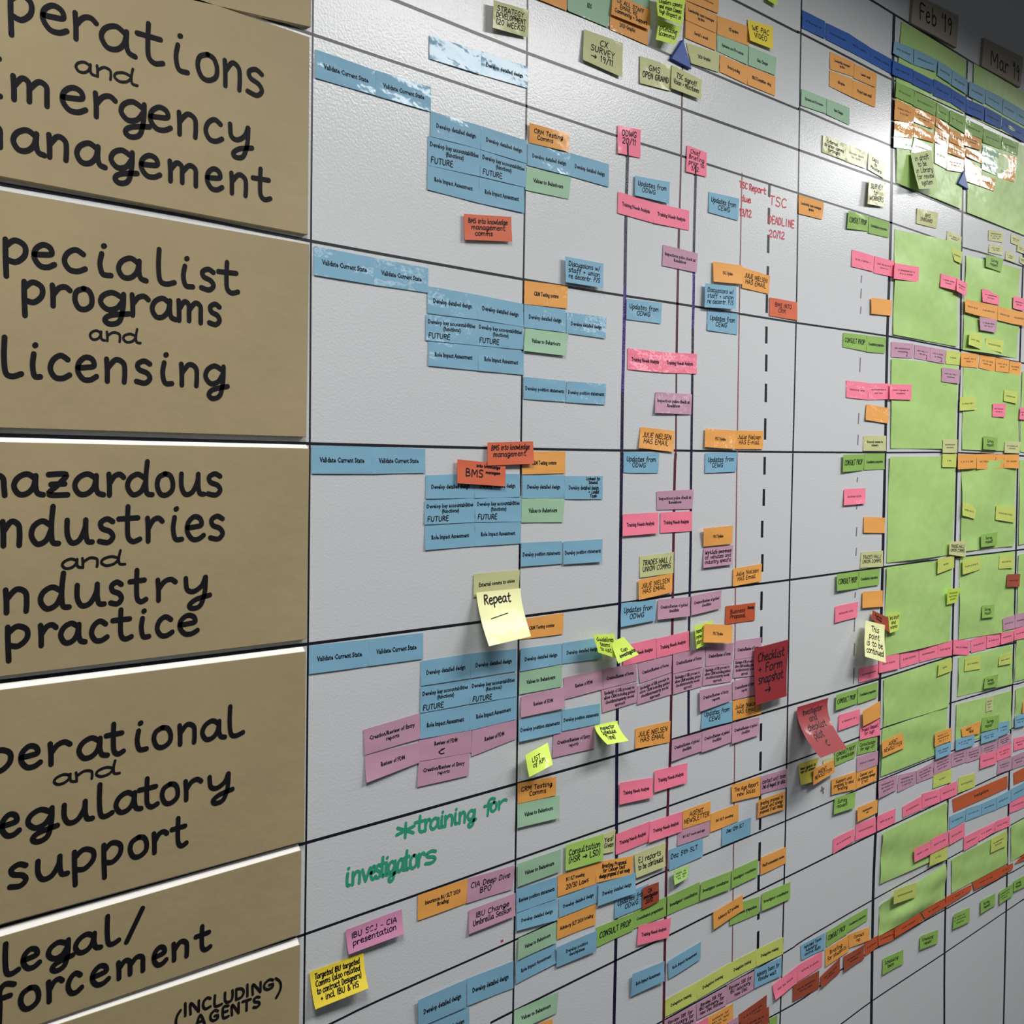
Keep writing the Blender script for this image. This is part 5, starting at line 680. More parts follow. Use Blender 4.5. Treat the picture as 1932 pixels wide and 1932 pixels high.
('sticky_note','Y',[24287,20336,8,25106,20419,8,25036,20180,11,24272,20110,11],1.6,0,0,[('z',3,0.5,0.5,0.68,0.62)],'pale yellow sticky note with blurred handwriting, first tier left, fourth row down, Mar column','pale yellow sticky notes'),
('sticky_note','Y',[24339,20044,8,25123,20107,8,25027,19894,13,24296,19857,15],1.6,0,0,[('z',2,0.5,0.5,0.68,0.42)],'pale yellow sticky note with blurred handwriting, second tier left, fourth row down, Mar column','pale yellow sticky notes'),
('sticky_note','Y',[25512,20442,8,26089,20453,8,26009,20237,13,25494,20238,12],1.6,0,0,[('z',2,0.5,0.5,0.68,0.42)],'pale yellow sticky note with blurred handwriting, first tier right, fourth row down, Mar column','pale yellow sticky notes'),
('sticky_note','Y',[25874,20279,17,26361,20272,17,26360,20098,22,25835,20101,21],1.6,0,0,[('z',2,0.5,0.5,0.68,0.42)],'pale yellow sticky note with blurred handwriting, second tier right, fourth row down, Mar column','pale yellow sticky notes'),
('sticky_note','Y',[25243,20025,8,25793,20019,8,25744,19825,16,25198,19827,15],1.6,0,0,[('z',2,0.5,0.5,0.68,0.42)],'pale yellow sticky note with blurred handwriting, third tier left, fourth row down, Mar column','pale yellow sticky notes'),
('sticky_note','Y',[26034,20022,8,26402,20011,8,26398,19851,13,26004,19876,15],1.6,0,0,[('z',2,0.5,0.5,0.68,0.42)],'pale yellow sticky note with blurred handwriting, third tier right, fourth row down, Mar column','pale yellow sticky notes'),
('printed_label','K',[22295,19683,56,22875,19655,56,22840,19407,61,22507,19418,61],1.6,0,0,[('s',1,0.5,0.5,0.68,0.17)],'yellow green label with blurred print, operations row, Feb column','yellow green labels'),
('printed_label','P',[19903,19019,56,20922,19078,56,20896,18779,60,19862,18721,61],1.6,0,0,[('s',2,0.5,0.5,0.68,0.42)],'pink label with blurred print, left one of two, operations row, Feb column','pink labels'),
('printed_label','P',[21889,19084,56,22635,19082,56,22594,18820,64,21854,18808,63],1.6,0,0,[('s',2,0.5,0.5,0.68,0.42)],'pink label with blurred print, right one of two, operations row, Feb column','pink labels'),
('printed_label','P',[22621,19078,69,23112,19019,69,23050,18758,79,22532,18802,99],1.6,0,0,[('s',2,0.5,0.5,0.68,0.42)],'pink label with blurred print, first of three along, operations row, Mar column','pink labels'),
('sticky_note','E',[24040,19762,69,24966,19810,69,24844,19489,79,24012,19498,79],1.6,0,0,[('h','Survey\nrequest',0.5,0.5,0.62,0.58)],'leaf green sticky note reading Survey request, operations row, Mar column','leaf green sticky notes'),
('printed_label','O',[23040,18701,63,23787,18713,63,23783,18418,71,23046,18429,66],1.6,0,0,[('s',1,0.5,0.5,0.68,0.17)],'orange label with blurred print, first of four along, operations row, Mar column','orange labels'),
('printed_label','O',[23805,18715,63,24718,18742,63,24702,18430,69,23773,18417,68],1.6,0,0,[('s',1,0.5,0.5,0.68,0.17)],'orange label with blurred print, second of four along, operations row, Mar column','orange labels'),
('printed_label','O',[24726,18736,63,25506,18737,63,25517,18428,66,24730,18429,68],1.6,0,0,[('s',1,0.5,0.5,0.68,0.17)],'orange label with blurred print, third of four along, operations row, Mar column','orange labels'),
('printed_label','O',[25506,18737,63,26329,18762,63,26340,18454,66,25514,18428,67],1.6,0,0,[('s',1,0.5,0.5,0.68,0.17)],'orange label with blurred print, fourth of four along, operations row, Mar column','orange labels'),
('printed_label','P',[23864,19016,69,24762,19042,69,24752,18760,79,23890,18738,79],1.6,0,0,[('s',2,0.5,0.5,0.68,0.42)],'pink label with blurred print, second of three along, operations row, Mar column','pink labels'),
('printed_label','P',[25586,19055,63,26310,19076,63,26307,18782,71,25545,18779,70],1.6,0,0,[('s',2,0.5,0.5,0.68,0.42)],'pink label with blurred print, third of three along, operations row, Mar column','pink labels'),
('printed_label','M',[23771,18402,69,24701,18438,69,24635,18144,79,23797,18124,79],1.6,0,0,[('s',2,0.5,0.5,0.68,0.42)],'mauve label with blurred print, operations row, Mar column','mauve labels'),
('sticky_note','K',[23235,18027,89,23915,18026,69,23854,17717,79,23173,17760,99],1.6,0,0,[('z',1,0.5,0.5,0.68,0.17)],'yellow green sticky note with blurred handwriting, left one of two, operations row, Mar column','yellow green sticky notes'),
('sticky_note','K',[24130,17994,63,25100,18005,63,25021,17737,70,24100,17753,66],1.6,0,0,[('z',1,0.5,0.5,0.68,0.17)],'yellow green sticky note with blurred handwriting, right one of two, operations row, Mar column','yellow green sticky notes'),
('printed_label','M',[19918,17540,8,20849,17581,8,20825,17296,11,19925,17252,10],1.6,0,0,[('s',2,0.5,0.5,0.68,0.42),('h','2',0.72,0.78,0.14,0.35)],'mauve label with blurred print, first of four along, specialist programs row, Feb column','mauve labels'),
('printed_label','M',[20894,17571,8,21576,17575,8,21567,17298,11,20885,17300,11],1.6,0,0,[('s',2,0.5,0.5,0.68,0.42),('h','2',0.78,0.78,0.18,0.35)],'mauve label with blurred print, second of four along, specialist programs row, Feb column','mauve labels'),
('printed_label','M',[21592,17576,8,22290,17578,8,22251,17292,17,21571,17298,16],1.6,0,0,[('s',2,0.5,0.5,0.68,0.42),('h','2',0.75,0.78,0.18,0.35)],'mauve label with blurred print, third of four along, specialist programs row, Feb column','mauve labels'),
('printed_label','K',[22322,17581,8,23001,17594,8,22956,17316,11,22294,17296,12],1.6,0,0,[('s',1,0.5,0.5,0.4,0.17)],'yellow green label with blurred print, specialist programs row, Feb column','yellow green labels'),
('sticky_note','O',[23019,17585,8,23922,17629,8,23863,17327,17,23002,17295,14],1.6,0,0,[('z',2,0.5,0.5,0.68,0.42)],'orange sticky note with blurred handwriting, first of four along, specialist programs row, Mar column','orange sticky notes'),
('sticky_note','O',[23994,17627,8,24804,17623,8,24772,17301,13,23925,17332,13],1.6,0,0,[('z',2,0.5,0.5,0.68,0.42)],'orange sticky note with blurred handwriting, second of four along, specialist programs row, Mar column','orange sticky notes'),
('sticky_note','O',[24823,17617,8,25574,17621,8,25540,17338,12,24805,17318,14],1.6,0,0,[('z',2,0.5,0.5,0.68,0.42)],'orange sticky note with blurred handwriting, third of four along, specialist programs row, Mar column','orange sticky notes'),
('sticky_note','O',[25594,17607,8,26256,17617,8,26193,17319,15,25557,17308,14],1.6,0,0,[('z',2,0.5,0.5,0.68,0.42)],'orange sticky note with blurred handwriting, fourth of four along, specialist programs row, Mar column','orange sticky notes'),
('printed_label','M',[22057,17204,40,22928,17216,40,22873,16924,48,22048,16916,43],1.6,0,0,[('s',2,0.5,0.5,0.68,0.42)],'mauve label with blurred print, fourth of four along, specialist programs row, Feb column','mauve labels'),
('printed_label','P',[19834,16728,40,20746,16776,40,20716,16478,47,19813,16445,49],1.6,0,0,[('s',2,0.5,0.5,0.68,0.42)],'pink label with blurred print, specialist programs row, Feb column','pink labels'),
('printed_label','K',[22939,16640,40,23749,16712,40,23721,16415,44,22923,16365,46],1.6,0,0,[('s',1,0.5,0.5,0.68,0.17)],'yellow green label with blurred print, left one of two, specialist programs row, Mar column','yellow green labels'),
('printed_label','K',[25236,16938,40,26007,16927,40,25966,16656,47,25220,16682,45],1.6,0,0,[('s',1,0.5,0.5,0.68,0.17)],'yellow green label with blurred print, right one of two, specialist programs row, Mar column','yellow green labels'),
('printed_label','P',[24613,16598,46,25336,16618,46,25269,16321,56,24585,16309,56],1.6,0,0,[('s',2,0.5,0.5,0.68,0.42)],'pink label with blurred print, specialist programs row, Mar column','pink labels'),
('printed_label','P',[26189,16581,33,26538,16589,33,26532,16308,42,26150,16309,38],1.6,0,0,[('s',2,0.5,0.5,0.68,0.42)],'pink label with blurred print, specialist programs row, last column','pink labels'),
('sticky_note','E',[24130,15871,56,24936,15856,46,24869,15578,56,24103,15578,66],1.6,0,0,[('h','Survey\nrequest',0.5,0.5,0.66,0.58)],'leaf green sticky note reading Survey request, specialist programs row, Mar column','leaf green sticky notes'),
('printed_label','Y',[25339,15789,40,26236,15795,40,26196,15524,46,25313,15525,49],1.6,0,0,[('s',2,0.5,0.5,0.68,0.42)],'pale yellow label with blurred print, specialist programs row, Mar column','pale yellow labels'),
('printed_label','Y',[22173,15746,40,22863,15764,40,22855,15482,43,22151,15469,49],1.6,0,0,[('s',2,0.5,0.5,0.68,0.42)],'pale yellow label with blurred print, specialist programs row, Feb column','pale yellow labels'),
('printed_label','K',[22170,15449,40,22828,15452,40,22818,15178,43,22156,15180,45],1.6,0,0,[('s',1,0.5,0.5,0.3,0.17)],'yellow green label with blurred print, hazardous industries row, Feb column','yellow green labels'),
('sticky_note','O',[22861,15453,56,23794,15468,56,23779,15164,61,22864,15135,61],1.6,0,0,[('z',1,0.5,0.5,0.68,0.17)],'orange sticky note with blurred handwriting, first of four along, hazardous industries row, Mar column','orange sticky notes'),
('sticky_note','O',[23812,15469,56,24838,15493,56,24738,15156,58,23800,15149,60],1.6,0,0,[('z',1,0.5,0.5,0.68,0.17)],'orange sticky note with blurred handwriting, second of four along, hazardous industries row, Mar column','orange sticky notes'),
('sticky_note','O',[24858,15486,56,25259,15493,56,25246,15182,60,24759,15171,64],1.6,0,0,[('z',1,0.5,0.5,0.68,0.17)],'orange sticky note with blurred handwriting, third of four along, hazardous industries row, Mar column','orange sticky notes'),
('sticky_note','O',[25279,15485,56,26132,15499,56,26108,15181,64,25261,15183,62],1.6,0,0,[('z',1,0.5,0.5,0.68,0.17)],'orange sticky note with blurred handwriting, fourth of four along, hazardous industries row, Mar column','orange sticky notes'),
('printed_label','K',[23148,14441,56,23869,14356,56,23756,14076,64,23125,14164,64],1.6,0,0,[('s',1,0.5,0.5,0.68,0.17)],'yellow green label with blurred print, left one of two, hazardous industries row, Mar column','yellow green labels'),
('printed_label','K',[24900,14355,56,26000,14274,56,25927,13935,60,24873,14033,58],1.6,0,0,[('s',1,0.5,0.5,0.68,0.17)],'yellow green label with blurred print, right one of two, hazardous industries row, Mar column','yellow green labels'),
('sticky_note','E',[24117,13727,56,24990,13751,56,24971,13459,62,24122,13449,60],1.6,0,0,[('h','Survey\nrequest',0.5,0.5,0.66,0.58)],'leaf green sticky note reading Survey request, hazardous industries row, Mar column','leaf green sticky notes'),
('sticky_note','Y',[22534,13631,62,23364,13614,62,23305,13278,72,22491,13368,72],1.6,0,0,[('h','TRADES HALL/\nUNION COMMS',0.5,0.5,0.84,0.58)],'pale yellow sticky note reading TRADES HALL/ UNION COMMS, hazardous industries row, Mar column','pale yellow sticky notes'),
('printed_label','K',[22009,13298,56,22799,13330,46,22811,13075,46,22007,12993,56],1.6,0,0,[('s',1,0.5,0.5,0.3,0.17)],'yellow green label with blurred print, regulatory support row, Feb column','yellow green labels'),
('printed_label','K',[23189,13209,56,24164,13250,46,24143,12963,46,23221,12906,56],1.6,0,0,[('s',1,0.5,0.5,0.68,0.17)],'yellow green label with blurred print, left one of two, regulatory support row, Mar column','yellow green labels'),
('printed_label','K',[25191,13215,40,26020,13207,40,25952,12892,43,25146,12922,49],1.6,0,0,[('s',1,0.5,0.5,0.68,0.17)],'yellow green label with blurred print, right one of two, regulatory support row, Mar column','yellow green labels'),
('printed_label','D2',[25645,12767,40,26415,12729,40,26347,12436,49,25607,12478,46],1.6,0,0,[('s',1,0.5,0.5,0.68,0.17)],'brick red label with blurred print, regulatory support row, Mar column','brick red labels'),
('sticky_note','L',[22374,12658,116,22975,12646,116,22952,12344,66,22453,12325,66],1,0,0,[('z',3,0.5,0.5,0.68,0.62)],'lime sticky note with blurred handwriting, regulatory support row, Feb column','lime sticky notes'),
('sticky_note','E',[24251,12166,56,24967,12131,46,24894,11860,66,24217,11890,76],1.6,0,0,[('h','Survey\nrequest',0.5,0.5,0.7,0.58)],'leaf green sticky note reading Survey request, regulatory support row, Mar column','leaf green sticky notes'),
('printed_label','P',[20528,11527,8,21317,11545,8,21332,11244,14,20527,11229,15],1.6,0,0,[('s',1,0.5,0.5,0.68,0.17)],'pink label with blurred print, second of four along, regulatory support row, Feb column','pink labels'),
('printed_label','P',[21333,11530,8,22180,11532,8,22207,11250,16,21365,11240,13],1.6,0,0,[('s',1,0.5,0.5,0.68,0.17)],'pink label with blurred print, third of four along, regulatory support row, Feb column','pink labels'),
('printed_label','P',[22196,11538,8,22888,11539,8,22873,11219,14,22218,11241,12],1.6,0,0,[('s',1,0.5,0.5,0.68,0.17)],'pink label with blurred print, fourth of four along, regulatory support row, Feb column','pink labels'),
('printed_label','P',[22939,11541,8,23809,11445,8,23745,11128,12,22924,11228,14],1.6,0,0,[('s',1,0.5,0.5,0.68,0.17)],'pink label with blurred print, first of four along, regulatory support row, Mar column','pink labels'),
('printed_label','P',[23826,11458,8,24627,11469,8,24616,11155,12,23836,11163,10],1.6,0,0,[('s',1,0.5,0.5,0.68,0.17)],'pink label with blurred print, second of four along, regulatory support row, Mar column','pink labels'),
('printed_label','P',[24664,11466,8,25447,11467,8,25432,11169,13,24643,11176,15],1.6,0,0,[('s',1,0.5,0.5,0.68,0.17)],'pink label with blurred print, third of four along, regulatory support row, Mar column','pink labels'),
('printed_label','P',[25413,11473,29,26129,11468,29,26115,11189,33,25389,11185,37],1.6,0,0,[('s',1,0.5,0.5,0.68,0.17)],'pink label with blurred print, fourth of four along, regulatory support row, Mar column','pink labels'),
('printed_label','P',[26139,11467,33,26842,11483,33,26841,11197,40,26137,11203,40],1.6,0,0,[('s',1,0.5,0.5,0.68,0.17)],'pink label with blurred print, regulatory support row, last column','pink labels'),
('printed_label','M',[25445,11778,40,26141,11797,40,26137,11493,49,25475,11484,43],1.6,0,0,[('s',1,0.5,0.5,0.68,0.17)],'mauve label with blurred print, regulatory support row, Mar column','mauve labels'),
('printed_label','M',[26181,11801,33,26823,11795,33,26833,11484,36,26177,11489,41],1.6,0,0,[('s',1,0.5,0.5,0.68,0.17)],'mauve label with blurred print, regulatory support row, last column','mauve labels'),
('printed_label','K',[22172,11136,49,22818,11169,39,22815,10899,39,22120,10870,49],1.6,0,0,[('s',1,0.5,0.5,0.35,0.17)],'yellow green label with blurred print, legal row, Feb column','yellow green labels'),
('printed_label','K',[23504,11083,33,24310,11068,33,24269,10768,41,23460,10805,36],1.6,0,0,[('s',1,0.5,0.5,0.68,0.17)],'yellow green label with blurred print, left one of two, legal row, Mar column','yellow green labels'),
('printed_label','K',[25316,10925,33,26048,10939,33,25983,10682,40,25284,10708,35],1.6,0,0,[('s',1,0.5,0.5,0.68,0.17)],'yellow green label with blurred print, right one of two, legal row, Mar column','yellow green labels'),
('sticky_note','E',[24519,10555,49,25265,10522,39,25178,10252,49,24434,10306,59],1.6,0,0,[('h','Survey\nrequest',0.5,0.5,0.84,0.58)],'leaf green sticky note reading Survey request, legal row, Mar column','leaf green sticky notes'),
('sticky_note','Y',[24639,10074,33,25037,10050,33,25008,9749,36,24631,9750,36],1.6,0,0,[('z',3,0.5,0.5,0.68,0.62)],'pale yellow sticky note with blurred handwriting, agents row, Mar column','pale yellow sticky notes'),
('sticky_note','O',[19769,9900,46,20621,9949,46,20687,9638,56,19788,9605,56],1.6,0,0,[('h','AGENT\nNEWSLETTER',0.5,0.5,0.92,0.62)],'orange sticky note reading AGENT NEWSLETTER, agents row, Feb column','orange sticky notes'),
('printed_label','O',[26759,9686,33,26949,9675,33,26955,9394,37,26721,9413,38],1.6,0,0,[],'orange label without visible writing, agents row, last column','orange labels'),
('sticky_note','O',[23369,9584,33,24350,9597,33,24307,9329,41,23419,9397,38],1.6,0,0,[('h','AGENT\nNEWS',0.5,0.5,0.8,0.58)],'orange sticky note reading AGENT NEWS, agents row, Mar column','orange sticky notes'),
('sticky_note','E',[24439,9652,33,25390,9579,33,25341,9287,36,24390,9345,37],1.6,0,0,[('h','Survey\nrequest',0.5,0.5,0.84,0.58)],'leaf green sticky note reading Survey request, agents row, Mar column','leaf green sticky notes'),
('printed_label','M',[20569,9105,8,21317,9048,8,21294,8779,10,20519,8772,10],1.6,0,0,[('s',3,0.5,0.5,0.68,0.62)],'mauve label with blurred print, second of four along, row under agents, Feb column','mauve labels'),
('printed_label','M',[21332,9045,8,22098,9090,8,22101,8788,13,21347,8790,14],1.6,0,0,[('s',3,0.5,0.5,0.68,0.62)],'mauve label with blurred print, third of four along, row under agents, Feb column','mauve labels'),
('printed_label','M',[22145,9111,8,22953,9114,8,22942,8813,12,22117,8799,13],1.6,0,0,[('s',3,0.5,0.5,0.68,0.62)],'mauve label with blurred print, fourth of four along, row under agents, Feb column','mauve labels'),
('printed_label','M',[22969,9126,8,23714,9101,8,23705,8801,11,22952,8819,15],1.6,0,0,[('s',3,0.5,0.5,0.68,0.62)],'mauve label with blurred print, fourth of five downwards, row under agents, Mar column','mauve labels'),
('printed_label','M',[23733,9068,8,24476,9033,8,24479,8755,13,23705,8778,11],1.6,0,0,[('s',3,0.5,0.5,0.68,0.62)],'mauve label with blurred print, third of five downwards, row under agents, Mar column','mauve labels'),
('printed_label','M',[24515,8995,8,25388,8989,8,25350,8727,13,24500,8766,11],1.6,0,0,[('s',3,0.5,0.5,0.68,0.62)],'mauve label with blurred print, second of five downwards, row under agents, Mar column','mauve labels'),
('printed_label','M',[25425,9030,8,26161,9022,8,26183,8809,12,25390,8815,11],1.6,0,0,[('s',3,0.5,0.5,0.68,0.62)],'mauve label with blurred print, first of five downwards, row under agents, Mar column','mauve labels'),
('printed_label','M',[19684,9153,34,20502,9128,14,20465,8836,24,19697,8817,34],1.6,0,0,[('s',3,0.5,0.5,0.68,0.62)],'mauve label with blurred print, first of four along, row under agents, Feb column','mauve labels'),
('sticky_note','O',[22064,9692,40,22869,9686,40,22882,9413,48,22068,9412,44],1.6,0,0,[('z',3,0.5,0.5,0.68,0.62)],'orange sticky note with blurred handwriting, agents row, Feb column','orange sticky notes'),
('sticky_note','B',[22109,9397,40,22866,9385,40,22824,9144,49,22127,9136,45],1.6,0,0,[('z',2,0.5,0.5,0.68,0.42)],'blue sticky note with blurred handwriting, agents row, Feb column','blue sticky notes'),
('sticky_note','B',[23103,9389,33,24052,9368,33,24040,9112,36,23099,9153,40],1.6,0,0,[('z',2,0.5,0.5,0.68,0.42)],'blue sticky note with blurred handwriting, first of three along, agents row, Mar column','blue sticky notes'),
('sticky_note','B',[24401,9312,33,25310,9275,33,25343,9050,40,24393,9083,41],1.6,0,0,[('z',2,0.5,0.5,0.68,0.42)],'blue sticky note with blurred handwriting, second of three along, agents row, Mar column','blue sticky notes'),
('sticky_note','B',[25322,9400,33,25956,9366,33,25985,9072,36,25340,9082,41],1.6,0,0,[('z',2,0.5,0.5,0.68,0.42)],'blue sticky note with blurred handwriting, third of three along, agents row, Mar column','blue sticky notes'),
('sticky_note','B',[26298,9410,33,26966,9392,33,26962,9097,41,26303,9134,37],1.6,0,0,[('z',2,0.5,0.5,0.68,0.42)],'blue sticky note with blurred handwriting, agents row, last column','blue sticky notes'),
('printed_label','P',[24417,8829,21,25289,8771,21,25311,8483,27,24400,8517,28],1.6,0,0,[('s',1,0.5,0.5,0.68,0.17)],'pink label with blurred print, right one of two, row under agents, Mar column','pink labels'),
('sticky_note','P',[25340,8807,8,26194,8806,8,26202,8497,12,25355,8520,16],1.6,0,0,[('z',2,0.5,0.5,0.68,0.42)],'pink sticky note with blurred handwriting, row under agents, Mar column','pink sticky notes'),
('sticky_note','P',[26332,8881,8,27067,8826,8,27065,8545,15,26329,8581,16],1.6,0,0,[('z',2,0.5,0.5,0.68,0.42)],'pink sticky note with blurred handwriting, row under agents, last column','pink sticky notes'),
('printed_label','M',[25434,8505,8,26233,8475,8,26217,8170,13,25377,8214,14],1.6,0,0,[('s',2,0.5,0.5,0.68,0.42)],'mauve label with blurred print, fifth of five downwards, row under agents, Mar column','mauve labels'),
('printed_label','M',[26274,8467,8,27089,8456,8,27100,8122,11,26260,8161,12],1.6,0,0,[('s',2,0.5,0.5,0.68,0.42)],'mauve label with blurred print, row under agents, last column','mauve labels'),
('printed_label','K',[22111,8799,8,22968,8800,8,22983,8502,15,22088,8539,17],1.6,0,0,[('s',1,0.5,0.5,0.35,0.17)],'yellow green label with blurred print, row under agents, Feb column','yellow green labels'),
('printed_label','K',[23340,8522,8,24194,8467,8,24184,8162,11,23316,8190,10],1.6,0,0,[('s',1,0.5,0.5,0.68,0.17)],'yellow green label with blurred print, row under agents, Mar column','yellow green labels'),
('printed_label','P',[20757,8433,8,21603,8483,8,21595,8201,10,20771,8209,13],1.6,0,0,[('s',1,0.5,0.5,0.68,0.17)],'pink label with blurred print, second of three along, row under agents, Feb column','pink labels'),
('printed_label','P',[21617,8523,8,22434,8461,8,22430,8186,16,21608,8213,12],1.6,0,0,[('s',1,0.5,0.5,0.68,0.17)],'pink label with blurred print, third of three along, row under agents, Feb column','pink labels'),
('printed_label','P',[22450,8473,8,23274,8467,8,23276,8176,13,22451,8189,14],1.6,0,0,[('s',1,0.5,0.5,0.68,0.17)],'pink label with blurred print, left one of two, row under agents, Mar column','pink labels'),
('sticky_note','R3',[23051,8116,8,25993,8065,8,26009,7788,16,23126,7818,11],1.6,0,0,[('h','Investigations',0.5,0.5,0.26,0.3)],'burnt orange sticky note reading Investigations, second row under agents, Mar column','burnt orange sticky notes'),
('sticky_note','R3',[26359,8061,8,27112,8070,8,27124,7768,10,26402,7776,14],1.6,0,0,[],'burnt orange sticky note without visible writing, second row under agents, last column','burnt orange sticky notes'),
('printed_label','B',[22932,7770,8,23746,7746,8,23694,7500,12,22919,7492,12],1.6,0,0,[('s',1,0.5,0.5,0.68,0.17)],'blue label with blurred print, first of four along, second row under agents, Mar column','blue labels'),
('printed_label','B',[23763,7758,8,24582,7710,8,24559,7452,15,23725,7494,15],1.6,0,0,[('s',1,0.5,0.5,0.68,0.17)],'blue label with blurred print, second of four along, second row under agents, Mar column','blue labels'),
('printed_label','B',[24601,7706,8,25381,7687,8,25390,7399,11,24581,7446,14],1.6,0,0,[('s',1,0.5,0.5,0.68,0.17)],'blue label with blurred print, third of four along, second row under agents, Mar column','blue labels'),
('printed_label','B',[25401,7683,8,26237,7693,8,26214,7390,16,25395,7408,16],1.6,0,0,[('s',1,0.5,0.5,0.68,0.17)],'blue label with blurred print, fourth of four along, second row under agents, Mar column','blue labels'),
('printed_label','B',[26256,7705,8,27133,7715,8,27146,7396,10,26233,7402,16],1.6,0,0,[('s',1,0.5,0.5,0.68,0.17)],'blue label with blurred print, second row under agents, last column','blue labels'),
('printed_label','P',[26151,7417,8,27152,7395,8,27164,7092,10,26148,7151,15],1.6,0,0,[('s',1,0.5,0.5,0.68,0.17)],'pink label with blurred print, second row under agents, last column','pink labels'),
('printed_label','P',[21198,7487,54,21953,7482,54,21944,7214,64,21212,7219,64],1.6,0,0,[('s',1,0.5,0.5,0.68,0.17)],'pink label with blurred print, left one of two, second row under agents, Feb column','pink labels'),
('printed_label','P',[21976,7510,54,22744,7507,54,22786,7202,64,21944,7214,64],1.6,0,0,[('s',1,0.5,0.5,0.68,0.17)],'pink label with blurred print, right one of two, second row under agents, Feb column','pink labels'),
('printed_label','P',[22912,7464,14,23697,7472,14,23688,7177,24,22904,7165,24],1.6,0,0,[('s',1,0.5,0.5,0.68,0.17)],'pink label with blurred print, left one of two, second row under agents, Mar column','pink labels'),
('printed_label','P',[23659,7158,14,24480,7147,14,24414,6870,24,23650,6864,24],1.6,0,0,[('s',1,0.5,0.5,0.68,0.17)],'pink label with blurred print, right one of two, second row under agents, Mar column','pink labels'),
('sticky_note','P',[24495,7142,8,25357,7118,8,25295,6904,14,24459,6881,17],1.6,0,0,[('z',1,0.5,0.5,0.68,0.17)],'pink sticky note with blurred handwriting, left one of two, second row under agents, Mar column','pink sticky notes'),
('sticky_note','P',[25357,7130,8,26203,7081,8,26199,6848,14,25334,6882,10],1.6,0,0,[('z',1,0.5,0.5,0.68,0.17)],'pink sticky note with blurred handwriting, right one of two, second row under agents, Mar column','pink sticky notes'),
('printed_label','K',[21954,7208,48,22798,7173,48,22745,6908,55,21909,6957,52],1.6,0,0,[('s',1,0.5,0.5,0.35,0.17)],'yellow green label with blurred print, second row under agents, Feb column','yellow green labels'),
('printed_label','K',[20295,6892,92,21283,6797,72,21273,6500,72,20284,6625,92],1.6,0,0,[('s',1,0.5,0.5,0.68,0.17)],'yellow green label with blurred print, third row under agents, Feb column','yellow green labels'),
('printed_label','K',[25079,6789,33,25941,6787,33,25910,6440,41,25061,6482,35],1.6,0,0,[('s',2,0.5,0.5,0.68,0.42)],'yellow green label with blurred print, third row under agents, Mar column','yellow green labels'),
('sticky_note','R2',[20461,6080,36,21553,6079,36,21729,5891,46,20448,5898,46],1.6,0,0,[('z',1,0.5,0.5,0.5,0.17)],'burnt orange sticky note with blurred handwriting, left one of two, third under agents, Feb column','burnt orange sticky notes'),
('sticky_note','R2',[21623,6086,14,22774,6070,14,22812,5871,24,21825,5879,24],1.6,0,0,[('z',1,0.5,0.5,0.5,0.17)],'burnt orange sticky note with blurred handwriting, right one of two, third under agents, Feb column','burnt orange sticky notes'),
('sticky_note','R2',[22800,6063,14,24123,6001,14,24078,5875,24,22812,5871,24],1.6,0,0,[('z',1,0.5,0.5,0.5,0.17)],'burnt orange sticky note with blurred handwriting, first of three along, third under agents, Mar column','burnt orange sticky notes'),
('sticky_note','R2',[24148,6041,14,25581,5987,14,25629,5758,24,24244,5842,24],1.6,0,0,[('z',1,0.5,0.5,0.5,0.17)],'burnt orange sticky note with blurred handwriting, second of three along, third under agents, Mar column','burnt orange sticky notes'),
('sticky_note','R2',[25581,5987,14,26440,5910,14,26421,5780,24,25627,5783,24],1.6,0,0,[('z',1,0.5,0.5,0.5,0.17)],'burnt orange sticky note with blurred handwriting, third of three along, third under agents, Mar column','burnt orange sticky notes'),
('sticky_note','R2',[26536,5874,14,27265,6001,14,27250,5803,24,26541,5875,24],1.6,0,0,[('z',1,0.5,0.5,0.5,0.17)],'burnt orange sticky note with blurred handwriting, third row under agents, last column','burnt orange sticky notes'),
('sticky_note','E',[21624,5577,24,22475,5469,14,22441,5192,24,21590,5308,34],1.6,0,0,[('h','Scheduling\nrequest',0.42,0.5,0.7,0.58)],'leaf green sticky note reading Scheduling request, fourth row under agents, Feb column','leaf green sticky notes'),
('sticky_note','E',[23211,5591,24,24038,5509,14,24030,5198,24,23151,5280,34],1.6,0,0,[('z',3,0.42,0.5,0.7,0.62)],'leaf green sticky note with blurred handwriting, left one of two, fourth under agents, Mar column','leaf green sticky notes'),
('sticky_note','E',[24597,5500,24,25433,5454,14,25422,5180,24,24587,5221,34],1.6,0,0,[('h','Survey\nrequest',0.42,0.5,0.7,0.58)],'leaf green sticky note reading Survey request, fourth row under agents, Mar column','leaf green sticky notes'),
('sticky_note','E',[25646,5436,24,26468,5416,14,26427,5130,24,25637,5148,34],1.6,0,0,[('z',3,0.42,0.5,0.7,0.62)],'leaf green sticky note with blurred handwriting, right one of two, fourth under agents, Mar column','leaf green sticky notes'),
('sticky_note','E',[26470,5468,24,27234,5422,14,27223,5146,24,26458,5224,34],1.6,0,0,[('h','Survey\nrequest',0.42,0.5,0.7,0.58)],'leaf green sticky note reading Survey request, fourth row under agents, last column','leaf green sticky notes')]
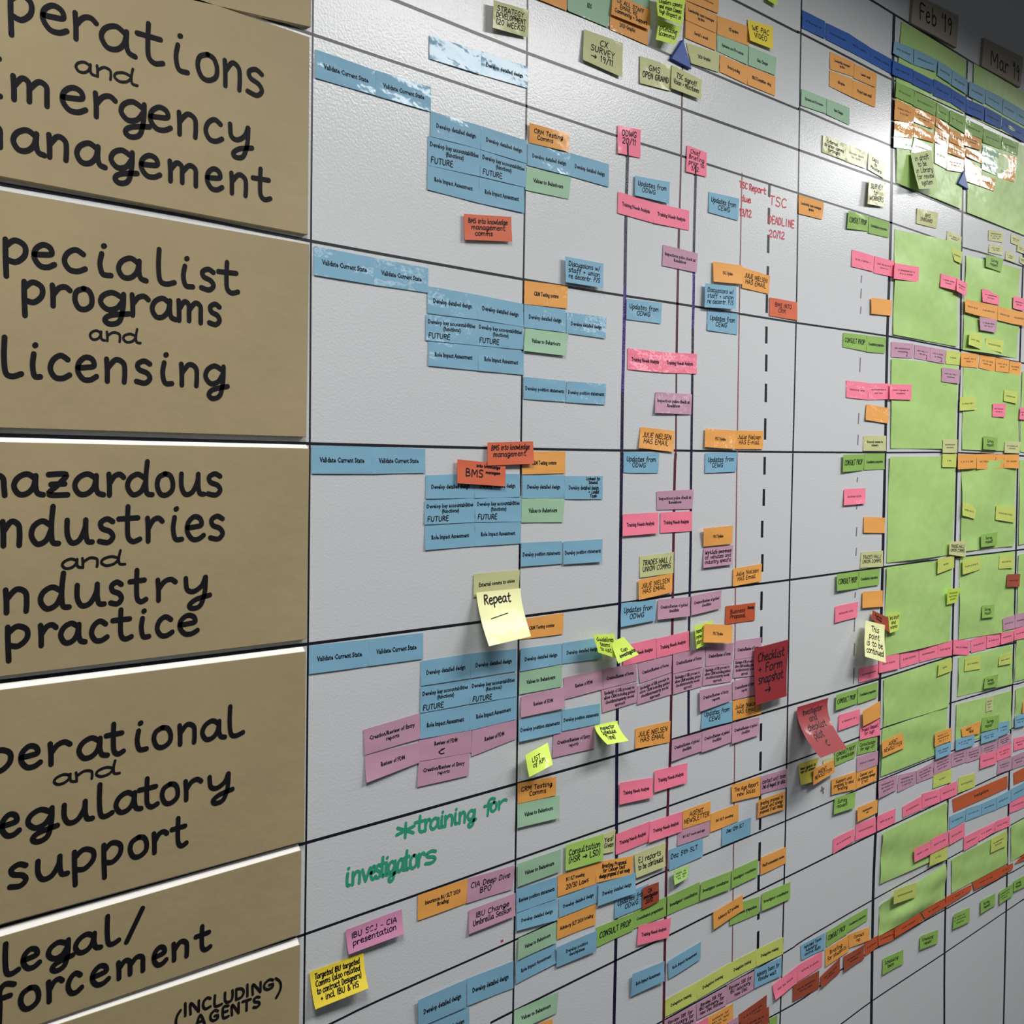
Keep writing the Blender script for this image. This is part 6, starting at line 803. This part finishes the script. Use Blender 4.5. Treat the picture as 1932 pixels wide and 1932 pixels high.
LINES = [('ruled_line','k',43,[(18083,23591),(18911,23637),(19812,23643),(21370,23654),(23048,23663),(26499,23683),(37499,23803)]),('ruled_line','k',41,[(13830,22299),(14594,22340),(16330,22364),(16545,22380),(18124,22402),(19755,22422),(21420,22529),(23065,22544),(24704,22588),(26563,22635),(37563,22925)]),('ruled_line','k',37,[(9727,21022),(10257,21038),(11628,21080),(13531,21071),(16367,21109),(16549,21134),(17998,21148),(19783,21199),(22835,21176),(26651,21172),(37651,21269)]),('ruled_line','k',41,[(7520,20326),(7922,20337),(10057,20317),(13303,20378),(16536,20446),(19704,20513),(20260,20526),(22894,20499),(25510,20517),(26690,20520),(37690,20631)]),('ruled_line','k',34,[(5408,19659),(5724,19646),(6822,19646),(10050,19652),(11840,19660),(13291,19688),(16540,19729),(19839,19774),(22955,19775),(24188,19808),(26733,19816),(37733,19896)]),('ruled_line','k',33,[(3423,17470),(3597,17471),(5287,17485),(6793,17463),(10023,17464),(12015,17490),(13243,17516),(16537,17563),(19775,17636),(23007,17643),(26866,17615),(37866,17683)]),('ruled_line','k',33,[(3401,15300),(3577,15300),(6785,15301),(9311,15307),(12010,15326),(13259,15349),(16500,15383),(19776,15432),(22956,15488),(26354,15474),(27490,15479),(38490,15560)]),('ruled_line','k',34,[(3380,13146),(3556,13142),(6762,13139),(9328,13149),(11957,13167),(13644,13204),(16462,13219),(19755,13253),(22907,13280),(26199,13284),(27291,13293),(38291,13360)]),('ruled_line','k',34,[(3358,10965),(3536,10966),(6741,10972),(9961,10994),(11938,11007),(13200,11024),(16457,11065),(19731,11113),(22904,11194),(26293,11124),(27424,11122),(38424,11193)]),('ruled_line','k',29,[(3663,9963),(3935,9954),(6734,9970),(9951,10003),(11953,10018),(13154,10029),(16451,10069),(19726,10134),(21683,10159),(22873,10202),(26349,10149),(27483,10142),(38483,10224)]),('ruled_line','k',26,[(6755,8858),(7070,8860),(7775,8900),(9932,8952),(12408,9038),(13133,9059),(16446,9089),(19722,9142),(22845,9162),(26063,9135),(27545,9131),(38545,9275)]),('ruled_line','k',30,[(9514,8009),(9921,8020),(11983,8052),(13237,8054),(14335,8075),(17094,8111),(19706,8150),(22815,8161),(25478,8166),(27437,8157),(38437,8247)]),('ruled_line','k',27,[(12642,6785),(12957,6786),(16410,6793),(17132,6832),(19618,6870),(22972,6863),(25399,6862),(27516,6837),(38516,6875)]),('ruled_line','k',28,[(15292,5842),(16056,5816),(17164,5784),(18461,5879),(20589,5858),(22875,5792),(26132,5708),(27587,5665),(38587,5506)]),('ruled_line','k',29,[(18054,4848),(18476,4848),(19671,4885),(21601,4866),(22841,4852),(27205,4843),(27806,4838),(38806,4826)]),('ruled_line','k',24,[(6825,20119),(6822,19674),(6802,17772),(6785,15301),(6762,13139),(6738,10967),(6707,8863),(6707,7363)]),('ruled_line','k',31,[(10059,21111),(10050,19652),(10019,17465),(9996,15321),(9957,10991),(9921,8020),(9914,7729),(9914,6229)]),('red_marker_line','r',37,[(13351,21852),(13300,21185),(13291,19688),(13260,18629)]),('red_marker_line','r',54,[(13260,18629),(13243,17516),(13237,16524)]),('red_marker_line','r',36,[(13237,16524),(13247,15310)]),('red_marker_line','r',61,[(13247,15310),(13220,14719),(13200,11024),(13161,10360),(13133,9059),(13108,6587),(13108,5087)]),('ruled_line','k',42,[(16557,23104),(16545,22385),(16541,19725),(16537,17563),(16500,15383),(16462,13219),(16457,11065),(16446,9089),(16410,6793),(16364,5423),(16364,3923)]),('ruled_line','k',106,[(19812,23643),(19799,22924),(19839,19774),(19775,17636),(19776,15432),(19755,13253),(19731,11113),(19722,9142),(19674,8167),(19618,6865),(19642,4251),(19642,2751)]),('ruled_line','k',88,[(23048,23663),(23018,22697),(22955,19775),(23007,17643),(22956,15488),(22930,13358),(22904,11194),(22886,10205),(22845,8075),(22841,4864),(22910,3083),(22910,1583)]),('ruled_line','k',94,[(26264,20213),(26256,19818),(26187,17274),(26207,15843),(26212,15227),(26226,12826),(26207,10427),(26125,8038),(26130,5475),(26126,1933),(26126,433)]),('ruled_line','k',55,[(20512,24267),(20492,23691)]),('ruled_line','k',67,[(23830,24270),(23778,23711)]),('red_marker_line','m',31,[(14874,19747),(14858,18635),(14847,16636),(14843,14959),(14850,12846),(14886,10710),(14897,8987),(14904,6817)]),('purple_marker_line','n',66,[(12069,19673),(12039,18656),(12032,17624)]),('purple_marker_line','v',65,[(12032,17624),(12020,16885),(12003,16143)]),('purple_marker_line','n',66,[(12003,16143),(11998,15325),(11986,13157),(11955,11352),(11973,9434),(11978,8361),(11952,7000),(11952,5500)]),('purple_marker_line','n',62,[(13659,19606),(13632,18342),(13639,18019)]),('purple_marker_line','v',62,[(13639,18019),(13640,17663),(13630,17187)]),('purple_marker_line','n',59,[(13630,17187),(13633,16393),(13632,14780),(13642,13993),(13628,12689),(13636,11659),(13648,11039)]),('marker_dash','k',70,[(15660,19707),(15656,19507)]),('marker_dash','k',70,[(15658,19335),(15656,19070)]),('marker_dash','k',69,[(15653,18897),(15651,18604)]),('marker_dash','k',69,[(15652,18391),(15646,18244)]),('marker_dash','k',69,[(15635,17926),(15633,17633)]),('marker_dash','k',69,[(15637,17413),(15634,17139)]),('marker_dash','k',69,[(15644,16959),(15642,16685)]),('marker_dash','k',69,[(15644,16484),(15643,16182)]),('marker_dash','k',69,[(15640,15921),(15639,15572)]),('marker_dash','k',69,[(15639,15289),(15638,15000)]),('marker_dash','k',69,[(15629,14764),(15627,14487)]),('marker_dash','k',69,[(15594,14245),(15592,13969)]),('marker_dash','k',69,[(15613,13698),(15611,13407)]),('marker_dash','k',69,[(15605,13082),(15603,12777)]),('marker_dash','k',70,[(15615,12505),(15613,12233)]),('marker_dash','k',71,[(15645,10895),(15643,10601)]),('marker_dash','k',71,[(15645,10422),(15644,10107)]),('marker_dash','k',71,[(15651,9706),(15645,9597)]),('marker_dash','k',72,[(15662,9304),(15657,9112)]),('marker_dash','k',72,[(15658,8905),(15656,8594)]),('marker_dash','k',72,[(15642,8363),(15639,8108)]),('marker_dash','k',73,[(15654,7730),(15647,7607)]),('marker_dash','k',73,[(15650,7410),(15648,7105)]),('marker_dash','d',39,[(18750,18643),(18732,18509)]),('marker_dash','d',39,[(18746,18405),(18729,18227)]),('marker_dash','d',39,[(18748,18079),(18729,17945)]),('marker_dash','d',39,[(18755,17149),(18741,16884)]),('marker_dash','d',39,[(18738,16140),(18721,15937)]),('marker_dash','d',39,[(18729,15741),(18712,15551)]),('marker_dash','d',39,[(18736,14963),(18715,14874)]),('marker_dash','d',39,[(18728,14459),(18707,14377)]),('marker_dash','d',39,[(18735,14046),(18717,13881)]),('marker_dash','d',40,[(18736,13664),(18717,13519)]),('marker_dash','d',40,[(18729,12849),(18709,12748)]),('marker_dash','d',40,[(18717,12375),(18703,12120)]),('marker_dash','d',40,[(18729,11906),(18713,11671)]),('marker_dash','d',40,[(18724,11445),(18711,11145)]),('marker_dash','e',32,[(9688,9007),(9735,9010)]),('marker_dash','d',49,[(17627,9451),(17696,9304)]),('marker_dash','d',42,[(17593,9372),(17720,9404)])]  # ruled_line also holds two short dark lines beside the month cards' left edges
CARDS = [([(2940,20263),(6768,20577),(6761,19690),(2929,19321)],0),([(2932,19606),(6744,19581),(6721,17509),(2908,17525)],12),([(2907,17405),(6741,17411),(6701,15369),(2883,15362)],12),([(2882,15238),(6741,15248),(6708,13203),(2858,13196)],40),([(2857,13081),(6698,13073),(6677,11019),(2833,11011)],46),([(2832,10895),(6640,10929),(6626,10020),(2822,10002)],58),([(2821,9962),(6626,9904),(6599,8586),(2805,8571)],64)]
LETTERS = [(1,1,'O',3244,18904,3561,18894,207,50),(1,1,'p',3657,18892,3873,18885,224,50),(1,1,'e',3937,18883,4169,18876,226,50),(1,1,'r',4214,18875,4440,18868,231,50),(1,1,'a',4471,18867,4778,18858,226,50),(1,1,'t',4810,18857,5082,18849,234,50),(1,1,'i',5166,18846,5337,18841,249,50),(1,1,'o',5433,18838,5665,18831,247,50),(1,1,'n',5719,18829,5941,18823,251,50),(1,1,'s',5979,18822,6179,18816,257,50),(1,2,'a',4238,18584,4408,18588,99,26),(1,2,'n',4423,18588,4594,18593,98,26),(1,2,'d',4594,18593,4817,18598,92,26),(1,3,'E',3354,18197,3609,18204,211,50),(1,3,'m',3671,18205,4039,18215,202,50),(1,3,'e',4105,18216,4336,18222,212,50),(1,3,'r',4397,18224,4615,18229,213,50),(1,3,'g',4646,18230,4937,18237,207,50),(1,3,'e',4937,18237,5163,18243,211,50),(1,3,'n',5223,18245,5457,18251,210,50),(1,3,'c',5519,18252,5709,18257,213,50),(1,3,'y',5773,18259,6034,18265,207,50),(1,4,'m',3271,17769,3635,17771,183,50),(1,4,'a',3681,17771,3934,17773,192,50),(1,4,'n',3978,17773,4183,17774,197,50),(1,4,'a',4238,17774,4487,17776,194,50),(1,4,'g',4549,17776,4812,17778,194,50),(1,4,'e',4845,17778,5051,17779,199,50),(1,4,'m',5127,17780,5473,17782,190,50),(1,4,'e',5530,17782,5711,17783,202,50),(1,4,'n',5790,17784,6008,17785,200,50),(1,4,'t',6043,17785,6259,17787,200,50),(2,5,'s',3367,16798,3541,16798,194,50),(2,5,'p',3596,16797,3802,16796,193,50),(2,5,'e',3847,16796,4042,16795,195,50),(2,5,'c',4116,16795,4319,16794,195,50),(2,5,'i',4410,16794,4558,16793,199,50),(2,5,'a',4622,16793,4880,16792,194,50),(2,5,'l',4996,16791,5190,16791,199,50),(2,5,'i',5242,16790,5385,16790,202,50),(2,5,'s',5461,16790,5622,16789,202,50),(2,5,'t',5649,16789,5882,16788,199,50),(2,6,'p',3753,16466,3945,16465,181,50),(2,6,'r',3996,16465,4180,16463,184,50),(2,6,'o',4210,16463,4385,16462,187,50),(2,6,'g',4439,16462,4723,16460,185,50),(2,6,'r',4740,16460,4928,16459,192,50),(2,6,'a',4953,16459,5185,16458,192,50),(2,6,'m',5215,16458,5513,16456,193,50),(2,6,'s',5549,16456,5685,16455,202,50),(2,7,'a',4352,16194,4484,16196,86,24),(2,7,'n',4500,16196,4666,16199,84,24),(2,7,'d',4666,16199,4836,16202,82,24),(2,8,'l',3566,15812,3740,15815,208,50),(2,8,'i',3810,15816,3904,15817,210,50),(2,8,'c',3983,15818,4168,15821,208,50),(2,8,'e',4228,15821,4419,15824,207,50),(2,8,'n',4489,15825,4720,15828,206,50),(2,8,'s',4785,15829,4949,15831,208,50),(2,8,'i',5025,15832,5160,15834,208,50),(2,8,'n',5238,15835,5457,15838,206,50),(2,8,'g',5502,15839,5756,15842,205,50),(3,9,'h',3386,14780,3618,14778,183,50),(3,9,'a',3660,14778,3899,14776,187,50),(3,9,'z',3953,14776,4145,14774,191,50),(3,9,'a',4197,14774,4451,14772,194,50),(3,9,'r',4506,14771,4673,14770,198,50),(3,9,'d',4697,14770,4944,14768,201,50),(3,9,'o',4994,14767,5173,14766,205,50),(3,9,'u',5233,14766,5480,14764,208,50),(3,9,'s',5525,14763,5690,14762,212,50),(3,10,'i',3368,14341,3490,14340,211,50),(3,10,'n',3552,14340,3741,14338,212,50),(3,10,'d',3805,14338,4045,14336,213,50),(3,10,'u',4112,14335,4347,14333,216,50),(3,10,'s',4417,14332,4574,14331,219,50),(3,10,'t',4606,14331,4825,14329,220,50),(3,10,'r',4883,14328,5059,14327,223,50),(3,10,'i',5128,14326,5257,14325,226,50),(3,10,'e',5301,14325,5496,14323,226,50),(3,10,'s',5550,14323,5715,14321,229,50),(3,11,'a',4080,14105,4253,14109,87,26),(3,11,'n',4253,14109,4439,14113,86,26),(3,11,'d',4439,14113,4669,14118,84,26),(3,12,'i',3376,13754,3498,13754,204,50),(3,12,'n',3567,13754,3804,13754,200,50),(3,12,'d',3879,13754,4137,13754,199,50),(3,12,'u',4197,13754,4455,13753,199,50),(3,12,'s',4523,13753,4651,13753,203,50),(3,12,'t',4715,13753,4883,13753,201,50),(3,12,'r',4980,13753,5194,13753,199,50),(3,12,'y',5272,13753,5545,13753,197,50),(3,13,'p',3585,13442,3790,13437,181,50),(3,13,'r',3869,13434,4030,13430,183,50),(3,13,'a',4060,13429,4271,13423,182,50),(3,13,'c',4343,13421,4500,13417,185,50),(3,13,'t',4544,13416,4735,13411,185,50),(3,13,'i',4803,13409,4911,13406,188,50),(3,13,'c',4987,13404,5154,13399,187,50),(3,13,'e',5218,13397,5426,13391,186,50),(4,14,'o',3215,12367,3376,12363,192,50),(4,14,'p',3423,12362,3635,12357,189,50),(4,14,'e',3695,12356,3879,12351,191,50),(4,14,'r',3940,12350,4149,12344,189,50),(4,14,'a',4217,12343,4471,12336,187,50),(4,14,'t',4474,12336,4650,12332,191,50),(4,14,'i',4748,12330,4880,12326,194,50),(4,14,'o',4947,12325,5139,12320,190,50),(4,14,'n',5205,12318,5417,12313,189,50),(4,14,'a',5462,12312,5700,12306,188,50),(4,14,'l',5746,12305,5928,12301,191,50),(4,15,'a',3990,12149,4178,12149,85,26),(4,15,'n',4178,12149,4378,12148,83,26),(4,15,'d',4378,12148,4604,12147,80,26),(4,16,'r',3343,11783,3493,11781,191,50),(4,16,'e',3528,11780,3689,11778,190,50),(4,16,'g',3746,11777,4017,11773,181,50),(4,16,'u',4062,11773,4329,11769,181,50),(4,16,'l',4391,11768,4537,11766,191,50),(4,16,'a',4566,11766,4802,11763,184,50),(4,16,'t',4794,11763,4990,11760,187,50),(4,16,'o',5029,11759,5211,11757,187,50),(4,16,'r',5264,11756,5460,11754,186,50),(4,16,'y',5523,11753,5793,11749,181,50),(4,17,'s',3586,11312,3754,11312,195,50),(4,17,'u',3822,11312,4092,11311,184,50),(4,17,'p',4156,11310,4375,11310,187,50),(4,17,'p',4435,11309,4635,11309,188,50),(4,17,'o',4701,11308,4886,11308,187,50),(4,17,'r',4934,11308,5091,11307,189,50),(4,17,'t',5130,11307,5292,11306,187,50),(5,18,'l',3534,10546,3667,10545,175,50),(5,18,'e',3700,10544,3855,10543,172,50),(5,18,'g',3918,10542,4150,10540,163,50),(5,18,'a',4173,10540,4398,10538,163,50),(5,18,'l',4459,10537,4593,10536,172,50),(5,19,'/',4642,10536,4854,10534,163,50),(5,20,'e',3034,10183,3179,10184,193,50),(5,20,'n',3246,10184,3354,10184,195,50),(5,20,'f',3402,10184,3625,10185,178,50),(5,20,'o',3675,10185,3849,10186,182,50),(5,20,'r',3915,10186,4060,10187,183,50),(5,20,'c',4102,10187,4235,10187,182,50),(5,20,'e',4325,10187,4495,10188,175,50),(5,20,'m',4569,10188,4880,10189,155,50),(5,20,'e',4936,10189,5077,10190,172,50),(5,20,'n',5134,10190,5322,10191,164,50),(5,20,'t',5382,10191,5549,10191,164,50),(6,21,'(',5157,9483,5231,9476,112,30),(6,22,')',6300,9449,6401,9440,112,30),(6,23,'I',5259,9592,5291,9591,83,30),(6,23,'N',5316,9589,5439,9583,73,30),(6,23,'C',5461,9582,5561,9577,75,30),(6,23,'L',5585,9576,5682,9571,74,30),(6,23,'U',5701,9570,5814,9565,72,30),(6,23,'D',5829,9564,5944,9558,72,30),(6,23,'I',5958,9558,5991,9556,80,30),(6,23,'N',6022,9554,6148,9548,70,30),(6,23,'G',6164,9547,6300,9541,68,30),(6,24,'A',5388,9442,5493,9436,69,30),(6,24,'G',5542,9434,5648,9428,69,30),(6,24,'E',5682,9426,5762,9421,72,30),(6,24,'N',5781,9420,5886,9414,70,30),(6,24,'T',5913,9413,6014,9407,70,30),(6,24,'S',6037,9406,6128,9401,71,30),(7,25,'F',20717,23812,20953,23826,195,34),(7,25,'e',20998,23829,21169,23839,202,34),(7,25,'b',21254,23844,21443,23855,203,34),(7,26,"'",21678,23869,21753,23873,215,34),(7,26,'1',21809,23877,21872,23881,217,34),(7,26,'9',21951,23885,22152,23897,207,34),(8,27,'M',24068,23811,24485,23822,195,34),(8,27,'a',24552,23824,24776,23830,210,34),(8,27,'r',24833,23831,25023,23836,212,34),(8,28,"'",25265,23843,25331,23844,221,34),(8,28,'1',25331,23844,25402,23846,221,34),(8,28,'9',25468,23848,25633,23852,213,34)]
MONTHS = [[(20473,24218),(22468,24368),(22401,23711),(20397,23636)],[(23735,24281),(25859,24432),(25720,23729),(23643,23665)]]
TRIANGLES = [[(13242,21349),(12963,21002),(13451,20981)],[(22899,21332),(22615,21018),(23119,20989)]]
BOARD_WRITING = [('g',[('*',7969,10744,8266,10730,120,42),('t',8247,10731,8428,10722,128,42),('r',8412,10723,8495,10719,134,42),('a',8495,10719,8651,10711,129,42),('i',8661,10711,8710,10708,135,42),('n',8720,10708,8870,10701,128,42),('i',8876,10700,8930,10698,134,42),('n',8957,10697,9073,10691,130,42),('g',9094,10690,9239,10683,128,42)]),('g',[('f',9365,10718,9557,10725,104,42),('o',9492,10723,9600,10727,109,42),('r',9622,10727,9775,10733,100,42)]),('g',[('i',7259,10351,7318,10350,146,42),('n',7344,10349,7473,10345,141,42),('v',7481,10345,7607,10342,142,42),('e',7607,10342,7683,10339,146,42),('s',7677,10340,7754,10337,147,42),('t',7745,10338,7808,10336,148,42),('i',7813,10336,7862,10334,150,42),('g',7853,10335,7980,10331,144,42),('a',7994,10331,8100,10328,146,42),('t',8090,10328,8174,10326,149,42),('o',8183,10325,8296,10322,147,42),('r',8306,10322,8411,10319,148,42),('s',8411,10319,8595,10314,143,42)]),('e',[('T',14804,19510,14872,19512,62,24),('S',14882,19512,14951,19514,63,24),('C',14960,19514,15030,19516,63,24),(' ',15037,19517,15072,19518,65,24),('R',15079,19518,15149,19520,63,24),('e',15159,19520,15230,19522,63,24),('p',15239,19523,15310,19525,63,24),('o',15320,19525,15392,19527,64,24),('r',15401,19527,15474,19529,64,24),('t',15483,19530,15556,19532,64,24)]),('e',[('d',14855,19308,14939,19312,60,24),('u',14951,19312,15036,19316,60,24),('e',15047,19316,15132,19320,60,24)]),('e',[('1',14813,19071,14856,19074,72,24),('3',14865,19075,14951,19081,71,24),('/',14960,19082,15003,19085,73,24),('1',15009,19085,15053,19088,73,24),('2',15062,19089,15150,19096,72,24)]),('e',[('T',15660,19390,15818,19397,98,24),('S',15840,19398,16000,19405,99,24),('C',16022,19406,16185,19414,100,24)]),('e',[('D',15651,19098,15736,19102,75,24),('E',15747,19102,15833,19106,76,24),('A',15844,19106,15930,19110,76,24),('D',15942,19110,16028,19114,76,24),('L',16040,19114,16127,19118,77,24),('I',16139,19119,16227,19122,77,24),('N',16239,19123,16328,19126,77,24),('E',16340,19127,16429,19131,78,24)]),('e',[('2',15659,18874,15765,18880,73,24),('0',15780,18881,15887,18887,73,24),('/',15898,18888,15952,18891,75,24),('1',15960,18892,16014,18895,76,24),('2',16025,18895,16135,18902,74,24)])]

# ------------------------------------------------------------------ the setting: wall and whiteboard
X0, X1, Z0, Z1 = -1.6, 6.2, -0.15, 2.95
w = link('wall_back', [(X0 - .3, 0.018, 0), (X1 + .3, 0.018, 0), (X1 + .3, 0.018, 3.0), (X0 - .3, 0.018, 3.0), (X0 - .3, 0.12, 0), (X1 + .3, 0.12, 0), (X1 + .3, 0.12, 3.0), (X0 - .3, 0.12, 3.0)],
         [(0, 1, 2, 3), (5, 4, 7, 6), (4, 0, 3, 7), (1, 5, 6, 2), (3, 2, 6, 7), (4, 5, 1, 0)], WALL)
w['kind'] = 'structure'
Z0, Z1 = 0.02, 2.9
board = link('whiteboard', [(X0, 0, Z0), (X1, 0, Z0), (X1, 0, Z1), (X0, 0, Z1), (X0, 0.016, Z0), (X1, 0.016, Z0), (X1, 0.016, Z1), (X0, 0.016, Z1)],
             [(0, 1, 2, 3), (5, 4, 7, 6), (4, 0, 3, 7), (1, 5, 6, 2), (3, 2, 6, 7), (4, 5, 1, 0)], BOARD)
tag(board, 'huge glossy whiteboard ruled into a planning grid and covered in notes', 'whiteboard')

onboard = lambda h: (lambda a, b: (a, -h, b))
for i, (name, colour, wd, pts) in enumerate(LINES):
    m = Mesh()
    h = 0.00012 + 0.000012 * (i % 6) + (0.00006 if colour in 'rnv' else 0)
    ribbon(m, smooth_line([(a * U, b * U) for a, b in pts], 3), wd * U, onboard(h), 0)
    link(name, m.v, m.f, MARK[colour], board)
for colour, ls in BOARD_WRITING:
    m = Mesh(); hh = 0.0002
    for ch, xa, za, xb, zb, xh, sw in ls:
        adv, strokes = GLYPH[ch]
        for s in strokes:
            hh += 0.000008
            pts = smooth_line([(xa + (xb - xa) * p[0] / adv + p[1] * xh * 0.06, za + (zb - za) * p[0] / adv + p[1] * xh) for p in s], 4)
            ribbon(m, [(a * U, b * U) for a, b in pts], sw * U, onboard(hh), 4)
    link('handwriting', m.v, m.f, MARK[colour], board)

# ------------------------------------------------------------------ kraft cards down the side, month cards, triangles
def slab(name, q, h, material, front=0.0):
    """a card: outline q on its face, h thick, with softly bevelled edges"""
    f = [(a * U, b * U) for a, b in q]
    cx = sum(a for a, _ in f) / len(f); cz = sum(b for _, b in f) / len(f)
    k = 0.0008
    def shrink(p, d):
        l = math.hypot(p[0] - cx, p[1] - cz); return (p[0] - (p[0] - cx) / l * d, p[1] - (p[1] - cz) / l * d)
    n = len(f)
    o0 = Vector((cx, 0, min(b for _, b in f)))
    rings = [(-h - front, [shrink(p, k) for p in f]), (-h + k * .6, f), (-0.0004, f)]
    vs = [tuple(Vector((p[0], y, p[1])) - o0) for y, r in rings for p in r]
    fs = [tuple(reversed(range(n)))] + [(s * n + (i + 1) % n, s * n + i, (s + 1) * n + i, (s + 1) * n + (i + 1) % n) for s in range(2) for i in range(n)] + [tuple(range(2 * n, 3 * n))]
    fs = [tuple(reversed(x)) for x in fs]
    o = link(name, vs, fs, material); o.location = o0
    return o
CARD_LABELS = ['brown kraft card with blank foot above the operations card', 'brown kraft card lettered Operations and Emergency management', 'brown kraft card lettered specialist programs and licensing',
               'brown kraft card lettered hazardous industries and industry practice', 'brown kraft card lettered operational and regulatory support', 'brown kraft card lettered legal slash enforcement', 'brown kraft card lettered including agents in small capitals']
CARD_OBJ = []
TH = 0.006
for (q, strip), lab in zip(CARDS, CARD_LABELS):
    o = slab('kraft_card', q, TH, KRAFT)
    tag(o, lab, 'card', 'kraft cards naming the rows')
    if strip:
        tl, tr = q[0], q[1]
        a = [(tl[0] * U, tl[1] * U), (tr[0] * U - 0.001, tr[1] * U)]
        s = strip * U
        vs = [(a[0][0], -TH * .92, a[0][1] - .0006), (a[1][0], -TH * .92, a[1][1] - .0006), (a[1][0], -0.0008, a[1][1] + s), (a[0][0], -0.0008, a[0][1] + s), (a[0][0], -.0004, a[0][1] - .0006), (a[1][0], -.0004, a[1][1] - .0006)]
        vs = [tuple(Vector(v) - o.location) for v in vs]
        e = link('bounce_light_strip', vs, [(0, 1, 2, 3), (1, 5, 2), (0, 3, 4), (3, 2, 5, 4), (0, 4, 5, 1)], STRIP_WHITE, o)  # added chamfer, tilted up and white, imitates bounced light on the board gap
        e['label'] = 'white strip added along the top as bounced light'
    CARD_OBJ.append(o)
for q, lab in zip(MONTHS, ["brown month card reading Feb '19 above the grid", "brown month card reading Mar '19 above the grid"]):
    o = slab('month_card', q, TH, GREY_CARD)
    tag(o, lab, 'card', 'month cards')
    CARD_OBJ.append(o)
per = {}
for ci, wi, ch, xa, za, xb, zb, xh, sw in LETTERS:
    per.setdefault((ci, wi), []).append((ch, xa, za, xb, zb, xh, sw))
for (ci, wi), ls in per.items():
    o = CARD_OBJ[ci]; m = Mesh()
    lift = [0.0003]
    place = lambda a, b: tuple(Vector((a, -TH - lift[0], b)) - o.location)
    for ch, xa, za, xb, zb, xh, sw in ls:
        adv, strokes = GLYPH[ch]
        for s in strokes:
            pts = smooth_line([(xa + (xb - xa) * p[0] / adv, za + (zb - za) * p[0] / adv + p[1] * xh) for p in s], 6)
            lift[0] += 0.00001
            ribbon(m, [(a * U, b * U) for a, b in pts], sw * U, place, 6)
    link('lettering', m.v, m.f, INK, o)
for q, lab in zip(TRIANGLES, ['blue paper triangle pointing up where the dark red line meets the grid', 'small blue paper triangle below the orange labels, between Feb and Mar']):
    tag(slab('paper_triangle', q, 0.0055, NAVY_CARD), lab, 'paper triangle', 'blue paper triangles')

# ------------------------------------------------------------------ every label, note and sheet on the board
for n in NOTES:
    paper(*n)
